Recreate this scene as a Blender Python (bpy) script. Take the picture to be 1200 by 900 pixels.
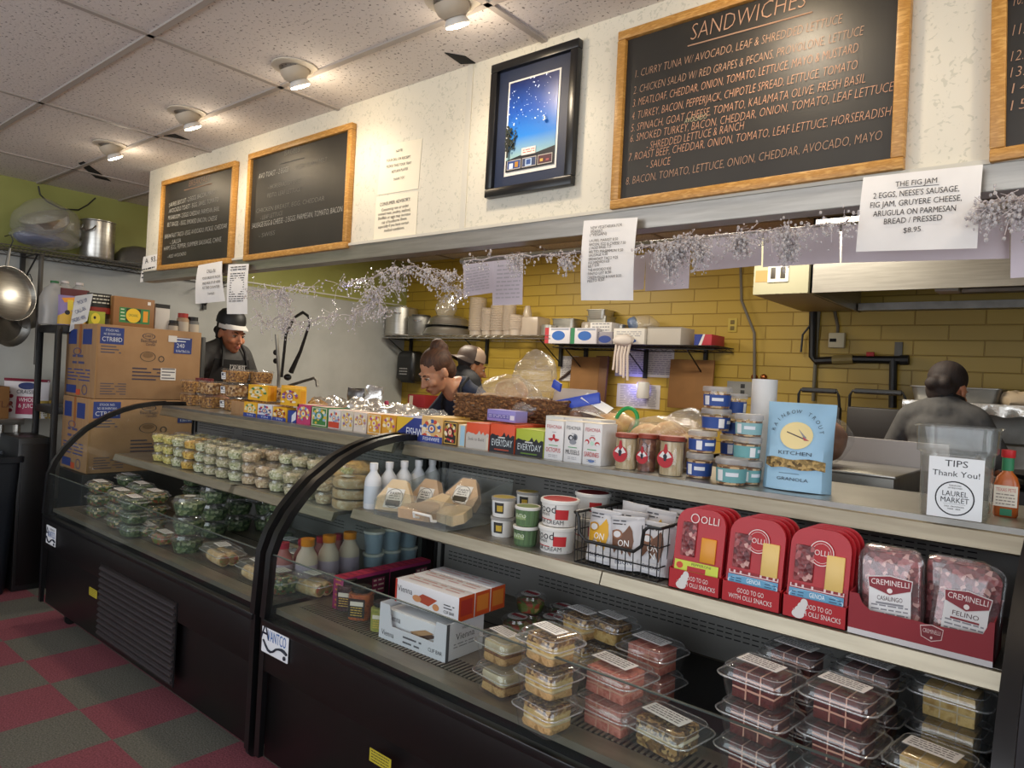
import bpy, bmesh, math, random
from mathutils import Vector, Matrix, noise
random.seed(7)
for o in list(bpy.data.objects): bpy.data.objects.remove(o)
SC=bpy.context.scene; COL=SC.collection; R=math.radians; PI=math.pi
# ------------------------------------------------------------ camera
EYE=Vector((0,0,1.55)); FOC=832.0
YAW,PIT,ROL=.69568697,-.0054594,.05536339
FW=Vector((-math.sin(YAW)*math.cos(PIT),math.cos(YAW)*math.cos(PIT),math.sin(PIT)))
_r=Vector((math.cos(YAW),math.sin(YAW),0)); _u=_r.cross(FW)
RT=_r*math.cos(ROL)+_u*math.sin(ROL); UP=_u*math.cos(ROL)-_r*math.sin(ROL)
cd=bpy.data.cameras.new('camera'); cam=bpy.data.objects.new('camera',cd); COL.objects.link(cam)
cd.sensor_width=36; cd.lens=FOC*36/1200; cd.clip_start=.02
cam.matrix_world=Matrix((RT,UP,-FW)).transposed().to_4x4(); cam.location=EYE
SC.camera=cam
# ------------------------------------------------------------ light and exposure
SC.view_settings.view_transform='Standard'; SC.view_settings.look='None'; SC.view_settings.gamma=1
SC.view_settings.use_curve_mapping=False; SC.view_settings.exposure=-.20
SC.cycles.transparent_max_bounces=32; SC.cycles.max_bounces=7; SC.cycles.caustics_reflective=False; SC.cycles.caustics_refractive=False
SC.cycles.sample_clamp_indirect=4
W=bpy.data.worlds.new('sky'); SC.world=W; W.use_nodes=True
W.node_tree.nodes['Background'].inputs[0].default_value=(.62,.75,1,1); W.node_tree.nodes['Background'].inputs[1].default_value=1.0
def lamp(name,kind,loc,power,col,aim=None,parent=None,**k):
    d=bpy.data.lights.new(name,kind); d.energy=power; d.color=col
    for a,b in k.items(): setattr(d,a,b)
    o=bpy.data.objects.new(name,d); COL.objects.link(o); o.location=loc
    if aim is not None: o.rotation_euler=(Vector(aim)-Vector(loc)).to_track_quat('-Z','Y').to_euler()
    if parent: o.parent=parent
    return o
DAY=(.95,.97,1.0); WARM=(1,.85,.66); TUBE=(1,.90,.74)
lamp('daylight_shopfront','AREA',(-2.2,-2.85,1.75),120,DAY,aim=(-2.2,0,2.05),shape='RECTANGLE',size=5.5,size_y=2.0)
lamp('daylight_side_window','AREA',(2.35,-.4,1.7),70,DAY,aim=(0,.4,1.1),shape='RECTANGLE',size=3.0,size_y=1.8)
lamp('kitchen_tube_light_west','AREA',(-4.3,3.9,2.78),72,TUBE,aim=(-4.3,3.9,0),shape='RECTANGLE',size=1.2,size_y=.3)
lamp('kitchen_tube_light_east','AREA',(-1.6,3.7,2.78),66,TUBE,aim=(-1.6,3.7,0),shape='RECTANGLE',size=1.2,size_y=.3)
SPOT_W=13
# ------------------------------------------------------------ helpers
ZT,ZM,ZD,ZC,KF=1.262,1.0,.66,2.84,.15     # counter top, middle shelf, lower deck, ceiling, kitchen floor
def P(px,py,X=None,Y=None,Z=None):
    d=FW+RT*((px-600)/FOC)-UP*((py-450)/FOC)
    t=X/d.x if X is not None else Y/d.y if Y is not None else (Z-EYE.z)/d.z
    return EYE+d*t
def depth(p): return (Vector(p)-EYE).dot(FW)
def span(px0,px1,py,Y):
    a=P(px0,py,Y=Y); b=P(px1,py,Y=Y); return (a.x+b.x)/2,abs(b.x-a.x)
def lin(h):
    h=h.lstrip('#'); c=[int(h[i:i+2],16)/255 for i in (0,2,4)]
    return [x/12.92 if x<=.04045 else ((x+.055)/1.055)**2.4 for x in c]
MT={}
def mk(n,hexc,r=.5,m=0.0,var=None,bump=None,scale=20,voro=False,coat=0,emit=0,spec=.5,stretch=None,alpha=1,sss=0):
    """procedural principled material; var = second colour mixed by noise, bump = strength"""
    M=bpy.data.materials.new(n); M.use_nodes=True; nt=M.node_tree; b=nt.nodes['Principled BSDF']; L=nt.links.new
    c=lin(hexc)+[1]
    b.inputs['Base Color'].default_value=c; b.inputs['Roughness'].default_value=r; b.inputs['Metallic'].default_value=m
    b.inputs['Specular IOR Level'].default_value=spec; b.inputs['Coat Weight'].default_value=coat; b.inputs['Alpha'].default_value=alpha
    if emit: b.inputs['Emission Color'].default_value=c; b.inputs['Emission Strength'].default_value=emit
    if sss: b.inputs['Subsurface Weight'].default_value=sss; b.inputs['Subsurface Scale'].default_value=.01
    if var or bump:
        tc=nt.nodes.new('ShaderNodeTexCoord'); mp=nt.nodes.new('ShaderNodeMapping'); L(tc.outputs['Object'],mp.inputs[0])
        if stretch: mp.inputs['Scale'].default_value=stretch
        if voro: t=nt.nodes.new('ShaderNodeTexVoronoi'); t.inputs['Scale'].default_value=scale; fac=t.outputs['Color']
        else: t=nt.nodes.new('ShaderNodeTexNoise'); t.inputs['Scale'].default_value=scale; t.inputs['Detail'].default_value=5; fac=t.outputs[0]
        L(mp.outputs[0],t.inputs['Vector'])
        if var:
            rp=nt.nodes.new('ShaderNodeValToRGB'); L(fac,rp.inputs[0]); cols=[hexc]+(var if isinstance(var,list) else [var])
            lo,hi=(.2,.8) if voro else (.36,.64)
            rp.color_ramp.elements[0].position=lo; rp.color_ramp.elements[1].position=hi
            for i in range(len(cols)-2): rp.color_ramp.elements.new(lo+(hi-lo)*(i+1)/(len(cols)-1))
            for e,cc in zip(rp.color_ramp.elements,cols): e.color=lin(cc)+[1]
            if voro: rp.color_ramp.interpolation='CONSTANT'
            L(rp.outputs[0],b.inputs['Base Color'])
        if bump:
            bp=nt.nodes.new('ShaderNodeBump'); bp.inputs['Strength'].default_value=bump; bp.inputs['Distance'].default_value=.004
            L(t.outputs['Distance'] if voro else t.outputs[0],bp.inputs['Height']); L(bp.outputs[0],b.inputs['Normal'])
    MT[n]=M; return M
def mkclear(n,hexc='#ffffff',base=.06,body=.04,r=.05,bodycol='#dfe6ea',bump=0,edge=.45):
    """thin clear plastic or glass: transparent, with a fresnel gloss and a trace of body colour"""
    M=bpy.data.materials.new(n); M.use_nodes=True; nt=M.node_tree; nt.nodes.clear(); L=nt.links.new; N=nt.nodes.new
    out=N('ShaderNodeOutputMaterial'); tr=N('ShaderNodeBsdfTransparent'); tr.inputs[0].default_value=lin(hexc)+[1]
    df=N('ShaderNodeBsdfDiffuse'); df.inputs[0].default_value=lin(bodycol)+[1]
    gl=N('ShaderNodeBsdfGlossy'); gl.inputs['Roughness'].default_value=r
    m1=N('ShaderNodeMixShader'); m1.inputs[0].default_value=body; L(tr.outputs[0],m1.inputs[1]); L(df.outputs[0],m1.inputs[2])
    fr=N('ShaderNodeLayerWeight'); fr.inputs['Blend'].default_value=.5; pw=N('ShaderNodeMath'); pw.operation='POWER'; pw.inputs[1].default_value=4; L(fr.outputs['Facing'],pw.inputs[0])
    ad=N('ShaderNodeMath'); ad.operation='MULTIPLY_ADD'; ad.inputs[1].default_value=edge; ad.inputs[2].default_value=base; L(pw.outputs[0],ad.inputs[0])
    m2=N('ShaderNodeMixShader'); L(ad.outputs[0],m2.inputs[0]); L(m1.outputs[0],m2.inputs[1]); L(gl.outputs[0],m2.inputs[2]); L(m2.outputs[0],out.inputs[0])
    if bump:
        t=N('ShaderNodeTexNoise'); t.inputs['Scale'].default_value=28; t.inputs['Detail'].default_value=4; tc=N('ShaderNodeTexCoord'); L(tc.outputs['Object'],t.inputs['Vector'])
        bp=N('ShaderNodeBump'); bp.inputs['Strength'].default_value=bump; bp.inputs['Distance'].default_value=.02; L(t.outputs[0],bp.inputs['Height'])
        for s in (gl,df,fr): L(bp.outputs[0],s.inputs['Normal'])
    MT[n]=M; return M
def MATL(n):
    if n in MT: return MT[n]
    if n[0]=='#': return mk(n,n,.55)
    if n[:2]=='g#': return mk(n,n[1:],.35,spec=.35)
    if n[:2]=='m#': return mk(n,n[1:],.3,1)
    raise KeyError(n)
_tc={}
def text_geo(s,thin=0.0):
    k=(s,thin)
    if k not in _tc:
        c=bpy.data.curves.new('t','FONT'); c.body=s; c.size=1; c.resolution_u=2; c.offset=thin
        o=bpy.data.objects.new('t',c); me=bpy.data.meshes.new_from_object(o)
        vs=[v.co.copy() for v in me.vertices]; fs=[tuple(p.vertices) for p in me.polygons]
        w=max((v.x for v in vs),default=.1)
        bpy.data.objects.remove(o); bpy.data.curves.remove(c); bpy.data.meshes.remove(me)
        _tc[k]=(vs,fs,w)
    return _tc[k]
_bx={}
def rbox(d,bev,seg=2):
    k=(tuple(round(x,5) for x in d),round(bev,5),seg)
    if k not in _bx:
        bm=bmesh.new(); bmesh.ops.create_cube(bm,size=1)
        for v in bm.verts: v.co=Vector((v.co.x*d[0],v.co.y*d[1],v.co.z*d[2]))
        if bev>0: bmesh.ops.bevel(bm,geom=list(bm.edges),offset=min(bev,min(d)*.45),segments=seg,affect='EDGES',profile=.5)
        bm.verts.index_update()
        _bx[k]=([v.co.copy() for v in bm.verts],[tuple(v.index for v in f.verts) for f in bm.faces]); bm.free()
    return _bx[k]
def rrect(w,d,r,n=5,cx=0,cy=0):
    r=min(r,w/2-1e-4,d/2-1e-4); o=[]
    for (sx,sy,a0) in ((1,1,0),(-1,1,90),(-1,-1,180),(1,-1,270)):
        for i in range(n+1):
            a=R(a0+90*i/n); o.append((cx+sx*(w/2-r)+r*math.cos(a),cy+sy*(d/2-r)+r*math.sin(a)))
    return o
def face(o,x,y):
    """matrix whose XY plane is spanned by x (right) and y (up) from o; z points out of the face"""
    x=Vector(x).normalized(); z=x.cross(Vector(y)).normalized(); y=z.cross(x)
    M=Matrix((x,y,z)).transposed().to_4x4(); M.translation=Vector(o); return M
def TR(x,y,z,rz=0,rx=0,ry=0,s=1):
    return Matrix.Translation((x,y,z))@Matrix.Rotation(rz,4,'Z')@Matrix.Rotation(ry,4,'Y')@Matrix.Rotation(rx,4,'X')@Matrix.Diagonal((s,s,s,1))
class MB:
    def __init__(s): s.v=[]; s.f=[]; s.mi=[]; s.ms=[]
    def slot(s,m):
        if m not in s.ms: s.ms.append(m)
        return s.ms.index(m)
    def add(s,vs,fs,m,M=None):
        b=len(s.v); k=s.slot(m)
        s.v+=[(M@Vector(v)) if M else Vector(v) for v in vs]
        for f in fs: s.f.append([i+b for i in f]); s.mi.append(k)
        return s
    def box(s,c,d,m,bev=0,M=None,seg=2):
        vs,fs=rbox(d,bev,seg); T=Matrix.Translation(c); return s.add(vs,fs,m,(M@T) if M else T)
    def loft(s,loops,m,M=None,cap0=True,cap1=True,close=True):
        n=len(loops[0]); vs=[p for l in loops for p in l]; fs=[]
        for i in range(len(loops)-1):
            for j in range(n if close else n-1):
                a=i*n+j; b=i*n+(j+1)%n; fs.append((a,b,b+n,a+n))
        if cap0: fs.append(tuple(range(n-1,-1,-1)))
        if cap1: fs.append(tuple(range((len(loops)-1)*n,len(loops)*n)))
        return s.add(vs,fs,m,M)
    def lathe(s,prof,m,n=20,M=None,cap0=True,cap1=True):
        return s.loft([[(r*math.cos(2*PI*i/n),r*math.sin(2*PI*i/n),z) for i in range(n)] for r,z in prof],m,M,cap0,cap1)
    def tube(s,pts,r,m,n=8,closed=False,M=None):
        pts=[Vector(p) for p in pts]; L=[]; N=len(pts)
        for i,p in enumerate(pts):
            a=pts[i-1] if (i or closed) else p; b=pts[(i+1)%N] if (i<N-1 or closed) else p
            t=(b-a).normalized(); ref=Vector((0,0,1)) if abs(t.z)<.9 else Vector((1,0,0))
            if i: ref=pu
            u=(ref-t*ref.dot(t)).normalized(); pu=u; w=t.cross(u); rr=r[i] if isinstance(r,(list,tuple)) else r
            L.append([p+(u*math.cos(2*PI*k/n)+w*math.sin(2*PI*k/n))*rr for k in range(n)])
        if closed: L.append(L[0])
        return s.loft(L,m,M,not closed,not closed)
    def ell(s,c,r,m,n=14,k=9,M=None):
        r=(r,r,r) if isinstance(r,(int,float)) else r
        L=[[(c[0]+r[0]*math.sin(PI*j/k)*math.cos(2*PI*i/n),c[1]+r[1]*math.sin(PI*j/k)*math.sin(2*PI*i/n),c[2]-r[2]*math.cos(PI*j/k)) for i in range(n)] for j in range(k+1)]
        L[0]=[(c[0]+(x-c[0])+1e-5*math.cos(2*PI*i/n),c[1]+1e-5*math.sin(2*PI*i/n),c[2]-r[2]) for i,(x,_,_) in enumerate(L[0])]
        L[-1]=[(c[0]+1e-5*math.cos(2*PI*i/n),c[1]+1e-5*math.sin(2*PI*i/n),c[2]+r[2]) for i in range(n)]
        return s.loft(L,m,M)
    def prism(s,poly,z0,z1,m,M=None):
        return s.loft([[(x,y,z0) for x,y in poly],[(x,y,z1) for x,y in poly]],m,M)
    def text(s,t,M,h,m,align='l',width=None,shear=0,thin=0.0):
        vs,fs,w=text_geo(t,thin); sc=h/.69; sx=sc if width is None else width/w
        ox={'l':0,'c':-w*sx/2,'r':-w*sx}[align]
        return s.add([(v.x*sx+ox+shear*v.y*sc,v.y*sc,0) for v in vs],fs,m,M)
    def pr(s,M,w,h,specs,z0=.0006):
        """print on a face: coordinates are fractions of w and h from the lower left"""
        for i,q in enumerate(specs):
            k=q[0]; T=M@Matrix.Translation((0,0,z0+i*.00012))
            if k=='r': x0,y0,x1,y1=q[1:5]; s.add([(x0*w,y0*h,0),(x1*w,y0*h,0),(x1*w,y1*h,0),(x0*w,y1*h,0)],[(0,1,2,3)],q[5],T)
            elif k=='e': s.add([(q[1]*w+q[3]*w*math.cos(a*PI/12),q[2]*h+q[4]*h*math.sin(a*PI/12),0) for a in range(24)],[tuple(range(24))],q[5],T)
            elif k=='p': s.add([(x*w,y*h,0) for x,y in q[1]],[tuple(range(len(q[1])))],q[2],T)
            elif k=='o':   # ring
                n=32; a=[(q[1]*w+q[3]*w*t*math.cos(2*PI*j/n),q[2]*h+q[4]*h*t*math.sin(2*PI*j/n),0) for t in (1,1-q[6]) for j in range(n)]
                s.add(a,[(j,(j+1)%n,n+(j+1)%n,n+j) for j in range(n)],q[5],T)
            elif k=='t': s.text(q[1],T@Matrix.Translation((q[2]*w,q[3]*h,0)),q[4]*h,q[5],q[6] if len(q)>6 else 'c',q[7]*w if len(q)>7 and q[7] else None)
            elif k=='T': s.text(q[1],T@Matrix.Translation((q[2]*w,q[3]*h,0))@Matrix.Rotation(q[6],4,'Z'),q[4],q[5],'c')
            elif k=='l':   # faint rows of small print: x0,x1,ytop,ybot,rows
                x0,x1,yt,yb,n=q[1:6]; rnd=random.Random(int(x0*97+n*13+yt*31))
                for j in range(n):
                    y=yt+(yb-yt)*j/max(1,n-1); x=x0
                    while x<x1-.01:
                        l=min(rnd.uniform(.03,.11)*(q[7] if len(q)>7 else 1),x1-x); hh=abs(yt-yb)/max(1,n-1)*.36*h if n>1 else .03*h
                        s.add([(x*w,y*h,0),((x+l)*w,y*h,0),((x+l)*w,y*h+hh,0),(x*w,y*h+hh,0)],[(0,1,2,3)],q[6],T); x+=l+.018*(q[7] if len(q)>7 else 1)
        return s
    def crumple(s,amp,freq,seed=0,keep=None):
        """push every vertex along a noise field (crinkled film, foil, food)"""
        off=Vector((seed*7.3,seed*3.1,seed*1.7))
        for i,v in enumerate(s.v):
            if keep and keep(v): continue
            s.v[i]=v+noise.noise_vector(v*freq+off)*amp
        return s
    def build(s,name,parent=None,loc=None,rz=0,smooth=35,rot=None):
        me=bpy.data.meshes.new(name); me.from_pydata([tuple(v) for v in s.v],[],s.f)
        for m in s.ms: me.materials.append(MATL(m))
        me.polygons.foreach_set('material_index',s.mi)
        me.validate(); me.update()
        if smooth: 
            me.polygons.foreach_set('use_smooth',[True]*len(me.polygons)); me.set_sharp_from_angle(angle=R(smooth))
        o=bpy.data.objects.new(name,me); COL.objects.link(o)
        if parent: o.parent=parent
        if loc is not None: o.location=loc
        o.rotation_euler=rot or (0,0,rz); return o
def tag(o,label,cat,group=None,kind=None):
    o['label']=label; o['category']=cat
    if group: o['group']=group
    if kind: o['kind']=kind
    return o
def thing(name,label,cat,loc,rz=0,group=None,rot=None):
    o=bpy.data.objects.new(name,None); COL.objects.link(o); o.empty_display_size=.05; o.location=loc; o.rotation_euler=rot or (0,0,rz)
    return tag(o,label,cat,group)
def dup(root,loc,rz=None,label=None,group=None):
    r=root.copy(); COL.objects.link(r); r.location=loc
    if rz is not None: r.rotation_euler=(0,0,rz)
    if label: r['label']=label
    if group: r['group']=group
    for ch in list(root.children):
        c=ch.copy(); COL.objects.link(c); c.parent=r
        for g in list(ch.children):
            d=g.copy(); COL.objects.link(d); d.parent=c
    return r
def struct(o): o['kind']='structure'; return o
# ------------------------------------------------------------ materials
mk('steel','#c6c3bb',.3,.88,var='#b7b4ac',scale=6,stretch=(1,1,14)); mk('steel_lip','#b5ad99',.42,.9,var='#a69e8b',scale=9,stretch=(.6,6,6))
mk('steel_dull','#96948e',.42,.85,var='#85837d',scale=9,bump=.05); mk('deck_steel','#8f8778',.4,.55,var='#7f786b',scale=5,stretch=(1,6,1))
mk('chrome','#d8d8d8',.12,1); mk('foil','#dbd9d4',.24,.75,bump=.9,scale=26); mk('copper','#a4643a',.3,1)
mk('black_case','#0b0a0b',.38,var='#0e0b0c',scale=3,spec=.4); mk('end_grey','#3d3f45',.5); mk('black_frame','#111113',.3,spec=.5); mk('black_metal','#141414',.45); mk('black_plastic','#191a1b',.35)
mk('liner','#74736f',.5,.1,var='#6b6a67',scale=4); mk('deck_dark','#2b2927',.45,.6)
mk('dark','#080808',.8); mk('oak','#bd8c46',.42,var=['#a97836','#c99a55'],scale=9,stretch=(3,3,14)); mk('slate','#24221e',.42,var='#2e2b26',scale=2.2,spec=.5)
mk('chalk','#b48e74',.9); mk('chalk_white','#b9b7ae',.9); mk('chalk_pink','#c79678',.9); mk('chalk_dim','#84827a',.9)
mk('paper','#e9e6e2',.7,var='#e2dfdb',scale=8); mk('paper_cream','#e8dfc8',.7); mk('paper_lilac','#d9cdd3',.7,var='#d2c6cd',scale=5)
mk('ink','#2a2a30',.8); mk('kraft','#a17e58',.8,var='#987550',scale=7,stretch=(10,1,1)); mk('kraft_dark','#8b6236',.8,var='#7e5930',scale=5); mk('tape','#b28f5e',.3)
mk('blue_ink','#25366f',.7); mk('yellow_paint','#b79a2c',.4,var='#ab8f27',scale=3); mk('white_plastic','#e2e0da',.4); mk('frost','#dcdad6',.5)
mk('skin','#b97d5d',.5,sss=.12,var='#ae7152',scale=7); mk('skin_light','#c69273',.5,sss=.12,var='#bb8566',scale=7); mk('skin_tan','#a4714e',.5,sss=.12)
mk('hair_dark','#1c1412',.75,var='#2a1d18',scale=30,stretch=(8,1,1)); mk('hair_brown','#3b2519',.65,var='#5a3a26',scale=22,stretch=(10,1,1))
mk('tee_grey','#4b4a49',.85,var='#434241',scale=30); mk('tee_navy','#1a2236',.85,var='#202a40',scale=20); mk('tee_black','#17171a',.85); mk('apron','#0f0f11',.8); mk('jeans','#27314a',.85)
mk('lip','#9c5548',.4); mk('eye_white','#bfb0a4',.25); mk('eye_dark','#1d120c',.2)
mk('wicker','#7a5230',.6,var=['#4a2e19','#9a6d42'],scale=60); mk('bread','#c58f4c',.7,var=['#e0b878','#b07a3c'],scale=14,bump=.4); mk('bread_brown','#6c3f22',.65,var='#8a5730',scale=18,bump=.4); mk('bread_pale','#dfb574',.7,var=['#cf9c54','#e8c98f'],scale=16,bump=.4)
mk('black_bag','#0d0d0f',.25,bump=.8,scale=20)
mk('bin','#141a22',.5); mk('granola','#9a6c35',.7,var=['#c99a55','#6b4420','#b98440'],scale=90,voro=True,bump=.9); mk('nuts','#b58a50',.6,var=['#8a5a2c','#d9b88a','#6d4a2a'],scale=70,voro=True,bump=.9); mk('cranberry','#3c1216',.5,var='#5a1c20',scale=80,voro=True,bump=.8)
for n,c in dict(egg=['#c9b95a','#e2d98c','#9aa04a'],tuna=['#cfc7a2','#a8a67a','#e6e0c6'],slaw=['#b9bf90','#dfe0c2','#7f8a55'],curry=['#cfa33a','#e0c060','#a57c2a'],chick=['#d6c49c','#b79d78','#e9dcc0']).items():
    mk('salad_'+n,c[0],.5,var=c[1:],scale=130,voro=True,bump=.8)
mk('greens','#36502c',.5,var=['#50683a','#223a1e','#6f8158','#98a384'],scale=75,voro=True,bump=.9)
mk('greens_mix','#5b6f35',.5,var=['#8b4a2a','#a8a46a','#33502a','#c9b98a'],scale=80,voro=True,bump=.9)
mk('cake_cream','#dfd3b2',.6,var='#cbb98e',scale=20,bump=.2); mk('cake_brown','#6b4526',.75,var=['#8d6138','#4c2e18'],scale=60,bump=.6); mk('cake_tan','#b48c56',.75,var=['#cda66c','#94703e'],scale=60,bump=.5)
mk('cake_pink','#c06a58',.7,var=['#cf8270','#a85242'],scale=50,bump=.4); mk('cake_red','#4a1310',.7,var=['#611c18','#350d0c'],scale=50,bump=.5); mk('pink_cream','#d8a58e',.6); mk('cake_yellow','#cfae62',.7,var=['#dcc07c','#b8924a'],scale=45,bump=.4)
mk('crumb','#7d5a30',.7,var=['#a88148','#4e3419','#c2a066','#66451f'],scale=110,voro=True,bump=1.0)
mk('salami','#7b3436',.4,var=['#a2585a','#5d2226','#c99a92'],scale=90,voro=True,bump=.5); mk('cheese','#e6c678',.4,var='#dcb968',scale=6); mk('cheddar','#e09a28',.4,var='#d48c1f',scale=7); mk('cracker','#c99c62',.6)
mk('tortilla','#d8bc8c',.6,var=['#c9a56c','#e4cda2'],scale=30,bump=.3); mk('wrap_fill','#8a6a3a',.6,var=['#6b7d35','#a84a30','#c9a86a'],scale=60,voro=True)
mk('cheese_wedge','#d9bd8d',.5,var='#e3cba0',scale=10); mk('film_tan','#c9a982',.35,var='#b8966c',scale=12)
mk('seed','#8b7446',.7,var=['#b79a62','#5d4a2b','#a08550'],scale=120,voro=True,bump=.8); mk('sauce','#b5602a',.25,var='#9c4a1e',scale=12)
mk('meat_jar','#6b3a2c',.35,var=['#8a5a42','#4e2a22'],scale=60,voro=True); mk('fish_jar','#c9b690',.3,var=['#b09a72','#d8c8a4'],scale=8,stretch=(9,9,1))
mk('bulb','#ffe2b0',.4,emit=60); mk('uv_tube','#6a6aff',.4,emit=3)
mk('print_sky','#123a86',.5); mk('label_white','#f1f0ee',.5)
mkclear('clear',body=.025,base=.06,edge=.6,r=.07); mkclear('clear_lid',body=.045,base=.08,r=.09,edge=.6); mkclear('glass',hexc='#f8fbfa',base=.018,body=.006,r=.01,edge=.35); mkclear('acrylic',body=.07,base=.04,hexc='#f7f8f5')
mkclear('clear_rim',body=.22,base=.16,r=.08,edge=.6,bodycol='#f2f5f6'); mkclear('frosted',body=.42,base=.03,r=.3,bodycol='#c9c8c6'); mkclear('bag_clear',body=.15,base=.07,r=.15,bump=.6,edge=.25,bodycol='#ece9e4'); mkclear('film',body=.07,base=.04,r=.12,bump=.5,edge=.2); mkclear('cup_stack',body=.5,base=.04,r=.25,bodycol='#d8c9b8'); mkclear('tinted',body=.2,base=.05,bodycol='#9a948a',r=.1)
mkclear('crystal',hexc='#f8f6f8',body=.38,base=.25,r=.05,bodycol='#fbf8f8')
# ============================================================ the setting
def nodes(n):
    M=bpy.data.materials.new(n); M.use_nodes=True; MT[n]=M; nt=M.node_tree; return nt,nt.nodes['Principled BSDF'],nt.nodes.new,nt.links.new
def mixc(N,L,fac,a,b,bt='MIX'):
    m=N('ShaderNodeMix'); m.data_type='RGBA'; m.blend_type=bt
    for s,v in ((0,fac),(6,a),(7,b)):
        if isinstance(v,(float,int)): m.inputs[s].default_value=v
        elif isinstance(v,(list,tuple)): m.inputs[s].default_value=v
        else: L(v,m.inputs[s])
    return m.outputs[2]
# carpet squares
nt,b,N,L=nodes('carpet'); tc=N('ShaderNodeTexCoord'); mp=N('ShaderNodeMapping'); mp.inputs['Location'].default_value=(3.39+3.6,-1.22+3.6,.5); L(tc.outputs['Object'],mp.inputs[0])
ck=N('ShaderNodeTexChecker'); ck.inputs['Scale'].default_value=1/.36; L(mp.outputs[0],ck.inputs['Vector']); ck.inputs[1].default_value=lin('#9c5a63')+[1]; ck.inputs[2].default_value=lin('#7c7a70')+[1]
nz=N('ShaderNodeTexNoise'); nz.inputs['Scale'].default_value=140; nz.inputs['Detail'].default_value=3; L(tc.outputs['Object'],nz.inputs['Vector'])
rp=N('ShaderNodeValToRGB'); L(nz.outputs[0],rp.inputs[0]); rp.color_ramp.elements[0].position=.3; rp.color_ramp.elements[0].color=(.35,.35,.35,1); rp.color_ramp.elements[1].position=.7; rp.color_ramp.elements[1].color=(1,1,1,1)
L(mixc(N,L,.8,ck.outputs[0],rp.outputs[0],'MULTIPLY'),b.inputs['Base Color']); b.inputs['Roughness'].default_value=.95; b.inputs['Specular IOR Level'].default_value=.15
bp=N('ShaderNodeBump'); bp.inputs['Strength'].default_value=.5; bp.inputs['Distance'].default_value=.004; L(nz.outputs[0],bp.inputs['Height']); L(bp.outputs[0],b.inputs['Normal'])
# painted block wall
nt,b,N,L=nodes('block_wall'); tc=N('ShaderNodeTexCoord'); sx=N('ShaderNodeSeparateXYZ'); cx=N('ShaderNodeCombineXYZ'); L(tc.outputs['Object'],sx.inputs[0]); L(sx.outputs[0],cx.inputs[0]); L(sx.outputs[2],cx.inputs[1])
bk=N('ShaderNodeTexBrick'); bk.inputs['Scale'].default_value=1; bk.inputs['Brick Width'].default_value=.41; bk.inputs['Row Height'].default_value=.104; bk.inputs['Mortar Size'].default_value=.005; bk.inputs['Mortar Smooth'].default_value=.6
bk.inputs['Color1'].default_value=lin('#b6983a')+[1]; bk.inputs['Color2'].default_value=lin('#ad8f33')+[1]; bk.inputs['Mortar'].default_value=lin('#987a2a')+[1]; L(cx.outputs[0],bk.inputs['Vector']); L(bk.outputs[0],b.inputs['Base Color']); b.inputs['Roughness'].default_value=.42
bp=N('ShaderNodeBump'); bp.inputs['Strength'].default_value=.8; bp.inputs['Distance'].default_value=.006; bp.invert=True; L(bk.outputs[1],bp.inputs['Height']); L(bp.outputs[0],b.inputs['Normal'])
# mineral fibre ceiling tile
nt,b,N,L=nodes('ceiling_tile'); tc=N('ShaderNodeTexCoord'); nz=N('ShaderNodeTexNoise'); nz.inputs['Scale'].default_value=75; nz.inputs['Detail'].default_value=3; L(tc.outputs['Object'],nz.inputs['Vector'])
rp=N('ShaderNodeValToRGB'); L(nz.outputs[0],rp.inputs[0]); rp.color_ramp.elements[0].position=.33; rp.color_ramp.elements[0].color=lin('#7a716a')+[1]; rp.color_ramp.elements[1].position=.40; rp.color_ramp.elements[1].color=lin('#dcd4cd')+[1]
L(rp.outputs[0],b.inputs['Base Color']); b.inputs['Roughness'].default_value=.9; bp=N('ShaderNodeBump'); bp.inputs['Strength'].default_value=.5; bp.inputs['Distance'].default_value=.003; L(nz.outputs[0],bp.inputs['Height']); L(bp.outputs[0],b.inputs['Normal'])
# flecked wall covering of the bulkhead
nt,b,N,L=nodes('flecked'); tc=N('ShaderNodeTexCoord'); mp=N('ShaderNodeMapping'); mp.inputs['Scale'].default_value=(1,1,1.0); L(tc.outputs['Object'],mp.inputs[0]); nz=N('ShaderNodeTexNoise'); nz.inputs['Scale'].default_value=56; nz.inputs['Detail'].default_value=1.5; nz.inputs['Distortion'].default_value=1.2; L(mp.outputs[0],nz.inputs['Vector'])
rp=N('ShaderNodeValToRGB'); L(nz.outputs[0],rp.inputs[0]); rp.color_ramp.elements[0].position=.60; rp.color_ramp.elements[0].color=lin('#d6d0bf')+[1]; rp.color_ramp.elements[1].position=.66; rp.color_ramp.elements[1].color=lin('#c3bfae')+[1]
L(rp.outputs[0],b.inputs['Base Color']); b.inputs['Roughness'].default_value=.55
mk('green_paint','#a3a55c',.6,var='#9a9c54',scale=3); mk('frp','#b9bbb7',.35,var='#b0b2ae',scale=5,bump=.08); mk('olive_paint','#8f8a3a',.5); mk('wall_white','#cbc8be',.6)
XL,YB,XR,YF=-6.25,5.5,2.4,-3.0
def slab(name,x0,x1,y0,y1,z0,z1,m):
    return struct(MB().box(((x0+x1)/2,(y0+y1)/2,(z0+z1)/2),(x1-x0,y1-y0,z1-z0),m).build(name,smooth=0))
slab('floor',XL,XR,YF,YB,-.05,0,'carpet'); slab('floor_kitchen',XL,XR,2.62,YB,0,KF,'#7d4a3a')
slab('ceiling',XL,XR,YF,YB,ZC,ZC+.05,'ceiling_tile')
slab('wall_back',XL,XR,YB,YB+.1,0,ZC+.05,'block_wall')
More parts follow.
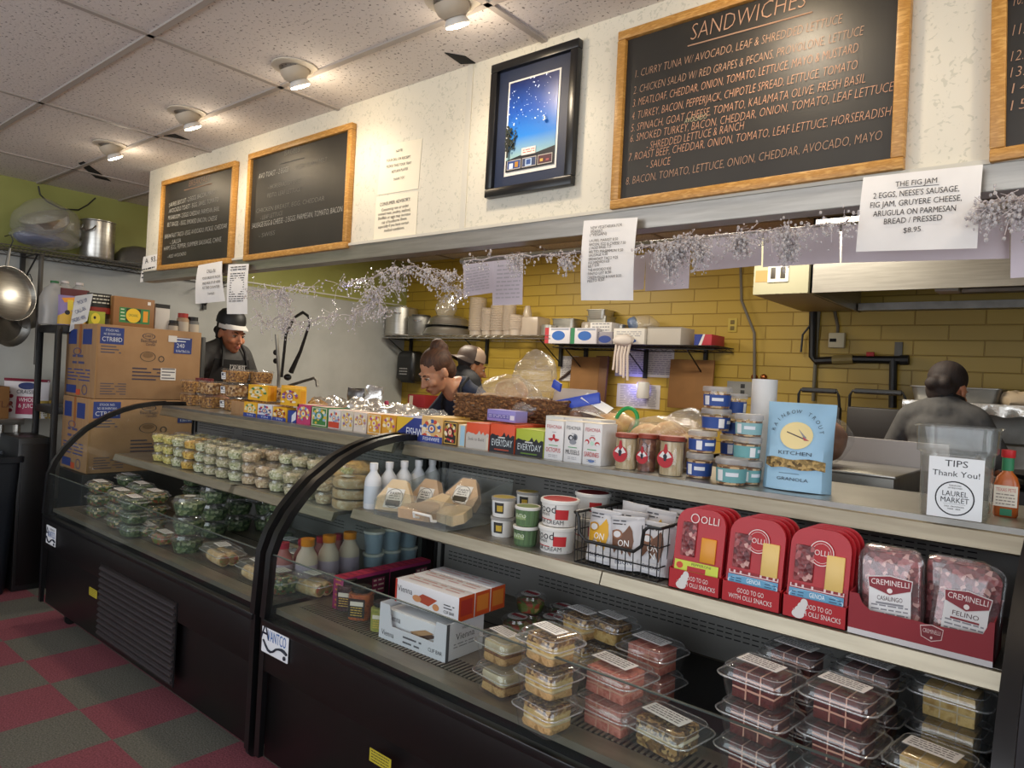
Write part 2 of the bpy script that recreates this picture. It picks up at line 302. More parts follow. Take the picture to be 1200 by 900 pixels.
w=MB(); w.box((XL-.05,(YF+YB)/2,1.15),(.1,YB-YF,2.3),'frp'); w.box((XL-.05,(YF+YB)/2,2.595),(.1,YB-YF,.59),'green_paint'); struct(w.build('wall_left',smooth=0))
struct(MB().box((XL+.006,(3.4+YB)/2,2.335),(.012,YB-3.4,.012),'white_plastic').build('trim_1',smooth=0))
# walls behind the camera, with the shop windows the daylight comes through
w=MB(); 
for (a,c) in ((-6.25,-4.95),(.55,2.4)): w.box(((a+c)/2,YF-.05,1.42),(c-a,.1,2.84),'wall_white')
w.box((-2.2,YF-.05,.375),(5.5,.1,.75),'wall_white'); w.box((-2.2,YF-.05,2.8),(5.5,.1,.1),'wall_white'); struct(w.build('wall_entrance',smooth=0))
w=MB(); w.box((XR+.05,(1.1+YB)/2,1.42),(.1,YB-1.1,2.84),'wall_white'); w.box((XR+.05,(YF-1.9)/2,1.42),(.1,-1.9-YF,2.84),'wall_white'); w.box((XR+.05,-.4,.4),(.1,3,.8),'wall_white'); w.box((XR+.05,-.4,2.72),(.1,3,.24),'wall_white'); struct(w.build('wall_right',smooth=0))
def window(name,M,w,h,n):
    f=MB()
    for i in range(n+1): f.box((-w/2+i*w/n,0,h/2),(.06,.06,h),'black_frame',M=M)
    for z in (.03,h-.03): f.box((0,0,z),(w,.06,.06),'black_frame',M=M)
    o=struct(f.build(name,smooth=0)); g=MB().box((0,0,h/2),(w,.008,h),'glass',M=M).build('window_pane',o,smooth=0)
window('window_1',TR(-2.2,YF-.05,.75),5.5,2.0,4); window('window_2',TR(XR+.05,-.4,.8,PI/2),3.0,1.8,2)
# ceiling grid
g=MB(); gx=[-2.963+1.277*i for i in range(-2,5)]; gy=[1.20+.578*i for i in range(-7,8)]
for x in gx: g.box((x,(YF+YB)/2,ZC-.004),(.026,YB-YF,.010),'#a89f97')
for y in gy: g.box(((XL+XR)/2,y,ZC-.004),(XR-XL,.026,.010),'#a89f97')
struct(g.build('trim_2',smooth=0))
# gaps at slipped tiles: dark patches put in for the shaded void above
vd=MB()
for q in ([(112,209),(130,213),(98,190),(92,192)],[(192,160),(222,165),(205,158)],[(521,63),(540,76),(557,75),(545,67)],[(221,188),(232,186),(229,184)]):
    p=[P(x,y,Z=ZC-.006) for x,y in q]; vd.loft([[(v.x,v.y,ZC-.004) for v in p],[(v.x,v.y,ZC-.0005) for v in p]],'dark')
struct(vd.build('gap_shade_patch',smooth=0))
# bulkhead over the counter
BY=2.1
slab('wall_bulkhead',-5.08,XR,BY,BY+.06,2.15,ZC,'flecked')
t=MB(); t.box(((XR-5.08)/2,BY-.004,2.117),(XR+5.08,.012,.068),'steel'); t.box(((XR-5.08)/2,BY+.03,2.084),(XR+5.08,.07,.004),'steel_dull'); t.box(((XR-5.08)/2,BY-.008,2.155),(XR+5.08,.016,.012),'#c9c4b6'); struct(t.build('trim_4',smooth=0))
pj=P(547,180,Y=BY); struct(MB().box((pj.x,BY-.003,(2.16+ZC)/2),(.03,.006,ZC-2.16),'#cdc8ba').build('trim_5',smooth=0))
# ------------------------------------------------------------ refrigerated display cases
CURVE=[(1.45,.63),(1.455,.72),(1.462,.86),(1.487,.93),(1.53,1.0),(1.585,1.062),(1.638,1.113),(1.753,1.19),(1.84,1.228),(1.922,1.253),(2.02,1.270),(2.10,1.276)]
def side_frame(x,parent):
    f=MB(); pts=[Vector((x,y,z)) for y,z in CURVE]
    L=[]
    for i,p in enumerate(pts):
        t=(pts[min(i+1,len(pts)-1)]-pts[max(i-1,0)]).normalized(); n=Vector((0,-t.z,t.y)); L.append([p+Vector((s*.019,0,0))+n*q for s,q in ((-.84,-.012),(.84,-.012),(.84,.016),(-.84,.016))])
    f.loft(L,'black_frame'); f.box((x,2.19,1.272),(.038,.2,.03),'black_frame'); f.box((x,1.45,.38),(.03,.02,.52),'black_frame')
    return f.build('side_frame',parent,smooth=50)
def side_glass(x,parent,m='glass'):
    poly=[(y,z) for y,z in CURVE]+[(2.28,1.27),(2.28,.63)]
    M=Matrix(((0,0,1,x),(1,0,0,0),(0,1,0,0),(0,0,0,1)))
    return MB().prism(poly,-.003,.003,m,M=M).build('side_glass' if m=='glass' else 'end_panel',parent,smooth=0)
def badge(M,parent):
    b=MB(); b.box((.065,.045,.0015),(.13,.09,.003),'#e3e6ea',.002,M=M)
    M2=M@Matrix.Translation((0,0,.003)); b.pr(M2,.13,.09,[('t','A',.13,.42,.5,'#10182c','c'),('t','VANTCO',.58,.42,.33,'#2a62a8','c',.70),('t','REFRIGERATION',.66,.80,.10,'#10182c','c',.46)])
    b.tube([(.012+.1*.13*i,.036-.02*math.sin(i*.62)*(1 if i<5 else .5)-.002*i,.003) for i in range(10)],[.002,.0024,.0028,.003,.003,.003,.003,.0036,.004,.003],'#10182c',6,M=M2)
    b.ell((.118,.012,.003),(.006,.006,.002),'#10182c',M=M2); b.build('badge',parent,smooth=0)
def case(x0,x1,label,zm,splits):
    t=thing('display_case',label,'display case',((x0+x1)/2,1.9,0),0,'refrigerated display cases'); cx=(x0+x1)/2; w=x1-x0; off=Vector((-cx,-1.9,0))
    def pt(mb,name,smooth=35): 
        mb.v=[v+off for v in mb.v]; return mb.build(name,t,smooth=smooth)
    b=MB(); b.box((cx,1.96,.36),(w,.98,.50),'black_case',.004); b.box((cx,1.452,.53),(w,.02,.18),'black_case',.003); b.box((cx,1.448,.617),(w,.03,.026),'black_frame',.004)
    b.box((cx,2.45,.9),(w,.28,.6),'black_case'); pt(b,'base')
    for sx in (x0+.14,x1-.14):
        for sy in (1.56,2.36):
            c=MB(); c.lathe([(.012,.07),(.012,.11)],'chrome',10,TR(sx,sy,0)); c.tube([(sx-.011,sy,.032),(sx+.011,sy,.032)],.032,'black_plastic',14); c.box((sx,sy,.06),(.045,.05,.012),'chrome',.003); pt(c,'caster')
    d=MB(); d.box((cx,1.885,.648),(w-.02,.80,.02),'deck_steel'); d.box((cx,1.60,.6585),(w-.1,.085,.0012),'dark')
    n=int((w-.1)/.0165)
    for i in range(n): d.box((x0+.05+(i+.5)*(w-.1)/n,1.60,.6595),(.0075,.085,.003),'deck_steel')
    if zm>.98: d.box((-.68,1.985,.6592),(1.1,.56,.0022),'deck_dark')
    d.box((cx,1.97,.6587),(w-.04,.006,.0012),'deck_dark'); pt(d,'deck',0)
    k=MB(); k.box((cx,2.29,.95),(w-.04,.02,.58),'liner')
    for z,a in ((1.155,1),(1.140,1),(1.125,0),(.772,1),(.756,1),(.740,0)):
        x=x0+.12
        while x<x1-.12:
            if not (.48<((x-x0)/w*2)%1<.56): k.box((x,2.2795,z),(.022,.0012,.0035),'dark')
            x+=.03
    pt(k,'back_panel',0)
    p=MB()
    for x in (x0+.03,x0+.075,x1-.03): p.box((x,2.275,.96),(.012,.012,.58),'black_metal')
    pt(p,'shelf_standard',0)
    s=MB(); s.box((cx,2.05,zm-.008),(w-.05,.46,.016),'steel_dull'); s.build; pt(s,'middle_shelf',0)
    seg=[x0+.025]+splits+[x1-.025]
    for a,c in zip(seg,seg[1:]):
        l=MB(); l.loft([[(x,1.822,zm-.001),(x,1.81,zm-.001),(x,1.80,zm-.001),(x,1.787,zm-.036),(x,1.795,zm-.042),(x,1.822,zm-.016)] for x in (a+.002,c-.002)],'steel_lip'); pt(l,'shelf_lip',0)
    tp=MB(); tp.box((cx,2.35,ZT-.006),(w+.03,.5,.012),'steel',.002); tp.box((cx,2.35,ZT-.03),(w,.46,.04),'steel_dull'); tp.box((cx,2.094,ZT-.008),(w+.03,.014,.017),'steel_dull'); pt(tp,'counter_top',0)
    l=MB(); l.loft([[(x,2.098,ZT+.0005),(x,2.092,ZT-.012),(x,2.080,ZT-.018),(x,2.066,ZT-.058),(x,2.078,ZT-.064),(x,2.11,ZT-.02)] for x in (x0-.0,x1+.0)],'steel_lip'); pt(l,'counter_lip',0)
    g=MB(); g.box((cx,1.456,.745),(w-.04,.006,.235),'glass'); g.box((cx,1.456,.8635),(w-.04,.007,.003),'#3c4744'); pt(g,'front_glass',0)
    for sx in (x0,x1):
        o=side_frame(sx,t); o.location=off
    o=side_glass(x0,t); o.location=off
    return t,off
cl,offl=case(-4.67,-2.395,'black curved glass display case holding green salads and wraps, the farther one',.965,[P(276,567,Y=1.8).x,-3.25])
side_glass(-2.395,cl).location=offl
cr,offr=case(-2.325,-.105,'black curved glass display case holding cake boxes and red snack packs, the nearer one',ZM,[P(706,667,Y=1.8).x])
side_glass(-.095,cr,'end_grey').location=offr
# vent grille on the far case, badges, stickers
v=MB(); a=P(116,700,Y=1.44); c=P(205,835,Y=1.44); vx0,vx1,vz1,vz0=a.x,P(205,760,Y=1.44).x,.52,.16
v.box(((vx0+vx1)/2,1.441,(vz0+vz1)/2),(vx1-vx0,.006,vz1-vz0),'black_plastic')
for i in range(12):
    z=vz0+.02+(vz1-vz0-.04)*i/11; v.loft([[(x,1.438,z-.008),(x,1.428,z-.004),(x,1.430,z+.002),(x,1.438,z+.008)] for x in (vx0+.01,vx1-.01)],'#2c2629')
o=v.build('vent_grille',cl,smooth=0); o.location=offl
badge(face(P(307,762,Y=1.440)+offr,(1,0,0),(0,0,1))@Matrix.Scale(1.30,4),cr); badge(face(P(54,628,Y=1.440)+offl+Vector((.01,0,-.035)),(1,0,0),(0,0,1))@Matrix.Scale(1.15,4),cl)
for (px,py,c,of) in ((112,693,cl,offl),(449,887,cr,offr)):
    p=P(px,py,Y=1.4485 if c is cr else 1.4485)+of; s=MB(); M=face(p+Vector((-.05,-.011,-.025)),(1,0,0),(0,0,1)); s.box((.05,.02,.0005),(.1,.04,.001),'#b8a92e',M=M); s.pr(M,.1,.04,[('l',.08,.92,.8,.15,4,'#3a3618')],.0012); s.build('warning_sticker',c,smooth=0)
# ------------------------------------------------------------ recessed ceiling spots
def spot(x,y,label,group='recessed ceiling spotlights'):
    t=thing('ceiling_light',label,'ceiling light',(x,y,ZC),0,group); t.scale=(.78,.78,.78)
    MB().lathe([(.125,-.001),(.125,-.008),(.085,-.014),(.08,-.006)],'#cfc4b0',28,None,False,False).build('trim_ring',t)
    T=TR(0,0,-.02,0,R(28))
    h=MB(); h.lathe([(.078,.02),(.08,-.005),(.072,-.03),(.05,-.05),(.05,-.048),(.06,-.02)],'#bcae98',24,T,True,False); h.build('eyeball_housing',t)
    b=MB(); b.lathe([(.025,-.02),(.04,-.045),(.055,-.068),(.058,-.078),(.054,-.082),(.0,-.084)],'#d8d2c8',22,T,True,False); b.lathe([(.0535,-.0825),(.05,-.088),(.02,-.093),(.0001,-.094)],'bulb',22,T,False,False); b.build('reflector_bulb',t)
    d=T@Vector((0,0,-.11)); aim=T@Vector((0,0,-1)); lamp('spot_lamp','SPOT',d,SPOT_W,WARM,aim=aim,parent=t,spot_size=R(125),spot_blend=.8,shadow_soft_size=.05); lamp('bulb_glow','POINT',T@Vector((0,0,-.125)),2.2,WARM,parent=t,shadow_soft_size=.04)
    return t
for q,l in (((340,76),'lit recessed spotlight nearest to the framed night sky picture'),((216,130),'lit recessed spotlight in the ceiling, middle of the three in view'),((128,169),'lit recessed spotlight farthest from us, nearest the green wall')):
    p=P(*q,Z=ZC); spot(p.x,1.70,l)
spot(-1.78,1.70,'lit recessed spotlight above the picture, past the top of the photo'); spot(-.80,1.70,'lit recessed spotlight above the sandwich board, past the top of the photo'); spot(.2,1.7,'lit recessed spotlight rightmost in the row, past the top of the photo')
# ============================================================ things on the bulkhead
def quad_rect(tl,tr,br,bl,Y):
    a,b,c,d=[P(*q,Y=Y) for q in (tl,tr,br,bl)]; o=(a+b+c+d)/4
    x=((b-a)+(c-d))/2; y=((a-d)+(b-c))/2; return o,x,y,x.length,y.length
def wl(mb,s,A,B,h,m,thin=0.0,up=(0,0,1),shear=0,lift=.0):
    """lettering running from A to B, h high"""
    A=Vector(A); B=Vector(B); mb.text(s,face(A,B-A,up)@Matrix.Translation((0,0,lift)),h,m,'l',(B-A).length,shear,thin)
def board(label,tl,tr,br,bl,lines,fw=.032):
    Y=BY-.012; o,x,y,w,h=quad_rect(tl,tr,br,bl,Y); loc=Vector((o.x,BY,o.z)); t=thing('chalkboard_menu',label,'menu board',loc,0,'chalkboard menus')
    x=x.normalized(); y=Vector((0,0,1)) if abs(y.normalized().z)>.995 else y.normalized(); M=face(o-loc,x,y)
    MB().box((0,0,-.004),(w-fw,h-fw,.012),'slate',M=M).build('slate_panel',t,smooth=0)
    f=MB()
    for s in (-1,1):
        f.box((0,s*(h/2-fw/2),.004),(w,fw,.03),'oak',.004,M=M); f.box((s*(w/2-fw/2),0,.004),(fw,h-2*fw,.03),'oak',.004,M=M)
    f.build('wooden_frame',t)
    k=MB()
    for s,a,b,hp,m in lines:
        A=P(*a,Y=Y-.004)-loc; B=P(*b,Y=Y-.004)-loc; dp=depth(P(*a,Y=Y))
        if s=='_': k.tube([A,B],hp*dp/FOC/2,m,4)
        else: wl(k,s,A,B,hp*dp/FOC,m,-.02,shear=.12,lift=.001)
    k.build('chalk_lettering',t,smooth=0); return t
c1,c2,cw,cdm='chalk','chalk_pink','chalk_white','chalk_dim'
board('big sandwich menu chalkboard with pink chalk writing, right of the framed night sky picture',(731,40),(1073,-73),(1060,201),(714,246),[
 ('SANDWICHES',(808,48),(943,8),19,c1),('_',(806,54),(952,14),1.6,c1),
 ('1. CURRY TUNA W/ AVOCADO, LEAF & SHREDDED LETTUCE',(743,91.7),(986,27.1),9,c1),
 ('2. CHICKEN SALAD W/ RED GRAPES & PECANS, PROVOLONE, LETTUCE',(742,110.7),(1011,41.0),9,c1),
 ('3. MEATLOAF, CHEDDAR, ONION, TOMATO, LETTUCE, MAYO & MUSTARD',(741,125.8),(1005,61.0),9,c2),
 ('4. TURKEY, BACON, PEPPERJACK, CHIPOTLE SPREAD, LETTUCE, TOMATO',(740,140.9),(1004,80.9),9,c2),
 ('5. SPINACH, GOAT CHEESE, TOMATO, KALAMATA OLIVE, FRESH BASIL',(739,154.9),(1014,96.8),9,c2),
 ('6. SMOKED TURKEY, BACON, CHEDDAR, ONION, TOMATO, LEAF LETTUCE',(738,167.0),(1046,106.8),9,c2),('AVOCADO',(802,144.9),(828,138.9),6,'#c9c29a'),
 ('- SHREDDED LETTUCE & RANCH',(757,175.9),(871,151.8),9,c2),
 ('7. ROAST BEEF, CHEDDAR, ONION, TOMATO, LEAF LETTUCE, HORSERADISH',(736,189.1),(1043,135.7),9,c2),
 ('- SAUCE',(757,198.1),(785,192.8),9,c2),
 ('8. BACON, TOMATO, LETTUCE, ONION, CHEDDAR, AVOCADO, MAYO',(733,217.1),(1033,163.7),9,c1)])
board('breakfast menu chalkboard with white chalk writing, nearest the green wall',(195,212),(281,189),(270,308),(184,318),[
 ('BREAKFAST',(221,219),(246,212),7,c1),('_',(216,223),(248,215),1,c1),
 ('LAUREL BISCUIT - 2 EGGS, BACON, MAYO',(198,243),(252,227),5,cw),('AVOCADO TOAST - EGG, SWISS, TOMATO',(198,250),(256,236),5,cw),('MUSHROOM - 2 EGGS, CHEDDAR, PARMESAN, BASIL',(197,258),(257,247),5,cw),
 ('BLT BAGEL - EGG, SMOKED BACON, CHEESE',(196,266),(254,258),5,cw),('BREAKFAST TACO - EGG, AVOCADO, PICKLE, CHEDDAR',(193,280),(266,267),5,cw),('- SALSA',(199,287),(212,284),5,cw),
 ('HAM, EGG, PEPPER, SUMMER SAUSAGE, CHIVE',(192,294),(259,283),5,cw),('- ADD AVOCADO',(196,303),(218,299),4,cw)])
board('half wiped chalkboard menu between the breakfast board and the paper notices',(296,182),(417,143),(408,292),(286,306),[
 ('BAGELS',(333,183),(351,178),7,cdm),('_',(328,192),(356,185),1,cdm),('AVO TOAST - 2 EGGS',(303,210),(338,201),6,cw),('SPICED TURKEY MELT',(345,199),(383,189),5,cdm),
 ('- HORSERADISH BRIE',(314,222),(351,214),5,cdm),('PESTO, LEAF LETTUCE',(313,232),(352,224),5,cdm),('CHICKEN BREAST, EGG, CHEDDAR',(300,250),(380,235),5,cdm),('- LEAF LETTUCE',(305,258),(331,252),5,cdm),
 ('SAUSAGE EGG & CHEESE - 2 EGGS, PARMESAN, TOMATO, BACON',(295,268),(401,248),6,cw),('- SWISS',(303,279),(322,275),5,cdm)])
board('chalkboard menu with items 10 to 15, cut off by the right edge of the photo',(1167,-8),(1490,-110),(1478,147),(1156,189),[
 ('10. PULLED PORK & SLAW',(1185,8),(1330,-28),13,c1),('11. EGGPLANT MELT',(1183,43),(1330,12),13,c1),('12. VEGGIE BURGER',(1181,73),(1330,44),12,c1),('13. TURKEY CLUB',(1180,92),(1330,64),12,c1),('14. CUBAN',(1179,111),(1330,84),12,c1),('15. REUBEN',(1178,131),(1330,105),12,c1)])
# framed print: generic night scene
Y=BY-.014; o,x,y,w,h=quad_rect((578,79),(681,46),(673,217),(572,233),Y); loc=Vector((o.x,BY,o.z)); t=thing('framed_picture','black framed print of a starry blue night sky over a shopfront, on the flecked wall','picture',loc)
M=face(o-loc,x.normalized(),y.normalized()); f=MB()
for s in (-1,1):
    f.box((0,s*(h/2-.017),.004),(w,.034,.03),'black_frame',.004,M=M); f.box((s*(w/2-.017),0,.004),(.034,h-.068,.03),'black_frame',.004,M=M)
f.build('picture_frame',t); MB().box((0,0,-.004),(w-.04,h-.04,.006),'#1c2740',M=M).build('navy_mat',t,smooth=0)
nt,b,N,L=nodes('night_print'); tc=N('ShaderNodeTexCoord'); sp=N('ShaderNodeSeparateXYZ'); L(tc.outputs['Generated'],sp.inputs[0]); rp=N('ShaderNodeValToRGB'); L(sp.outputs[2],rp.inputs[0]); e=rp.color_ramp.elements
e[0].position=.05; e[0].color=lin('#8fb0b0')+[1]; e[1].position=1; e[1].color=lin('#0f1f55')+[1]; q=e.new(.3); q.color=lin('#2a74c4')+[1]; q=e.new(.62); q.color=lin('#1b4a9e')+[1]; L(rp.outputs[0],b.inputs['Base Color']); b.inputs['Roughness'].default_value=.3
pw,ph=w*.60,h*.70; pm=MB(); pm.box((0,-h*.005,.0),(pw,ph,.002),'#d9d6cf',M=M); sk=MB(); sk.box((0,.02,.002),(pw-.016,ph-.06,.002),'night_print',M=M)
prn=sk.build('printed_sky',pm.build('print_sheet',t,smooth=0),smooth=0)
d=MB(); M3=M@Matrix.Translation((-(pw-.016)/2,-ph/2+.012,.0032)); W_,H_=pw-.016,ph-.022; rr=random.Random(3)
sp=[('p',[(0,.0),(1,0),(1,.2),(.62,.16),(.35,.17),(0,.13)],'#12131c')]
for i in range(3): sp.append(('r',.03+i*.32,.02,.03+i*.32+.29,.125,'#b0a8a0')); sp.append(('r',.04+i*.32,.028,.04+i*.32+.27,.117,['#27407a','#2c3a5c','#4a2530'][i]))
sp+=[('r',.08,.03,.16,.09,'#c8d4e4'),('r',.2,.04,.27,.1,'#b07a2c'),('r',.42,.03,.55,.11,'#a9bcd4'),('r',.44,.045,.53,.1,'#2b4a86'),('r',.72,.05,.78,.08,'#c9a24a'),('r',.84,.05,.9,.07,'#a05050'),('r',.33,.155,.62,.235,'#d8cbc4'),('l',.36,.6,.205,.18,2,'#a03a3a')]
for i in range(85):
    a=rr.random()*2*PI; q=math.sqrt(rr.random()); sp.append(('e',max(.01,.08+.14*q*math.cos(a)),.37+.15*q*math.sin(a),.02,.012,'#1c2418'))
sp+=[('r',.045,.15,.085,.4,'#161a14'),('e',.79,.50,.03,.02,'#e6ddb4'),('e',.775,.503,.027,.018,'#2f78c2')]
for i in range(70):
    s_=rr.choice([.004,.006,.006,.011]); sp.append(('e',rr.uniform(.03,.97),rr.uniform(.5,.98),s_,s_*.7,'#d6e4ff'))
d.pr(M3,W_,H_,sp); d.build('printed_scene',t.children[-1] if t.children else t,smooth=0)
# paper notices and hanging signs
def sheet(name,label,quad,Y,m='paper',lines=(),specs=(),curl=.0,group=None,cat='sign'):
    a,b,c,dd=[P(*q,Y=Y) for q in quad]; loc=(a+b+c+dd)/4; n=8; mb=MB(); th=Vector((0,.0008,0)); G=[]
    for i in range(n+1):
        v=i/n; l=dd.lerp(a,v)-loc; r=c.lerp(b,v)-loc; bend=Vector((0,-curl*math.sin(PI*v*.9),0)); G.append([l+bend,l.lerp(r,.5)+bend*1.3,r+bend,r+bend+th,l.lerp(r,.5)+bend*1.3+th,l+bend+th])
    mb.loft(G,m)
    w=(c-dd).length; h=((a-dd).length+(b-c).length)/2; M=face(dd-loc+Vector((0,-.0006-curl*.9,0)),c-dd,(a-dd))
    if specs: mb.pr(M,w,h,specs)
    for s,A,B,hp,mm in lines:
        A=P(*A,Y=Y-.001-curl*1.3); B=P(*B,Y=Y-.001-curl*1.3); wl(mb,s,A-loc,B-loc,hp*depth(A)/FOC,mm,lift=.0005)
    o=mb.build(name,loc=loc,smooth=60); return tag(o,label,cat,group)
SY=BY-.022
sheet('paper_sign','white sandwich special sign headed THE FIG JAM, hanging below the big sandwich board',((1012,208),(1152,193),(1145,291),(1003,295)),SY-.02,lines=[
 ('THE FIG JAM',(1049,219),(1098,214),6,'ink'),('2 EGGS, NEESE\'S SAUSAGE,',(1023,233),(1124,224),6.5,'ink'),('FIG JAM, GRUYERE CHEESE,',(1019,244),(1127,235),6.5,'ink'),('ARUGULA ON PARMESAN',(1023,254),(1120,247),6.5,'ink'),('BREAD / PRESSED',(1035,263),(1104,258),6.5,'ink'),('$8.95',(1058,273),(1079,271),6,'ink')],specs=[('p',[(.315,.800),(.655,.800),(.655,.807),(.315,.807)],'ink')],curl=.006)
sheet('paper_sign','laminated breakfast price list hanging below the bulkhead left of the big sandwich board',((685,259),(748,255),(742,352),(681,352)),SY-.012,m='paper',lines=[
 ('NEW VEGETARIAN FOR',(692,269),(729,265),3.4,'ink'),('BREAKFAST',(692,273),(706,272),3.4,'ink'),('(*VEGAN)',(691,277),(711,275),3.4,'ink')]+[(s,(690.5-.2*i,284+i*4.3),(690+l,281.5+i*4.3),3.2,'ink') for i,(s,l) in enumerate([('LAUREL MARKET 8.50',34),('BACON, EGG & CHEESE 7.50',43),('LOADED BAGEL 7.25',26),('BELTED PERSIMMON 9.50',40),('SAUSAGE 6.50',22),('BREAKFAST TACO 9.25',34),('EGG SANDWICH 6.50',24),('BELT 8.50',12),('THE AVOCADO 8.50',26),('PINTO LET 8.50',26),('GREEN EGGS & HAM 8.50',38),('PESTO 8.50',18)])],curl=.012)
sheet('paper_notice','upper of two white paper notices left of the framed picture',((447,171),(495,162),(490,221),(442,229)),BY-.002,m='paper_cream',lines=[('NOTE:',(464,179),(472,177),3,'ink'),('YOUR BILL OR RECEIPT',(453,190),(481,185),3,'ink'),('PLEASE TAKE YOUR TRAY',(453,197),(482,192),3,'ink'),('RETURN PLATES',(459,203),(478,199),3,'ink'),('THANK YOU',(461,212),(474,209),3,'ink')],group='paper notices on the bulkhead')
sheet('paper_notice','cream consumer advisory notice, lower of two papers left of the framed picture',((441,231),(490,224),(487,281),(437,289)),BY-.002,m='paper_cream',lines=[('CONSUMER ADVISORY:',(445,242),(481,235),4,'ink'),('Consuming raw or under',(447,248),(479,242),3.4,'ink'),('cooked meat, poultry, seafood,',(443,253),(481,247),3.4,'ink'),('Shellfish or eggs may increase',(443,258),(481,252),3.4,'ink'),('risk of foodborne illness,',(447,263),(477,257),3.4,'ink'),('especially if you have certain',(443,268),(479,262),3.4,'ink'),('medical conditions.',(450,272),(474,268),3.4,'ink')],group='paper notices on the bulkhead')
sheet('grade_card','white sanitation grade card reading A 93.5 at the far end of the bulkhead',((168,301),(187,297),(183,327),(164,331)),BY-.006,m='paper',lines=[('A  93.5',(170,309),(186,305),6,'ink')],specs=[('l',.1,.9,.45,.15,3,'ink',2)])
sheet('paper_sign','white paper sign hanging under the breakfast chalkboard, left of a narrower one',((233,311),(261,306),(264,353),(229,356)),SY-.008,lines=[('CALL-IN',(242,320),(252,319),4,'ink'),('YOUR ORDER BY PHONE',(237,328),(258,325),3,'ink'),('AND PICK IT UP HERE',(237,334),(258,331),3,'ink'),('AT THE COUNTER',(237,339),(257,337),3,'ink'),('THANKS',(243,346),(251,345),3,'ink')],curl=.01,group='papers hanging under the bulkhead')
sheet('paper_sign','narrow white paper price list hanging right of the call-in sign over the capped worker',((268,310),(292,309),(290,368),(266,368)),SY-.008,specs=[('l',.1,.85,.93,.88,2,'ink',2),('l',.1,.8,.8,.25,13,'ink',2)],curl=.006,group='papers hanging under the bulkhead')
lil=[((543,310),(578,306),(577,343),(543,348),'lined paper sheet hanging left of a longer sheet, above the stacked plastic cups',2.29),((577,306),(613,302),(612,357),(577,358),'longer lined paper sheet hanging above the stacked plastic cups',2.291),
 ((742,300),(757,298),(754,339),(742,340),'narrow strip of paper showing behind the laminated price list',2.291),((757,296),(809,290),(807,338),(756,341),'square lilac-white sheet hanging alone right of the laminated price list',2.291),
 ((816,282),(893,272),(892,311),(815,318),'first wide lilac-white sheet in the hanging row, counted from the left',2.29),((895,272),(984,264),(984,308),(894,313),'second wide lilac-white sheet in the hanging row, left of the fig jam sign',2.29),((987,264),(1184,250),(1183,303),(986,308),'longest lilac-white sheet in the hanging row, behind the fig jam sign',2.29),((1185,249),(1250,243),(1250,322),(1184,326),'lilac-white sheet cut by the right edge of the photo under the bulkhead',2.27)]
for i,(a,b,c,dd,l,yy) in enumerate(lil): sheet('paper_sheet',l,(a,b,c,dd),yy,m='paper_lilac',specs=[('l',.1,.9,.85,.15,9,'#b9b0b4',2)] if i<2 else (),group='paper sheets hanging behind the bulkhead')
hr=MB(); a=P(540,308,Y=2.3); hr.tube([(a.x,2.305,2.075),(1.2,2.305,2.075)],.014,'steel_dull'); tag(hr.build('ticket_rail'),'thin steel ticket rail under the bulkhead holding the row of lilac-white sheets','rail')
# crystal bead garlands along the lower edge of the bulkhead
def garland(label,paths,n,seed,Y=2.03,spread=16):
    rr=random.Random(seed); loc=P(*paths[0][0],Y=Y); t=thing('bead_garland',label,'garland',loc,0,'crystal bead garlands under the bulkhead')
    w=MB(); b=MB()
    for path in paths:
        pts=[]
        for (x0,y0),(x1,y1) in zip(path,path[1:]):
            for k in range(6): pts.append(P(x0+(x1-x0)*k/6+rr.uniform(-2,2),y0+(y1-y0)*k/6+rr.uniform(-2,2),Y=Y+rr.uniform(-.015,.015))-loc)
        w.tube(pts,.0028,'#a89fa0',5)
        for i in range(int(n*1.7)):
            p=rr.choice(pts); a=rr.uniform(0,2*PI); q=abs(rr.gauss(0,1))*spread*.0026; e=p+Vector((math.cos(a)*q,rr.uniform(-.035,.035),math.sin(a)*q*.9-.012)); 
            w.tube([p,p.lerp(e,.5)+Vector((rr.uniform(-.01,.01),0,rr.uniform(0,.01))),e],.0009,'#b5adb0',3); s=rr.uniform(.0022,.0050)
            for k in range(rr.choice([1,2,3])): b.ell(e+Vector((rr.uniform(-.014,.014),rr.uniform(-.012,.012),rr.uniform(-.02,.008))),(s,s,s*1.25),'crystal',6,4)
    w.build('wire_stem',t,smooth=0); o=b.build('beads',t,smooth=0); o['kind']='stuff'
garland('crystal bead garland hanging in a low loop right of the capped worker',[[(296,340),(315,345),(340,335),(375,335)],[(298,362),(312,382),(330,370),(350,380),(375,372),(402,368)],[(325,338),(335,352),(340,372),(330,388)]],62,11,spread=15)
garland('crystal bead garland drooping between the low loop and the hanging wall pots',[[(398,333),(425,328),(455,318),(480,318)],[(428,348),(445,340),(470,328)],[(410,370),(428,362),(440,345),(450,372)]],60,12,spread=14)
garland('crystal bead garland bunched above the pots on the wall shelf',[[(480,312),(510,318),(540,322)],[(500,325),(525,335),(545,345)]],46,13,spread=12)
garland('thin crystal bead garland left of the laminated price list',[[(545,306),(600,300),(650,298),(682,296)],[(603,300),(608,312)],[(660,300),(665,310)]],30,14,spread=7)
garland('crystal bead garland dangling in front of the lone square lilac-white sheet',[[(750,288),(775,288),(800,280),(818,278)],[(778,292),(784,305),(786,320)],[(800,286),(795,300)]],50,15,spread=10)
garland('long crystal bead garland between the lone sheet and the fig jam sign',[[(815,280),(860,275),(910,268),(960,265),(1003,258)],[(820,282),(822,300)],[(920,270),(925,285),(928,295)],[(868,275),(866,290)]],62,16,spread=9)
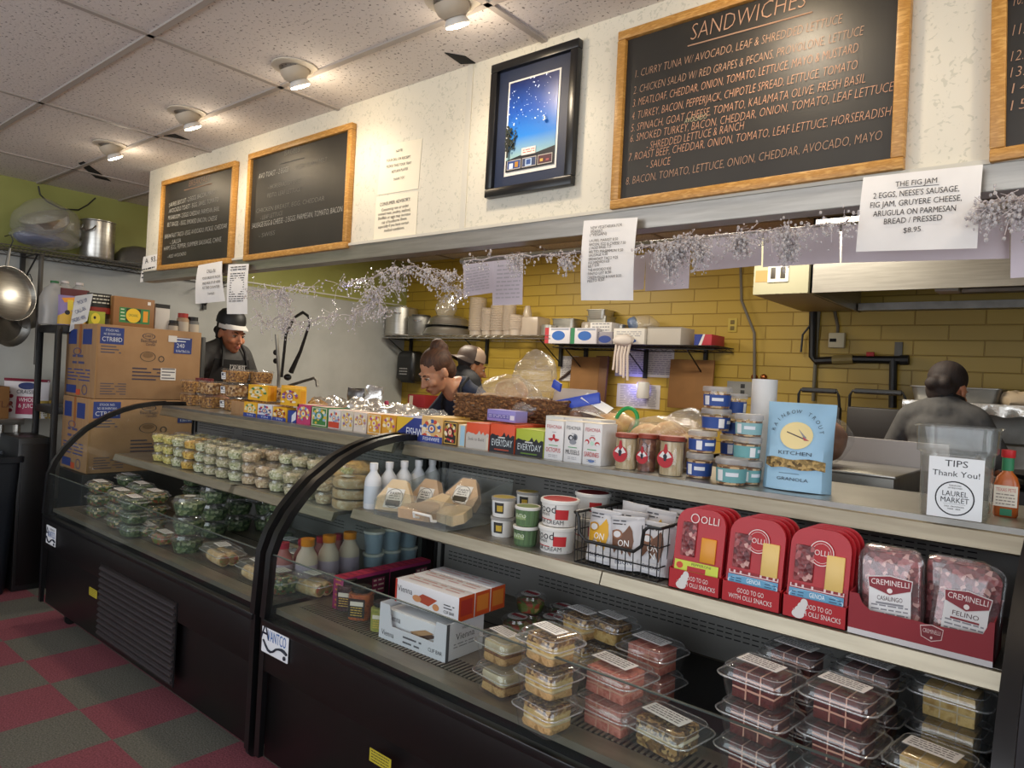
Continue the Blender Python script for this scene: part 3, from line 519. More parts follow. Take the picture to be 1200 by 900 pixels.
garland('crystal bead garland right of the fig jam sign, running out of the photo',[[(1148,238),(1170,236),(1200,232),(1250,226)],[(1150,243),(1165,250)],[(1195,236),(1197,250)]],40,17,spread=9)
# ============================================================ people
def remesh(mb,name,mat,parent,vox=.008,smooth=6,cut=None):
    o=mb.build(name,smooth=0); m=o.modifiers.new('r','REMESH'); m.mode='VOXEL'; m.voxel_size=vox; m.use_smooth_shade=True
    s=o.modifiers.new('s','SMOOTH'); s.factor=.5; s.iterations=smooth
    dg=bpy.context.evaluated_depsgraph_get(); me=bpy.data.meshes.new_from_object(o.evaluated_get(dg)); bpy.data.objects.remove(o)
    if cut:
        bm=bmesh.new(); bm.from_mesh(me); bmesh.ops.delete(bm,geom=[v for v in bm.verts if cut(v.co)],context='VERTS'); bm.to_mesh(me); bm.free()
    me.materials.clear(); me.materials.append(MATL(mat)); me.polygons.foreach_set('material_index',[0]*len(me.polygons)); me.polygons.foreach_set('use_smooth',[True]*len(me.polygons)); me.name=name
    q=bpy.data.objects.new(name,me); COL.objects.link(q); q.parent=parent; return q
def caps(mb,pts,rad,m='#888888'):
    pts=[Vector(p) for p in pts]
    for a,b,ra,rb in zip(pts,pts[1:],rad,rad[1:]): mb.tube([a,b],[ra,rb],m,12)
    for p,r in zip(pts,rad): mb.ell(p,r,m,12,8)
def head_geo(mb,T,fem=True,m='#888888'):
    E=lambda c,r: mb.ell(c,r,m,18,12,M=T)
    E((0,.018,.04),(.074,.092,.082)); E((0,-.022,-.02),(.064,.07,.085)); E((0,-.058,-.092),(.030,.028,.022)); E((0,-.03,-.07),(.05,.05,.04))
    for s in (-1,1): E((s*.036,-.062,-.03),(.026,.026,.024)); E((s*.076,.012,-.008),(.009,.02,.03)); E((s*.012,-.103,-.038),(.009,.01,.008)); E((s*.030,-.076,.024),(.022,.012,.008))
    caps_T=[T@Vector(p) for p in ((0,-.086,.016),(0,-.100,-.012),(0,-.114,-.034))]; caps(mb,caps_T,(.009,.010,.012),m)
    E((0,-.084,-.062),(.024,.014,.007)); E((0,-.082,-.073),(.020,.014,.008))
    caps(mb,[T@Vector((0,.02,-.05)),T@Vector((0,.035,-.16))],(.052,.056),m)
def hand_geo(mb,w,d,side,m='#888888'):
    """palm and five bent fingers from the wrist w along direction d"""
    d=Vector(d).normalized(); sx=d.cross(Vector((0,0,1))); sx=sx.normalized() if sx.length>.1 else Vector((1,0,0)); nz=sx.cross(d)
    M=Matrix((sx*side,d,nz*-1)).transposed().to_4x4(); M.translation=Vector(w)
    mb.ell((0,.045,0),(.040,.052,.016),m,14,9,M=M)
    for i,(x,l) in enumerate(((-.031,.062),(-.011,.072),(.010,.068),(.030,.052))):
        caps(mb,[M@Vector(p) for p in ((x,.08,0),(x*1.1,.08+l*.5,.006),(x*1.15,.08+l*.8,.022),(x*1.15,.08+l*.92,.038))],(.0095,.009,.0085,.0075),m)
    caps(mb,[M@Vector(p) for p in ((-.03,.025,.006),(-.055,.055,.014),(-.056,.085,.024))],(.013,.010,.0085),m)
def person(label,loc,rz,s,lean,head,arms,skin,shirt,pants,hair,hat=None,apron=None,logo=False,neck=None):
    t=thing('person',label,'person',loc,rz); S=lambda v:Vector(v)*s
    def ln(p,piv=.95):
        p=Vector(p)
        if p.z>piv: q=Matrix.Rotation(lean,3,'X')@(p-Vector((0,0,piv))); p=q+Vector((0,0,piv))
        return p
    b=MB(); hp,(hy,hx,hr)=head[0],head[1]
    hc=ln((0,-.01,1.60))+Vector(hp); hw=Matrix.Rotation(rz,3,'Z')@S(hc); t.location.x-=hw.x; t.location.y-=hw.y; T=Matrix.Translation(S(hc))@Matrix.Rotation(hy,4,'Z')@Matrix.Rotation(hx,4,'X')@Matrix.Rotation(hr,4,'Y')@Matrix.Scale(s*1.1,4)
    head_geo(b,T); c=MB(); p_=MB(); nb=ln((0,.015,1.43))
    caps(b,[T@Vector((0,.03,-.12)),S(nb),S(ln((0,.01,1.36)))],(.054*s,.052*s,.055*s))
    for mb,g in ((b,0),(c,.012)):
        for q,r in (((0,.0,1.0),(.16,.11,.13)),((0,-.0,1.14),(.145,.105,.16)),((0,-.005,1.27),(.160,.110,.115))):
            Tm=Matrix.Translation(S(ln(q)))@Matrix.Rotation(lean,4,'X'); mb.ell((0,0,0),tuple((x+g)*s for x in r),'#888888',18,12,M=Tm)
        if g: caps(mb,[S(ln((0,.012,1.35))),S(ln((0,.02,1.395)))],(.100*s,.080*s))
        caps(mb,[S(ln((-.135,.01,1.335))),S(ln((-.05,.015,1.365))),S(ln((.05,.015,1.365))),S(ln((.135,.01,1.335)))],tuple((x+g)*s for x in (.055,.060,.060,.055)))
    for i,(sh,el,wr) in enumerate(((ln((-.155,.01,1.325)),)+tuple(arms[0]),(ln((.155,.01,1.325)),)+tuple(arms[1]))):
        el,wr=Vector(el),Vector(wr); caps(b,[S(sh),S(el),S(wr)],(.05*s,.042*s,.030*s)); hand_geo(b,S(wr),(wr-el),-1 if i else 1)
        m_=sh.lerp(el,.8); caps(c,[S(sh),S(m_)],(.060*s,.060*s))
    for sx in (-1,1):
        caps(b,[S((sx*.09,0,.92)),S((sx*.10,-.01,.50)),S((sx*.10,.02,.09))],(.085*s,.058*s,.042*s)); caps(b,[S((sx*.10,.03,.05)),S((sx*.11,-.13,.035))],(.04*s,.033*s))
        caps(p_,[S((sx*.09,0,.92)),S((sx*.10,-.01,.50)),S((sx*.10,.02,.12))],(.108*s,.078*s,.066*s))
    p_.ell(S((0,0,.95)),(.18*s,.135*s,.12*s),'#888888',16,10)
    remesh(b,'body',skin,t,.007,5); remesh(c,'shirt',shirt,t,.010,5); remesh(p_,'trousers',pants,t,.012,4)
    # face details and hair ride on the head
    e=MB()
    for sx in (-1,1): e=MB(); e.ell((sx*.030,-.0745,.002),(.0135,.0125,.0075),'eye_white',12,8,M=T); e.ell((sx*.030-.002,-.0845,.001),(.0058,.004,.0062),'eye_dark',10,6,M=T); e.tube([(sx*.016,-.0885,.0075),(sx*.031,-.0885,.0105),(sx*.045,-.079,.005)],.0018,'hair_dark',5,M=T); e.build('eye',t)
    e=MB()
    for sx in (-1,1): e=MB(); e.tube([(sx*.014,-.0895,.021),(sx*.032,-.089,.029),(sx*.052,-.072,.022)],[.0028,.0036,.0015],'hair_dark',6,M=T); e.build('eyebrow',t)
    e=MB(); e.ell((0,-.0945,-.0635),(.021,.0055,.0045),'lip',14,7,M=T); e.ell((0,-.092,-.0725),(.018,.0065,.0058),'lip',14,7,M=T); e.build('lips',t)
    h=MB(); style,hm=hair; h.ell((0,.026,.05),(.081,.094,.083),'#888888',20,14,M=T); h.ell((0,.06,-.01) if style!='short' else (0,.052,.012),(.066,.058,.075) if style!='short' else (.064,.05,.05),'#888888',18,12,M=T)
    if style=='bun': h.ell((0,.075,.125),(.042,.042,.036),'#888888',14,10,M=T); h.ell((.02,.09,.10),(.03,.03,.03),'#888888',M=T)
    if style=='low': h.ell((.012,.115,-.005),(.036,.03,.032),'#888888',14,10,M=T); h.ell((-.03,.10,.0),(.03,.03,.03),'#888888',M=T)
    Ti=T.inverted()
    o=remesh(h,'hair',hm,t,.007,2,cut=lambda v:(lambda q:(q.y<-.030 and q.z<.062+.3*(q.y+.03)) or (q.y<.0 and q.z<-.005) or (abs(q.x)>.066 and q.y<.03 and q.z<.012))(Ti@v))
    if hat=='cap' or hat=='trucker':
        Tk=T@Matrix.Translation((0,.044,0))@Matrix.Rotation(PI,4,'Z') if hat=='trucker' else T@Matrix.Translation((0,.006,.016))
        c1,c2=('#121214','#e4e0da') if hat=='cap' else ('#3a2a20','#b49c86')
        a=MB(); n=24
        for k,(m,sel) in enumerate((('A',1),)):
            L=[]
            for (q,z) in ((1.0,.045),(1.0,.075),(.93,.105),(.72,.132),(.4,.146),(.02,.15)): L.append([(.088*q*math.cos(2*PI*i/n),.022+.102*q*math.sin(2*PI*i/n),z) for i in range(n)])
            a.loft(L,c1,Tk,False,True)
            if hat=='trucker':
                for fi,f in enumerate(a.f):
                    cy=sum((Tk.inverted()@a.v[i]).y for i in f)/len(f)
                    if cy>.03: a.mi[fi]=a.slot(c2)
        a.build('cap_crown',t)
        v=MB(); G=[]
        for i in range(13):
            th=PI+PI*i/12; x=.086*math.cos(th); y=.022+.1*math.sin(th); w=math.sin(PI*i/12); G.append([(x,y,.052),(x*1.0,y-.055*w,.036-.02*(abs(x)/.086)**2),(x,y-.055*w,.040-.02*(abs(x)/.086)**2),(x,y,.056)])
        v.loft(G,c2 if hat=='cap' else c1,Tk); v.build('cap_brim',t)
    if hat=='band': 
        a=MB(); n=24; a.loft([[(.09*math.cos(2*PI*i/n),.02+.103*math.sin(2*PI*i/n),z+.012*math.sin(2*PI*i/n)*-1) for i in range(n)] for z in (.035,.07)],'#17171a',T,False,False); a.build('visor_band',t)
        v=MB(); G=[]
        for i in range(13):
            th=PI+PI*i/12; x=.088*math.cos(th); y=.022+.1*math.sin(th); w=math.sin(PI*i/12); G.append([(x,y,.05),(x,y-.06*w,.04),(x,y-.06*w,.044),(x,y,.054)])
        v.loft(G,'#17171a',T); v.build('visor_brim',t)
    if apron:
        a=MB(); F=[]
        for i in range(9):
            z=.62+i*.085; y=-.145 if z<1.05 else -.142+.0*(z-1.05); hw=.2 if z<1.0 else .2-.22*(z-1.0); F.append([S(ln((x*hw,y+.05*abs(x)**2,z))) for x in (-1,-.5,0,.5,1)]+[S(ln((x*hw,y+.05*abs(x)**2+.006,z))) for x in (1,.5,0,-.5,-1)])
        a.loft(F,'apron'); a.build('apron',t)
    if apron or neck:
        a=MB()
        for sx in (-1,1): a.tube([S(ln(q)) for q in ((sx*.10,-.130,1.25),(sx*.085,-.100,1.36),(sx*.070,-.03,1.44),(sx*.048,.065,1.445),(0,.088,1.435))],.010*s,'apron',6)
        a.build('apron_strap',t)
    if logo:
        a=MB(); ro=face(S(ln((0,-.158,1.23))),(1,0,0),Matrix.Rotation(lean,3,'X')@Vector((0,0,1))); 
        for q,zz,h,w in (('BURLINGTON ROAD',.032,.011,.13),('LAUREL',.0,.03,.13),('MARKET',-.04,.03,.13)): a.text(q,ro@Matrix.Translation((0,zz,.016)),h*s,'#dddad6','c',w*s)
        a.build('shirt_print',t,smooth=0)
    return t
hp=P(271,393,Y=2.95); person('person in grey logo t-shirt, black apron and white-brimmed cap, looking down',(hp.x,2.95,KF),R(94),1.12,R(6),((0,-.02,(hp.z-KF)/1.12-1.585),(R(4),R(14),R(0))),(((-.26,-.02,1.1),(-.14,-.24,1.02)),((.26,-.02,1.1),(.14,-.24,1.02))),'skin','tee_grey','tee_black',('low','hair_dark'),hat='cap',apron=True,logo=True)
hp=P(511,437,Y=3.0); person('person in navy t-shirt with a dark hair bun, bending down behind the basket',(hp.x,3.0,KF),R(-6),1.0,R(34),((-.02,-.05,(hp.z-KF)-1.475),(R(-12),R(34),R(6))),(((-.25,-.30,1.08),(-.12,-.44,1.02)),((.25,-.30,1.08),(.12,-.44,1.02))),'skin_light','tee_navy','jeans',('bun','hair_brown'),neck=True)
hp=P(553,428,Y=4.1); person('person in black top and brown backwards trucker cap, under the wall shelf',(hp.x,4.1,KF),R(160),1.03,R(8),((0,-.0,(hp.z-KF)/1.03-1.61),(R(-8),R(14),R(0))),(((-.26,-.08,1.1),(-.14,-.3,1.08)),((.26,-.08,1.1),(.14,-.3,1.08))),'skin_tan','tee_black','jeans',('short','hair_dark'),hat='trucker')
hp=P(1111,456,Y=4.2); person('person in grey t-shirt with tied dark hair, back turned, at the right',(hp.x,4.2,KF),R(172),1.0,R(8),((0,-.0,(hp.z-KF)-1.60),(R(-10),R(18),R(0))),(((-.26,-.08,1.1),(-.14,-.3,1.08)),((.26,-.08,1.1),(.14,-.3,1.08))),'skin','tee_grey','tee_black',('low','hair_dark'),neck=True)
# ============================================================ kitchen: shelves, equipment and things against the walls
def wire_shelf(label,x0,x1,y0,y1,z,front,m='chrome',brackets=(),pole=None,group=None):
    """front: 'y' = open edge at y0 facing the shop, 'x' = open edge at x1"""
    t=thing('wire_shelf',label,'shelf',((x0+x1)/2,(y0+y1)/2,z),0,group); w=MB(); hx,hy=(x1-x0)/2,(y1-y0)/2
    for zz in (-.004,-.034): w.tube([(-hx,-hy,zz),(hx,-hy,zz),(hx,hy,zz),(-hx,hy,zz)],.004,m,6,closed=True)
    if front=='y': L=2*hx; pt=lambda a,q,zz:(-hx+a,q*hy,zz)
    else: L=2*hy; pt=lambda a,q,zz:(q*hx,-hy+a,zz)
    n=int(L/.028)
    for i in range(n+1): w.tube([pt(L*i/n,-1,-.001),pt(L*i/n,1,-.001)],.0016,m,4)
    k=int(L/.05); 
    for q in (-1,1): w.tube([pt(L*i/k,q,-.004 if i%2 else -.034) for i in range(k+1)],.0022,m,4)
    for q in (-.4,.3): w.tube([pt(0,q,-.007),pt(L,q,-.007)],.003,m,5)
    w.build('wire_deck',t)
    for a in brackets:
        b=MB(); A=pt(a,-.9 if front=='y' else .9,-.036); B=pt(a,1 if front=='y' else -1,-.036); C=(B[0],B[1],-.24)
        b.tube([A,C],.006,'black_metal',6); b.tube([A,B],.006,'black_metal',6); b.box((B[0],B[1],-.14),(.03,.03,.26),'black_metal'); b.build('bracket',t)
    if pole: 
        b=MB()
        for px_,py_,za,zb in pole: b.tube([(px_-t.location.x,py_-t.location.y,za-z),(px_-t.location.x,py_-t.location.y,zb-z)],.016,m,12); b.box((px_-t.location.x,py_-t.location.y,zb-z+.12),(.05,.05,.05),'black_metal',.006); 
        b.build('shelf_pole',t)
    return t
def at_shelf(px,Y,z): return Vector((P(px,400,Y=Y).x,Y,z))
Z1,Z2=1.975,1.90
s1=P(448,392,Y=5.12).x; s2=P(645,395,Y=5.12).x; s3=P(838,400,Y=5.12).x
wire_shelf('long wire wall shelf with pots and plastic cups on the yellow block wall',s1,s2,5.12,5.48,Z1,'y',brackets=(.08,1.25,2.2),group='wire wall shelves')
wire_shelf('short wire wall shelf with glove boxes and steel pans on the yellow block wall',s2+.03,s3,5.12,5.48,Z2,'y',m='black_metal',brackets=(.12,.75,1.3),group='wire wall shelves')
def wpx(px0,px1,Y): a,b=P(px0,390,Y=Y).x,P(px1,390,Y=Y).x; return (a+b)/2,b-a
def hpx(n,Y,px): return n*depth(P(px,390,Y=Y))/FOC
def lathe_thing(name,label,cat,loc,prof,m,parts=(),n=24,group=None,rot=None):
    t=thing(name,label,cat,loc,0,group,rot); MB().lathe(prof,m,n).build('pot_body' if 'pot' in name else 'body',t)
    for nm,mb in parts: mb.build(nm,t)
    return t
def pot(label,px0,px1,pyh,Y,z,m='steel',cat='pot',name='stock_pot',group=None):
    x,w=wpx(px0,px1,Y); r=w/2*1.12; h=hpx(pyh,Y,px0); t=thing(name,label,cat,(x,Y,z),0,group)
    MB().lathe([(.0001,0),(r*.96,0),(r,.01),(r,h),(r*1.03,h+.004),(r*1.03,h+.008),(r*.97,h+.006),(r*.96,.02),(.0001,.015)],m,28).build('pot_body',t)
    for a in (R(-60),R(120)):
        k=MB(); T=TR(0,0,h*.8,a); k.tube([(r,-.045,0),(r+.03,-.04,-.004),(r+.035,0,-.006),(r+.03,.04,-.004),(r,.045,0)],.005,'chrome',6,M=T); k.build('handle',t)
    return t
pot('tall steel stock pot at the left end of the long wall shelf',459,481,31,5.28,Z1,group='pots on the wall shelf')
pot('small dark pot between the tall stock pot and the stacked bowls',484,503,20,5.22,Z1,'steel_dull',name='saucepan')
p=at_shelf(492,5.2,Z1+.115); lathe_thing('mixing_bowl','dark mixing bowl resting on the small pot on the wall shelf','bowl',p,[(.03,.0),(.08,.05),(.10,.10),(.105,.10),(.085,.05),(.03,.008)],'steel_dull')
x,w=wpx(505,547,5.3); 
for i,(k,l) in enumerate(((1.0,'bottom wide steel bowl of the upturned pair on the wall shelf'),(.86,'upper upturned steel bowl of the pair on the wall shelf'))):
    r=w/2*k; t=thing('mixing_bowl',l,'bowl',(x,5.3,Z1+i*.105),0,'steel bowls on the wall shelf'); MB().lathe([(r*1.05,0),(r*1.04,.006),(r*.98,.02),(r*.88,.075),(r*.6,.105),(.001,.108)],'steel',30).build('bowl_body',t); MB().lathe([(r*1.03,-.001),(r*1.07,.004),(r*1.03,.009)],'chrome',30,None,False,False).build('rolled_rim',t)
# foil-wrapped cake in its bag hanging over the bowls
b=MB(); b.ell((0,0,0),(.13,.08,.13),'bag_clear',22,16); b.crumple(.03,9,3); t=thing('plastic_bag','crinkled clear bag hanging above the upturned steel bowls','bag',(P(524,345,Y=5.2).x,5.2,Z1+.29)); b.build('bag_film',t); k=MB(); k.tube([(0,.0,.12),(0,.1,.2),(0,.28,.22)],.004,'white_plastic',5); k.build('tie',t)
# stacks of plastic cups
for i,(a,c,h,l) in enumerate(((551,566,45,'first and tallest stack of clear plastic cups from the left'),(565,577,33,'second stack of clear cups, lower than the first'),(576,592,36,'third stack of clear plastic cups on the wall shelf'),(590,602,38,'fourth stack of clear plastic cups, beside the small cups'),(598,611,24,'stack of small clear cups in front of the tall stacks'))):
    Y=5.34 if i<4 else 5.2; x,w=wpx(a,c,Y); H=hpx(h,Y,a); n=max(5,int(H/.02)); m=MB()
    L=[(w*.40,0),(w*.42,.06)]; z=.06
    for k in range(n): zz=.06+(H-.06)*k/n; L+=[(w*.5,zz),(w*.5,zz+.006),(w*.46,zz+.008)]
    L+=[(w*.5,H)]; tag(m.lathe(L,'cup_stack',18,None,True,False).build('cup_stack',loc=(x,Y,Z1)),l,'cups','stacks of plastic cups on the wall shelf')
x,w=wpx(612,622,5.35); tag(MB().lathe([(w*.5,0),(w*.5,.05)]+[(w*.5-.001*k*w*10,.05+.02*k) for k in range(10)]+[(w*.25,.3)],'cup_stack',16).build('cup_stack',loc=(x,5.35,Z1)),'tall narrow stack of clear lids right of the cups','cups')
x,w=wpx(613,637,5.3); tag(MB().box((0,0,.09),(w,.2,.18),'cup_stack',.012).build('plastic_tub',loc=(x,5.3,Z1)),'pale translucent box right of the cup stacks on the wall shelf','tub')
x,w=wpx(636,650,5.25); t=thing('steel_canister','small steel canister at the right end of the long wall shelf','canister',(x,5.25,Z1)); MB().lathe([(.0001,0),(.07,0),(.07,.1),(.068,.1),(.066,.01),(.0001,.008)],'steel',20).build('body',t)
# second shelf
def bx(name,label,cat,loc,d,m,specs=(),rz=0,side=(),top=(),group=None,bev=.0015):
    mb=MB(); w,dd,h=d; mb.box((0,0,h/2),(w,dd,h),m,bev)
    if specs: mb.pr(face((-w/2,-dd/2,0),(1,0,0),(0,0,1)),w,h,specs)
    if side: mb.pr(face((w/2,-dd/2,0),(0,1,0),(0,0,1)),dd,h,side)
    if top: mb.pr(face((-w/2,-dd/2,h),(1,0,0),(0,1,0)),w,dd,top)
    return tag(mb.build(name,loc=loc,rz=rz),label,cat,group)
def shelf_box(label,a,c,h,Y,z,m,specs,dd=.24,name='glove_box',cat='box',group='boxes on the short wall shelf',**k):
    x,w=wpx(a,c,Y); return bx(name,label,cat,(x,Y,z),(w,dd,hpx(h,Y,a)),m,specs,group=group,**k)
oval=lambda c:[('r',0,0,.16,1,c),('e',.55,.5,.26,.3,'#2a62b0'),('r',.25,.84,.95,.96,'#9a9fae')]
shelf_box('white glove box with a red side panel and blue oval on the wall shelf',648,677,18,5.24,Z2,'#d2cfd4',oval('#b03038'))
shelf_box('white glove box with a green side panel and blue oval on the wall shelf',678,708,18,5.24,Z2,'#d2cfd4',oval('#2a7a50'))
shelf_box('dull grey box with a small blue oval right of the green-sided glove box',709,727,14,5.26,Z2,'#8a8690',[('e',.5,.4,.4,.3,'#24408a')])
shelf_box('long white box of wrap with blue oval on the wall shelf',728,764,18,5.22,Z2,'#d8d4cc',[('e',.5,.2,.25,.15,'#2a5ab0'),('l',.1,.9,.75,.5,3,'#8c8c96',2)])
shelf_box('open grey-white carton at the middle of the short wall shelf',767,806,20,5.24,Z2,'#b8b2a8',[('r',.0,.93,1,1,'#8a8478')])
shelf_box('red and blue foil wrap box at the right end of the short wall shelf',822,842,13,5.3,Z2,'#b0303c',[('p',[(0,1),(.5,1),(.25,0),(0,0)],'#2a3a86'),('p',[(.5,1),(.62,1),(.42,0),(.25,0)],'#d6d2d0')])
shelf_box('small white carton standing on the grey box of the wall shelf',700,725,12,5.3,Z2+.1,'#d9d6d2',[('l',.1,.9,.8,.2,3,'#8a8a90',2)])
def hotel_pan(label,a,c,h,Y,z,group='steel pans on the short wall shelf'):
    x,w=wpx(a,c,Y); H=hpx(h,Y,a); t=thing('steel_pan',label,'pan',(x,Y,z),0,group); d=.2; mb=MB()
    o=lambda q,zz:[(px_,py_,zz) for px_,py_ in rrect(w*q,d*q,.03)]
    mb.loft([o(.84,0),o(.95,H*.9),o(.95,H),o(1.03,H),o(1.03,H-.004)],'steel'); mb.build('pan_body',t)
    MB().loft([o(.93,H-.002),o(.82,.01)],'steel_dull',None,False,True).build('pan_inside',t)
hotel_pan('square steel pan standing behind the red-sided glove box',652,678,30,5.38,Z2)
hotel_pan('upper steel pan standing on the pile behind the green-sided glove box',692,714,11,5.4,Z2+.235)
hotel_pan('steel pan beneath the upper pan, behind the green-sided glove box',692,716,34,5.42,Z2)
hotel_pan('dark steel pan at the middle of the short wall shelf',711,736,24,5.4,Z2)
x,w=wpx(676,694,5.3); tag(MB().lathe([(w*.42,0),(w*.5,.06),(w*.5,.20),(w*.46,.21)],'cup_stack',16).build('deli_tub_stack',loc=(x,5.39,Z2)),'pinkish stack of deli tubs between the steel pans','tubs')
b=MB(); b.ell((0,0,.07),(.15,.09,.075),'bag_clear',18,12); b.ell((-.1,0,.08),(.05,.06,.06),'#2a6aa8',12,8); b.crumple(.02,14,5); tag(b.build('plastic_bag',loc=(P(752,380,Y=5.34).x,5.36,Z2+.12)),'soft plastic bag with a blue end lying on the wall shelf boxes','bag')
b=MB(); 
for k in range(5): b.tube([(k*.03-.06,0,0),(k*.03-.07,-.01,-.1),(k*.034-.07,-.015,-.22-.02*k)],.012,'#cfc2b8',6)
b.ell((.0,0,.03),(.1,.05,.05),'#d9d0c8',12,8); b.crumple(.008,30,1); tag(b.build('hanging_cloth',loc=(P(731,405,Y=5.08).x,5.07,Z2+.0)),'white cloth strips hanging from the front of the short wall shelf','cloth')
# on the block wall
Yw=YB-.012
def wall_box(name,label,cat,q,d,m,specs=(),bev=.004,group=None):
    a=P(*q[0],Y=Yw); b=P(*q[1],Y=Yw); w=abs(b.x-a.x); h=abs(a.z-b.z); return bx(name,label,cat,((a.x+b.x)/2,YB-d/2-.001,min(a.z,b.z)),(w,d,h),m,specs,bev=bev,group=group)
t=thing('paper_towel_dispenser','black paper towel dispenser on the yellow wall behind the person with the bun','dispenser',(P(490,430,Y=Yw).x,YB-.12,P(490,447,Y=Yw).z)); m=MB(); m.loft([[(x,y,z) for x,y in rrect(.29*q,.22*q,.06)] for z,q in ((0,.9),(.03,1),(.26,1),(.31,.92),(.335,.7))],'black_plastic'); m.build('housing',t); m=MB(); m.pr(face((-.08,-.112,.05),(1,0,0),(0,0,1)),.16,.1,[('l',.1,.9,.8,.2,3,'#a8a8a8',2)]); m.build('printed_mark',t); MB().box((0,-.03,-.008),(.2,.03,.02),'#3a3a3c').build('paper_slot',t)
bx('carton','dark red box on a kitchen ledge below the towel dispenser','box',(P(496,468,Y=5.2).x,5.2,1.21),(.26,.2,.13),'#8a1c24',[('r',.08,.1,.3,.9,'#c9b9a8')]); slab_=MB(); slab_.box((0,0,.6),(1.6,.62,1.04),'steel_dull',.01); slab_.box((0,-.0,1.16),(1.64,.66,.04),'steel',.006); tag(slab_.build('prep_counter',loc=(P(500,468,Y=5.15).x+.2,5.155,.03)),'stainless prep counter along the yellow wall below the towel dispenser','counter')
wp=[(((722,405),(757,442)),'paper sheet on the wall left of the blue glow, under the shelf'),(((757,408),(788,443)),'blue-lit paper sheet on the wall under the shelf'),(((723,449),(772,480)),'lower paper sheet on the wall behind the white cylinder'),(((657,417),(676,447)),'paper sheet on the wall half behind the cardboard')]
for (a,c),l in wp: wall_box('paper_sheet',l,'sign',(a,c),.003,'#c9c4c0',[('l',.08,.92,.9,.1,12,'#8f8c94',2)],bev=0,group='papers on the yellow wall')
t=thing('insect_trap','white plug-in cylinder glowing blue on the yellow wall','insect trap',(P(757,466,Y=Yw).x,YB-.07,P(757,467,Y=Yw).z)); MB().lathe([(.0001,0),(.05,0),(.056,.02),(.056,.12),(.05,.14),(.0001,.145)],'white_plastic',20).build('housing',t); MB().box((-.005,.05,.08),(.05,.02,.1),'uv_tube',.004).build('glowing_back',t); lamp('glow_lamp','POINT',(-.10,.0,.11),1.1,(.2,.2,1),parent=t,shadow_soft_size=.03)
def board_(label,q,m,name='cutting_board',lean=.1,group=None,th=.02):
    a=P(*q[0],Y=Yw-.06); b=P(*q[1],Y=Yw-.06); w=abs(b.x-a.x); h=abs(a.z-b.z); return tag(MB().box((0,0,h/2),(w,th,h),m,.004).build(name,loc=((a.x+b.x)/2,YB-.10,min(a.z,b.z)),rot=(R(-3),0,0)),label,'board' if name=='cutting_board' else 'box',group)
board_('brown cutting board leaning on the yellow wall right of the blue glow',((787,421),(835,481)),'kraft_dark')
board_('flattened brown cardboard leaning on the wall right of the paper sheet',((672,418),(702,470)),'kraft_dark',name='cardboard_sheet',th=.035)
board_('narrow brown board beside the flattened cardboard on the wall',((700,417),(711,472)),'#6e4a2b',th=.03)
k=MB(); k.tube([(0,0,0),(.05,0,.03),(.13,0,.09)],[.008,.012,.012],'#4a3a34'); tag(k.build('knife_handle',loc=P(655,445,Y=YB-.014)),'dark tool handle pointing up left of the flattened cardboard','tool')
def outlet(label,q,plate='#b8a040',w=.075,h=.115):
    p=P(*q,Y=Yw); t=thing('wall_outlet',label,'outlet',(p.x,YB-.004,p.z),0,'outlets on the wall'); MB().box((0,0,0),(w,.008,h),plate,.003).build('cover_plate',t)
    for s in (-1,1): MB().box((0,-.005,s*.024),(.034,.004,.032),'#6a5a20' if plate[1]=='b' else '#2a2a2a',.003).build('socket',t)
outlet('yellow painted outlet right of the wall shelf',(858,381)); outlet('grey steel outlet plate with a black plug, left of the paper towel roll',(870,456),'#8c8c88',.26,.12)
def pipe(name,label,pts,r,m,cat='pipe',Y=Yw-.03,extra=()):
    L=[P(*q,Y=Y) for q in pts]; loc=L[-1].copy(); t=thing(name,label,cat,loc); MB().tube([v-loc for v in L],r,m,10).build('pipe_run',t)
    for nm,mb in extra: mb(nm,t,loc)
    return t
pipe('electrical_conduit','thin grey conduit bending down the yellow wall right of the shelf',[(868,312),(869,352),(884,390),(884,445)],.011,'#6c665a','conduit')
for i,(q,l) in enumerate((((884,442),'left copper fitting at the foot of the conduit'),((895,442),'right copper fitting near the foot of the conduit'))): tag(MB().ell((0,0,0),(.026,.02,.024),'copper').build('pipe_fitting',loc=P(*q,Y=YB-.016)),l,'fitting','copper fittings on the wall')
pipe('gas_pipe','thick black gas pipe coming down below the hood and turning right',[(953,345),(952,418),(956,423),(1000,421),(1062,422)],.028,'black_metal',extra=[('red_valve',lambda nm,t,l:MB().box(P(1020,415,Y=Yw-.06)-l,(.05,.02,.03),'#b02a2c',.004).build(nm,t)),('brass_coupling',lambda nm,t,l:MB().tube([P(976,422,Y=Yw-.03)-l,P(1000,421,Y=Yw-.03)-l],.034,'#8a7a4a',10).build(nm,t)),('end_cap',lambda nm,t,l:MB().tube([P(1055,422,Y=Yw-.03)-l,P(1065,422,Y=Yw-.03)-l],.034,'#1c1c1c',10).build(nm,t))])
pipe('gas_pipe','vertical black gas pipe dropping behind the grill lids',[(1047,420),(1046,478)],.026,'black_metal',Y=Yw-.035)
pipe('electrical_conduit','grey conduit running down behind the gas pipe to the grill lids',[(961,345),(957,400),(953,470)],.014,'#6a6656','conduit',Y=Yw-.01)
tag(MB().box((0,0,0),(.05,.012,.11),'#6f6d68',.003).build('pipe_bracket',loc=P(1053,410,Y=Yw)),'small grey steel bracket above the end of the gas pipe','bracket')
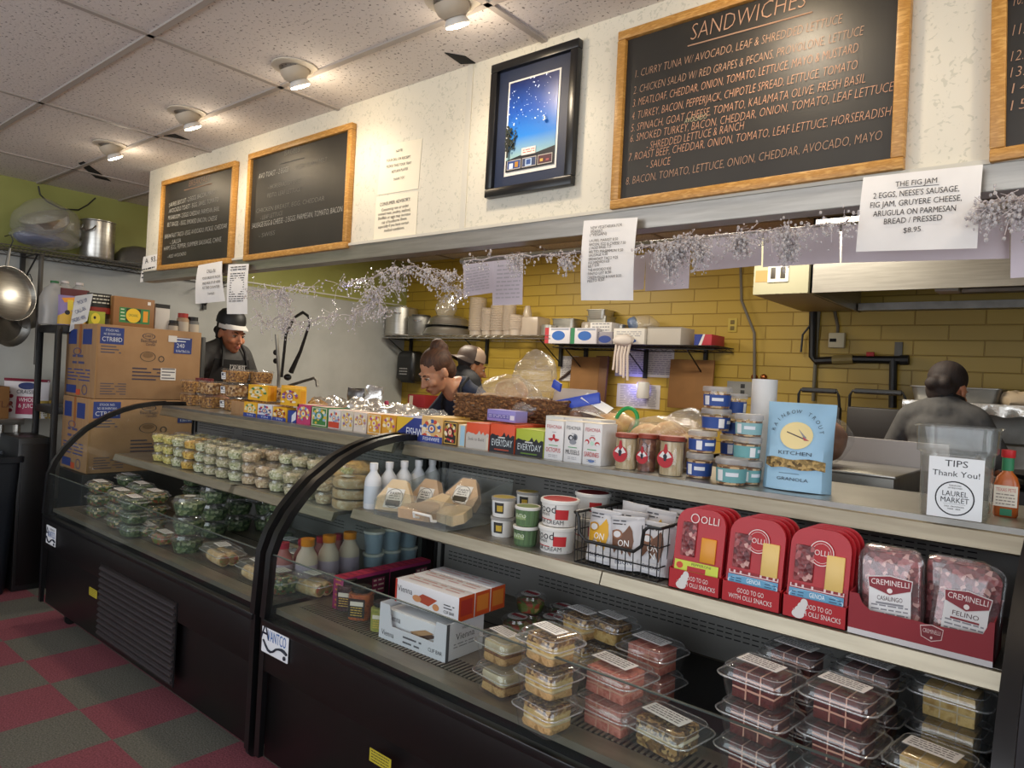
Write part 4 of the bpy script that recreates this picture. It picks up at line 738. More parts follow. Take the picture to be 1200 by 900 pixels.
t=thing('timer_box','small white control box with a dark display under the hood','control box',P(981,399,Y=Yw-.02)); MB().box((0,0,0),(.11,.05,.11),'#c9c1a4',.008).build('housing',t); MB().box((-.022,-.026,0),(.045,.004,.024),'dark').build('display',t); MB().tube([(.0,.0,.055),(.0,.0,.10),(-.03,.0,.22),(-.03,0,.25)],.012,'#5e5442').build('cable_gland',t)
k=MB(); k.tube([(0,0,.15),(-.05,0,.08),(-.055,0,-.05)],.008,'black_metal'); tag(k.build('pot_hook',loc=P(948,405,Y=Yw-.05)),'black metal hook hanging left of the gas pipe','tool')
# exhaust hood
YH=4.4; h0=P(949,343,Y=YH); zt=2.62; hz=P(1183,335,Y=YH).z; hz=(h0.z+hz)/2; t=thing('exhaust_hood','stainless steel exhaust hood over the cooking line','hood',(h0.x+1.1,(YH+YB)/2,hz)); hw=2.6; o=Vector((h0.x+hw/2,0,0))-Vector((h0.x+1.1,0,0)); D=YB-YH
m=MB(); m.box((o.x,-D/2+.006,(zt-hz)/2),(hw,.012,zt-hz),'steel'); m.box((o.x-hw/2+.006,0,(zt-hz)/2),(.012,D,zt-hz),'steel'); m.box((o.x+hw/2-.006,0,(zt-hz)/2),(.012,D,zt-hz),'steel'); m.box((o.x,0,zt-hz-.006),(hw,D,.012),'steel_dull'); m.build('hood_canopy',t,smooth=0)
m=MB(); m.loft([[(x,-D/2+.16,.02),(x,D/2-.01,.24),(x,D/2-.01,.26),(x,-D/2+.16,.04)] for x in (o.x-hw/2+.02,o.x+hw/2-.02)],'steel_dull'); 
for i in range(9): m.box((o.x-hw/2+.2+i*.27,.1,.155),(.02,D-.4,.02),'#4c4238')
m.build('filter_bank',t,smooth=0); m=MB(); m.box((o.x,D/2-.05,.03),(hw-.04,.10,.05),'steel_dull'); m.build('grease_trough',t,smooth=0)
m=MB(); m.box((-.45,-.1,.07),(.12,.14,.07),'#b0aca4',.006); m.tube([(-.38,-.1,.05),(1.6,-.1,.05)],.025,'steel_dull'); m.build('hood_light',t)
tt=thing('junction_panel','cream metal panel with outlets at the left end of the hood','panel',(P(915,330,Y=YH+.02).x,YH+.12,h0.z)); q0,q1=P(884,343,Y=YH).x,h0.x
m=MB(); m.box((0,(YB-YH-.34)/2+.0,.18),(q1-q0,YB-YH-.12,.36),'#a19e84',.004); m.build('panel_box',tt); m=MB(); M=face((-(q1-q0)/2,-.111,0),(1,0,0),(0,0,1)); m.pr(M,q1-q0,.36,[('r',.04,.22,.28,.42,'#a07e48')]); m.build('brown_plate',tt,smooth=0)
m=MB(); m.box((-(q1-q0)/2+(q1-q0)*.46,-.114,.13),(.13,.008,.115),'#d8d4c4',.004); m.build('outlet_plate',tt)
for sx in (-.03,.03): MB().box((-(q1-q0)/2+(q1-q0)*.46+sx,-.119,.13),(.03,.004,.07),'#3a342c',.003).build('socket',tt)
# cooking line: two press lids, foil-edged shelf with pan, steel wall panel
def press(label,q0,q1,Y):
    a=P(*q0,Y=Y); b=P(*q1,Y=Y); w=b.x-a.x; h=a.z-1.25; t=thing('press_grill',label,'grill',((a.x+b.x)/2,Y,1.25),0,'raised press grills'); MB().box((0,.0,h/2),(w,.06,h),'#231f1d',.012).build('raised_lid',t); MB().box((0,.1,-.08),(w,.3,.16),'steel_dull',.01).build('grill_base',t)
    k=MB(); k.tube([(-w*.48,0,h*.8),(-w*.46,-.03,h+.07),(-w*.42,-.03,h+.10),(w*.42,-.03,h+.10),(w*.46,-.03,h+.07),(w*.48,0,h*.8)],.009,'black_metal'); k.tube([(-w*.38,-.03,h+.10),(w*.40,-.03,h+.10)],.017,'black_plastic',10); k.build('bar_handle',t)
press('left of two raised press grill lids behind the granola bag',(935,474),(984,508),4.9); press('right of two raised press grill lids, beside the person with back turned',(994,476),(1062,516),4.9)
def lineP(q,Y): return P(*q,Y=Y)
a=P(1058,468,Y=4.75); b=P(1260,482,Y=4.75); t=thing('pass_shelf','foil-wrapped steel shelf with a sheet pan behind the person with back turned','shelf',((a.x+b.x)/2,4.95,a.z-.03)); w=b.x-a.x; m=MB(); m.box((0,0,0),(w,.4,.03),'steel'); m.build('shelf_board',t); m=MB()
m.loft([[(x,-.205+.008*math.sin(x*60),-.035+.006*math.sin(x*43)),(x,-.21,.0),(x,-.205,.03),(x,-.16,.026)] for x in [-w/2+w*i/80 for i in range(81)]],'foil',None,False,False,close=False); m.build('foil_wrap',t); m=MB(); m.box((0,.3,-.35),(w,.02,.66),'steel_dull'); m.build('splash_panel',t); 
MB().box((0,.3,-.7),(w,.5,1.0),'steel_dull',.01).build('range_body',t)
a=P(1068,467,Y=4.86); b=P(1175,470,Y=4.86); w=b.x-a.x; h=hpx(20,4.86,1120); o=lambda q,zz:[(x,y,zz) for x,y in rrect(w*q,.26*q,.04)]; t=thing('roasting_pan','long grey roasting pan standing on the foil-wrapped shelf','pan',((a.x+b.x)/2,4.93,t.location.z+.017)); MB().loft([o(.9,0),o(1,h),o(1.03,h),o(1.03,h-.006)],'steel_dull').build('pan_body',t); MB().loft([o(.97,h+.001),o(.88,.02)],'#5a544e',None,False,True).build('pan_inside',t)
b=MB(); b.ell((0,0,.045),(.1,.08,.05),'#b8a488',14,9); b.crumple(.02,20,6); tag(b.build('crumpled_bag',loc=(P(1190,470,Y=4.9).x,4.9,t.location.z)),'crumpled tan bag right of the long roasting pan','bag')
for i,(q,l) in enumerate((((1192,548),'lower dark plate stacked at the right edge behind the hot sauce'),((1194,540),'upper dark plate stacked at the right edge behind the hot sauce'))):
    p=P(*q,Y=3.4); tag(MB().lathe([(.0001,0),(.08,0),(.16,.025),(.165,.03),(.155,.03),(.08,.008),(.0001,.006)],'#1a1a1c',24).build('plate',loc=(p.x+.1,3.4,1.238+.035*(1-0)*(i))),l,'plate','dark plates by the range')
tag(MB().box((0,0,.52),(1.5,.5,1.04),'#1d1b1a',.01).build('range_counter',loc=(P(1190,560,Y=3.5).x+.6,3.55,.155)),'dark counter at the right edge behind the tip bin','counter')
bpy.data.objects['range_counter'].scale.z=(1.238-.155)/1.04
# stainless prep table right behind the counter
a=P(958,553,Y=2.95); b=P(1048,558,Y=2.95); t=thing('prep_table','stainless prep table with an upright back behind the granola bag','table',((a.x+b.x)/2-.2,3.2,0)); x1=b.x-t.location.x; x0=x1-.62; zt=(a.z+b.z)/2
m=MB(); m.box(((x0+x1)/2,0,zt-.06),(x1-x0,.5,.12),'steel_dull',.004); m.box(((x0+x1)/2,0,zt+.002),(x1-x0+.01,.51,.012),'steel',.003); m.build('table_top',t); c=P(1000,512,Y=3.44); m=MB(); m.box(((x0+x1)/2+.05,.25,(zt+c.z)/2),(x1-x0+.1,.02,c.z-zt),'#cdc5c0'); m.build('back_panel',t,smooth=0)  # pale matte back panel: bright reflection on the stainless painted into its colour
for sx in (x0+.05,x1-.05):
    for sy in (-.2,.2): MB().tube([(sx,sy,KF),(sx,sy,zt-.1)],.02,'steel',10).build('leg',t)
b=MB(); p=P(970,546,Y=3.1); b.ell((0,0,.085),(.10,.14,.085),'bread_brown',20,14); b.crumple(.012,12,2); t=thing('bread_loaf','round dark brown bread loaf in clear film behind the granola bag','bread',(p.x-.03,3.1,zt+.025)); b.build('loaf',t); b=MB(); b.ell((.01,0,.088),(.11,.15,.092),'film',20,14); b.crumple(.014,14,2); b.build('film_wrap',t)
# pre-rinse sink sprayer
Ys=3.3; p=P(328,440,Y=Ys); t=thing('sprayer_faucet','tall black pre-rinse sprayer faucet in front of the white wall','faucet',(p.x,Ys,1.05)); k=MB(); f_=lambda q:P(*q,Y=Ys)-t.location
k.tube([(f_((327,440)).x,0,0),f_((327,440)),f_((324,392))],.014,'steel_dull',10); k.build('riser_pipe',t); k=MB(); k.tube([f_((330,442)),f_((335,392)),f_((345,372)),f_((355,366)),f_((362,371)),f_((363,379))],.012,'black_metal',10); k.build('spring_hose',t); k=MB(); k.tube([f_((363,379)),f_((352,412)),f_((341,436))],[.010,.014,.022],'black_metal',10); k.ell(f_((337,442)),(.035,.03,.028),'black_plastic'); k.build('spray_head',t)
for q in ((323,413),(323,423)): MB().ell(f_(q),(.024,.02,.024),'black_plastic').build('knob',t)
k=MB(); k.tube([f_((338,452)),f_((368,443)),f_((371,446)),f_((372,453))],.012,'steel_dull',10); k.build('swing_spout',t)
m=MB(); m.box((0,0,.45),(1.3,.6,.9),'steel_dull',.01); m.box((0,.28,.95),(1.3,.03,.12),'steel'); tag(m.build('sink_unit',loc=(p.x+.2,Ys+.25,KF)),'stainless sink unit under the pre-rinse sprayer faucet','sink')
# ------------------------------------------------------------ left wall side
wx=-5.9; s=P(0,290,X=wx); wz=2.30
pq=P(50,295,X=-5.88)
wire_shelf('long dark wire shelf high on the left wall with bagged bowls and a stock pot',-6.23,-5.88,.7,3.3,wz,'x',m='#57534c',brackets=(1.0,2.4),pole=[(-5.96,1.74,1.47,2.27)])
def on_x(px,X=-6.02): return P(px,300,X=X).y
y=on_x(114); r=.5*(on_x(139)-on_x(90))*.80; t=thing('stock_pot','tall shiny steel stock pot on the high wire shelf','pot',(-6.03,y,wz+.004)); H=.28; MB().lathe([(.0001,0),(r*.97,0),(r,.01),(r,H),(r*1.05,H+.005),(r*1.05,H+.011),(r*.98,H+.008),(r*.97,.02),(.0001,.015)],'steel',30).build('pot_body',t)
for a in (R(-50),R(130)):
    k=MB(); k.tube([(r,-.05,0),(r+.03,-.045,-.03),(r+.035,0,-.045),(r+.03,.045,-.03),(r,.05,0)],.006,'chrome',6,M=TR(0,0,H*.85,a)); k.build('handle',t)
y=on_x(158); t=thing('mixing_bowl','upturned dark steel bowl right of the stock pot on the high shelf','bowl',(-6.04,y+.03,wz+.005)); MB().lathe([(.185,0),(.18,.01),(.165,.07),(.12,.125),(.05,.15),(.0001,.152)],'steel_dull',30).build('bowl_body',t); MB().lathe([(.18,-.001),(.19,.004),(.18,.009)],'steel',30,None,False,False).build('rolled_rim',t)
y=on_x(55); t=thing('plastic_bag','big clear plastic bag of silver bowls left of the stock pot on the high shelf','bag',(-6.04,y,wz+.03)); b=MB(); b.ell((0,0,.17),(.18,.235,.175),'bag_clear',26,18); b.crumple(.03,8,4); b.build('bag_film',t); b=MB(); b.lathe([(.001,.0),(.1,.0),(.15,.05),(.16,.11)],'steel',20,TR(0,.01,.13,0,R(25),R(20))); b.build('bowl_inside',t); b=MB(); b.ell((.02,-.02,.07),(.17,.23,.07),'bag_clear',20,12); b.ell((.0,-.05,.06),(.14,.18,.05),'#3a4c78',18,10); b.crumple(.03,12,9); b.build('blue_bag',t)
k=MB(); a=P(45,218,X=-6.2); k.tube([a-a]+[P(x,y_,X=-6.2)-a for x,y_ in ((47,228),(55,236),(72,245),(92,246),(103,240),(112,232))],.006,'#2a2a22',6); tag(k.build('hanging_cable',loc=a),'thin dark cable drooping from the ceiling over the green wall','cable')
def skillet(label,q,r,m,tilt,hook=True,kind='frying_pan',X=-5.86):
    p=P(*q,X=X); t=thing(kind,label,'pan',p,0,'pans hanging from the wire shelf'); T=TR(0,0,0,R(25),0,R(90)+tilt)
    MB().lathe([(.0001,0),(r*.8,.0),(r*.95,.02),(r,.055),(r*.985,.055),(r*.93,.026),(r*.78,.007),(.0001,.006)],m,28,T).build('pan_body',t)
    k=MB(); k.tube([(0,0,r*.95),(.0,.005,r*1.25),(.0,.015,r*1.7)],[.012,.011,.008],'steel_dull' if m!='black_metal' else m); k.tube([(0,.015,r*1.7),(0,.03,r*1.72+.05),(0,.015,r*1.72+.09),(0,-.02,r*1.72+.07)],.004,'black_metal',6); k.build('handle',t)
skillet('large steel frying pan hanging at the left edge under the high shelf',(6,345),.19,'steel',R(-8)); skillet('steel saucepan hanging behind the large frying pan',(30,366),.11,'steel_dull',R(12),kind='saucepan',X=-6.02); skillet('dark sieve pan hanging lowest at the left edge of the photo',(8,382),.14,'steel_dull',R(10),X=-5.97)
# table against the left wall
z_t=P(30,491,X=-5.82).z; t=thing('side_table','stainless side table against the left wall behind the dark bin','table',(-6.03,.93,0)); m=MB(); m.box((0,0,z_t-.02),(.42,1.44,.04),'steel',.006); m.build('table_top',t)
for sx in (-.18,.18):
    for sy in (-.68,.68): MB().tube([(sx,sy,0),(sx,sy,z_t-.04)],.024,'steel',10).build('leg',t)
MB().box((0,0,z_t*.45),(.38,1.4,.03),'steel_dull',.004).build('undershelf',t)
b=MB()
for q in ((0,-.25,.12,.2),(.05,.2,.13,.2),(.1,-.02,.2,.15)): b.ell((q[0]*.3,q[1],q[2]+.07),(.10,q[3],.13),'black_bag',18,12)
b.crumple(.035,9,3); tag(b.build('black_bag_pile',loc=(-6.03,1.2,z_t*.45+.02)),'shiny black bags bundled on the undershelf of the side table','bags')
def rack_box(name,label,cat,px0,px1,py0,py1,X,z,dx,m,specs=(),front=(),rz=0,group=None):
    """a box standing on z whose +x face fills the pixel range"""
    y0,y1=P(px0,py1,X=X).y,P(px1,py1,X=X).y; h=abs(P(px0,py0,X=X).z-P(px0,py1,X=X).z); mb=MB(); w=y1-y0; mb.box((-dx/2,0,h/2),(dx,w,h),m,.002); M=face((0,-w/2,0),(0,1,0),(0,0,1))
    if specs: mb.pr(M,w,h,specs)
    if front: mb.pr(face((-dx,-w/2,0),(1,0,0),(0,0,1)),dx,h,front)
    return tag(mb.build(name,loc=(X,(y0+y1)/2,z),rz=rz),label,cat,group)
def pouch(mb,w,h,d,m,M=None,n=8,top=.10,bottom=1.0):
    """stand-up pouch: flat sealed top, round gusset below"""
    L=[]
    for i in range(n+1):
        v=i/n; q=d/2*(1-v**2.2)**.6*bottom if v<1 else .002; q=max(q,.0022); ww=w/2*(1-.03*math.sin(PI*v)); L.append([(x*ww,-q*math.sqrt(max(0,1-abs(x)**2.4))-.001,v*h) for x in (-1,-.8,-.5,-.2,.2,.5,.8,1)]+[(x*ww,q*math.sqrt(max(0,1-abs(x)**2.4))+.001,v*h) for x in (1,.8,.5,.2,-.2,-.5,-.8,-1)])
    return mb.loft(L,m,M)
def pouch_pr(mb,w,h,d,specs,n=8,lift=.0025):
    """print that follows the bulging front of a pouch()"""
    tmp=MB(); tmp.pr(Matrix.Identity(4),w,h,specs,0); bm=bmesh.new(); vs=[bm.verts.new(v) for v in tmp.v]; 
    for f,k in zip(tmp.f,tmp.mi):
        try: q=bm.faces.new([vs[i] for i in f]); q.material_index=k
        except ValueError: pass
    bmesh.ops.triangulate(bm,faces=bm.faces[:])
    for _ in range(4):
        e=[e for e in bm.edges if e.calc_length()>w*.09]
        if not e: break
        bmesh.ops.subdivide_edges(bm,edges=e,cuts=1,use_grid_fill=False); bmesh.ops.triangulate(bm,faces=[f for f in bm.faces if len(f.verts)>3])
    bm.verts.index_update(); out=[]
    for v in bm.verts:
        x=(v.co.x-w/2); u=min(1,max(0,v.co.y/h)); q=max(d/2*(1-u**2.2)**.6 if u<1 else .002,.0022); a=min(1,abs(x)/(w/2)); out.append((x*(1-.03*math.sin(PI*u)),-q*math.sqrt(max(0,1-a**2.4))-lift-v.co.z*3,v.co.y))
    for k,mn in enumerate(tmp.ms): mb.add([],[],mn)
    b=len(mb.v); mb.v+=[Vector(o) for o in out]
    for f in bm.faces: mb.f.append([v.index+b for v in f.verts]); mb.mi.append(mb.slot(tmp.ms[f.material_index]))
    bm.free(); return mb
p=P(31,488,X=-5.92); t=thing('snack_bag','white and red bag of dried cranberries standing on the side table','bag',(-5.94,P(31,488,X=-5.92).y,z_t),R(50)); w,h=.30,.28; m=MB(); pouch(m,w,h,.1,'#dcd6d6'); m.build('pouch',t); m=MB(); pouch_pr(m,w,h,.1,[('r',0,.93,1,1,'#7a1830'),('r',.35,.1,.86,.55,'#a01c48'),('e',.55,.82,.2,.09,'#1c2c66'),('t','CRAISINS',.58,.62,.10,'#33303a','c',.5),('t','WHOLE',.6,.42,.10,'#eee6e6','c',.4),('t','& JUICY',.6,.27,.10,'#eee6e6','c',.4)]+[('e',.14+.08*(i%2),.1+.09*i,.06,.05,'#7a2230') for i in range(7)]); m.build('printed_front',t,smooth=0)
rack_box('carton','plain brown carton at the left edge on the side table','box',-14,10,450,488,-5.86,z_t,.25,'kraft_dark',[('t','ATLA',.55,.35,.2,'#5a2c18','c')])
for a,c,l in ((46,56,'yellow packet leaning beside the dried cranberry bag'),(57,66,'yellow and white packet next to the black rack post')): rack_box('snack_packet',l,'packet',a,c,468,489,-5.84,z_t,.06,'#b89a44',[('r',.1,.1,.9,.5,'#cfc8b4'),('l',.15,.85,.4,.15,3,'#6a5a2a',2)],group='yellow packets on the side table')
# dark bin
a=P(24,694,Z=0); t=thing('trash_bin','tall dark blue-black plastic bin at the left edge of the floor','bin',(a.x-.17,a.y-.30,0)); o=lambda q,zz:[(x,y,zz) for x,y in rrect(.42*q,.54*q,.06)]; m=MB(); m.loft([o(.80,0),o(.83,.03),o(.98,.80),o(.98,.86)],'bin'); m.build('bin_body',t); m=MB(); m.loft([o(.985,.845),o(1.05,.85),o(1.05,.885),o(.97,.885),o(.95,.80)],'bin',None,False,True); m.build('rim',t)
# black rack with goods
rx0,rx1,ry0,ry1=-5.70,-5.34,1.68,2.66; zr=1.755; t=thing('storage_rack','tall black metal rack behind the two brown cartons','rack',((rx0+rx1)/2,(ry0+ry1)/2,0))
cx,cy=(rx1-rx0)/2,(ry1-ry0)/2
for sx in (-1,1):
    for sy in (-1,1): MB().box((sx*cx,sy*cy,.8725),(.035,.035,1.745),'black_metal',.003).build('post',t)
for z in (zr-.03,1.18,.5): MB().box((0,0,z),(rx1-rx0+.03,ry1-ry0+.03,.05),'black_metal',.004).build('shelf_board',t)
a=[P(88,347,X=-5.27),P(109,344,X=-5.27),P(102,376,X=-5.27),P(81,389,X=-5.27)]; lo=sum(a,Vector())/4; m=MB(); m.loft([[tuple(v-lo+Vector((q,0,0))) for v in a] for q in (0,.002)],'#b9c0c8'); 
for s,A,B,h in (('PICK UP',(92,357),(103,353),4.2),('CALL-IN',(89,368),(101,363),4.2),('ORDERS HERE',(85,378),(101,373),4.2)): wl(m,s,P(*A,X=-5.266)-lo,P(*B,X=-5.266)-lo,h*depth(P(*A,X=-5.27))/FOC,'blue_ink')
tag(m.build('paper_sign',loc=lo,smooth=0),'small white sign reading PICK UP CALL-IN ORDERS HERE on the black rack','sign')
def jug(label,px,w,h,body,cap,X,z,parts='handle'):
    y=P(px,370,X=X).y; t=thing('plastic_jug',label,'jug',(X,y,z),0,'jugs on the black rack'); o=lambda q,zz:[(a,b,zz) for a,b in rrect(w*q,w*q,w*.25)]; MB().loft([o(.95,0),o(1,.02),o(1,h*.62),o(.75,h*.82),o(.34,h*.92),o(.3,h*.95)],body).build('bottle_body',t); MB().lathe([(w*.17,h*.95),(w*.17,h),(.0001,h)],cap,14).build('cap',t)
jug('clear jug with a green cap on the black rack',62,.15,.30,'frosted','#2a6a3a',-5.55,zr); jug('first jug with a pale top behind the red box on the rack',74,.15,.31,'frosted','#d8cfcc',-5.57,zr); jug('second jug with a pale top behind the red box on the rack',91,.15,.31,'frosted','#d8cfcc',-5.58,zr)
rack_box('carton','dark red box behind the yellow bag on the black rack','box',70,103,334,378,-5.47,zr,.02,'#5a2228')
t=thing('snack_bag','purple and yellow snack bag at the left end of the black rack','bag',(-5.40,P(84,378,X=-5.40).y,zr),R(80)); m=MB(); pouch(m,.17,.20,.08,'#8a7aa8'); m.build('pouch',t); m=MB(); pouch_pr(m,.17,.2,.08,[('p',[(0,.02),(1,.02),(1,.45),(.7,.35),(.4,.5),(0,.3)],'#d0a63a'),('p',[(.1,.9),(.9,1),(.9,.85),(.2,.75)],'#d98f2c'),('r',.3,.5,.5,.85,'#d9c23a'),('e',.3,.42,.09,.08,'#1a1a1a'),('e',.62,.42,.09,.08,'#1a1a1a')]); m.build('printed_front',t,smooth=0)
t=thing('snack_bag','black snack pouch with a red band right of the pick up sign','bag',(-5.42,P(115,378,X=-5.42).y,zr+.10),R(80)); m=MB(); pouch(m,.15,.14,.07,'#161614'); m.build('pouch',t); m=MB(); pouch_pr(m,.15,.14,.07,[('r',0,0,1,.3,'#8a2a1c'),('l',.2,.9,.85,.5,3,'#cfcfc4',2)]); m.build('printed_front',t,smooth=0)
rack_box('snack_packet','yellow green packet under the black snack pouch on the rack','packet',104,123,360,379,-5.36,zr,.1,'#9aa02a',[('e',.4,.55,.28,.35,'#d9c83a'),('e',.35,.6,.08,.1,'#1a1a1a')])
rack_box('carton','brown carton with a green and yellow label on top of the black rack','box',132,180,345,384,-5.34,zr,.22,'#8c6238',[('r',.14,.22,.88,.68,'#2f7a45'),('r',.30,.26,.66,.66,'#2a2a1a'),('e',.48,.45,.18,.22,'#dcb82a'),('t','ORGANIC',.48,.42,.08,'#2c5a2a','c',.24),('r',.72,.28,.84,.62,'#d8942a'),('r',.82,.82,.90,.92,'#e2ded8'),('l',.17,.28,.6,.3,4,'#b8cfa8',2)],front=[('r',.3,.7,.8,1,'tape'),('r',.3,.05,.8,.3,'tape')])
rack_box('napkin_dispenser','pale dispenser with a black top right of the brown carton','dispenser',181,198,352,386,-5.36,zr,.14,'#c9c4bc',[('r',0,.86,1,1,'#1c1c1c')])
def spice(label,px,w,h,body,cap,X=-5.36):
    y=P(px,380,X=X).y; t=thing('spice_jar',label,'jar',(X,y,zr),0,'jars at the right end of the black rack'); MB().lathe([(.0001,0),(w*.5,0),(w*.5,h*.72),(w*.38,h*.8)],body,16).build('jar_body',t); MB().lathe([(w*.42,h*.8),(w*.42,h),(.0001,h)],cap,16).build('lid',t); MB().lathe([(w*.51,h*.15),(w*.51,h*.6)],'#b8ad9c',16,None,False,False).build('paper_label',t)
spice('spice jar with a red lid at the end of the rack',214,.085,.16,'#a5876a','#a02a22'); spice('grey spice jar with a black lid beside the red-lidded one',226,.085,.14,'#6a6a68','#161616'); spice('short dark jar left of the red-lidded spice jar',203,.07,.1,'#3a3128','#161616')
# two big cartons
def dart(label,q,z,h):
    X=-4.88; y0=P(q[0],q[2],X=X).y; y1=P(q[1],q[2],X=X).y; dx=-(P(q[3],q[2],Y=y0).x-X); w=y1-y0; mb=MB(); mb.box((-dx/2,0,h/2),(dx,w,h),'kraft',.004)
    M=face((0,-w/2,0),(0,1,0),(0,0,1)); B_='#263a7c'; C_='#cfd4dc'
    mb.pr(M,w,h,[('r',.03,.74,.24,.965,B_),('t','STOCK NO.',.135,.91,.03,C_,'c',.12),('t','NO. DE INVENTARIO',.135,.86,.03,C_,'c',.15),('t','CTR88D',.135,.775,.06,C_,'c',.18),('l',.04,.22,.70,.62,3,'#4a4a60',2),('o',.47,.885,.062,.042,'#3a3440',.14),('t','DART',.47,.87,.035,'#3a3440','c',.08),('t','BasicBagel',.47,.80,.045,'#3a3440','c',.15),('t','Clamshell',.49,.755,.035,'#3a3440','c',.09),
     ('o',.47,.60,.075,.07,'#4a4038',.10),('e',.47,.62,.05,.035,'#7a5c3c'),('o',.60,.575,.03,.045,'#4a4038',.3),('r',.72,.67,.90,.90,B_),('t','240',.785,.755,.06,C_,'c',.08),('l',.74,.88,.88,.84,2,C_,2),('t','8.36x7.8x3.1in',.81,.69,.035,C_,'c',.14),('r',.66,.83,.745,.92,'#d6d2cc'),('l',.33,.60,.42,.27,4,'#3a3448',3),('l',.05,.28,.20,.06,5,'#5a5058',2),('r',.60,.28,.75,.45,'#d9d6d0'),('l',.61,.74,.43,.3,4,'#55525a',2),('r',0,.0,.012,1,'#9c784c')])
    F=face((-dx,-w/2,0),(1,0,0),(0,0,1)); mb.pr(F,dx,h,[('r',.08,.72,.36,.93,B_),('r',.56,.72,.86,.93,B_),('r',.44,.6,.52,1,'#a0602c'),('o',.4,.62,.14,.05,'#4a4a70',.2),('l',.25,.65,.54,.45,2,'#4a4a70',3),('l',.1,.85,.36,.22,4,'#33407c',4),('r',.08,.04,.42,.15,B_),('r',.42,.02,.56,.1,'#c4502a'),('o',.7,.1,.09,.07,'#4a4a70',.2)])
    return tag(mb.build('carton',loc=(X,(y0+y1)/2,z)),label,'box','stacked brown cartons')
zl=P(104,467,X=-4.88).z; dart('upper big brown carton with printed blue squares, topmost of its stack',(113,236,400,78),zl,P(113,379,X=-4.88).z-zl)
dart('lower big brown carton with blue squares, seen partly through the curved glass',(105,245,470,74),zl-.475,.472); tag(MB().box((-.19,0,.40),(.4,.8,.80),'black_metal',.01).build('crate',loc=(-4.88,2.1,0)),'black crate under the stacked brown cartons, behind the display case glass','crate')
bpy.data.objects['crate'].scale.z=(zl-.475-.001)/.80
tag(MB().box((0,0,.5),(.40,.19,1.0),'black_plastic',.01).box((.203,0,.5),(.008,.15,.92),'black_case',.003).build('dark_filler_box',loc=(-5.56,1.585,0)),'tall black storage crate standing between the dark bin and the black rack','crate')  # black box added to fill the dark area beside the rack
tag(MB().box((0,0,.47),(1.26,.62,.94),'steel_dull',.01).box((0,0,.925),(1.30,.66,.03),'steel',.004).build('cooking_counter',loc=(-1.56,5.0,KF)),'stainless cooking counter under the two raised press grill lids','counter')
# ============================================================ things on the counter top
def tin_art(c1,c2,c3,seed,border=None):
    """ornamental packet front: panel, arch of petals, round centre, title strip"""
    rr=random.Random(seed); S_=[('r',0,0,1,1,c1)]
    if border: S_+=[('r',.04,.05,.96,.95,border),('r',.09,.09,.91,.91,c1)]
    for i in range(9):
        a=PI*i/8; S_.append(('e',.5+.36*math.cos(a),.5+.33*math.sin(a),.09,.08,[c2,c3,'#e6d9b0'][i%3]))
    for i in range(8): S_.append(('e',rr.uniform(.15,.85),rr.uniform(.18,.5),rr.uniform(.05,.11),rr.uniform(.04,.08),rr.choice([c2,c3,'#e8dcc0'])))
    S_+=[('e',.5,.54,.17,.17,c3),('e',.5,.54,.11,.11,'#e8dcc0'),('e',.5,.54,.06,.06,c2)]
    return S_
def tbox(name,label,px0,px1,pt,pb,m,specs=(),dd=.1,Y=2.135,z=ZT,side=(),top=(),cat='box',group=None,rz=0):
    x,w=span(px0,px1,(pt+pb)/2,Y); h=(pb-pt)*depth(P((px0+px1)/2,pt,Y=Y))/FOC
    return bx(name,label,cat,(x,Y+dd/2,z),(w-.002,dd,h),m,specs,side=side,top=top,group=group,rz=rz),z+h
# granola and nut tubs at the far left end
def clamtub(label,x,y,z,w,d,h,food,fill=.8,group=None,cat='container',name='snack_container',tagp=True):
    t=thing(name,label,cat,(x,y,z),0,group); o=lambda q,zz,e=0:[(a,b,zz) for a,b in rrect(w*q+e,d*q+e,min(w,d)*.18)]
    MB().loft([o(.86,0),o(.88,.004),o(.97,h*.84),o(1.03,h*.86),o(1.03,h*.88)],'clear',None,True,False).build('tub_body',t)
    MB().loft([o(1.035,h*.87),o(1.04,h*.90),o(.97,h*.91),o(.95,h*.97),o(.90,h),o(.2,h)],'clear_lid',None,False,True).build('lid',t)
    f=MB(); f.loft([o(.82,.004),o(.92,h*fill*.6),o(.94,h*fill),o(.7,h*fill*1.06),o(.2,h*fill*1.02)],food); f.crumple(.003,60,random.random()*9); f.build('food',t)
    if tagp: m=MB(); m.pr(face((-w*.40,-d*.475,h*.22),(1,0,0),(0,-.08,1)),w*.34,h*.5,[('r',0,0,1,1,'label_white'),('l',.1,.9,.8,.2,3,'#6a6a70',3),('r',.1,.55,.5,.85,'#33405c')]); m.build('paper_label',t,smooth=0)
    return t
NT=[(204,228,474,.09,2,'granola','nut tub in the leftmost pair on the counter'),(228,249,476,.09,2,'nuts','nut tub in the second pair from the left'),(249,281,481,.12,3,'nuts','mixed nut tub in the third stack, left of the kraft card'),(283,304,478,.25,3,'granola','nut tub in the fourth stack behind the small yellow box'),(306,331,479,.25,2,'nuts','nut tub in the stack right behind the small yellow box')]
PO={1:['single'],2:['bottom','top'],3:['bottom','middle','top']}
ORD=['first','second','third','fourth','fifth','sixth','seventh','eighth','ninth','tenth','eleventh','twelfth','thirteenth','fourteenth','fifteenth','sixteenth']
for a,c,pb,yo,n,food,l in NT:
    Y=2.13+yo; x,w=span(a,c,460,Y); w=min(w,.16)
    for k in range(n): clamtub(f'{PO[n][k]} clear {l}',x,Y+.06,ZT+k*.088,w-.006,.125,.086,['granola','nuts','granola'][k] if food=='nuts' and k!=1 else food,group='nut and granola tubs on the counter',tagp=a>240)
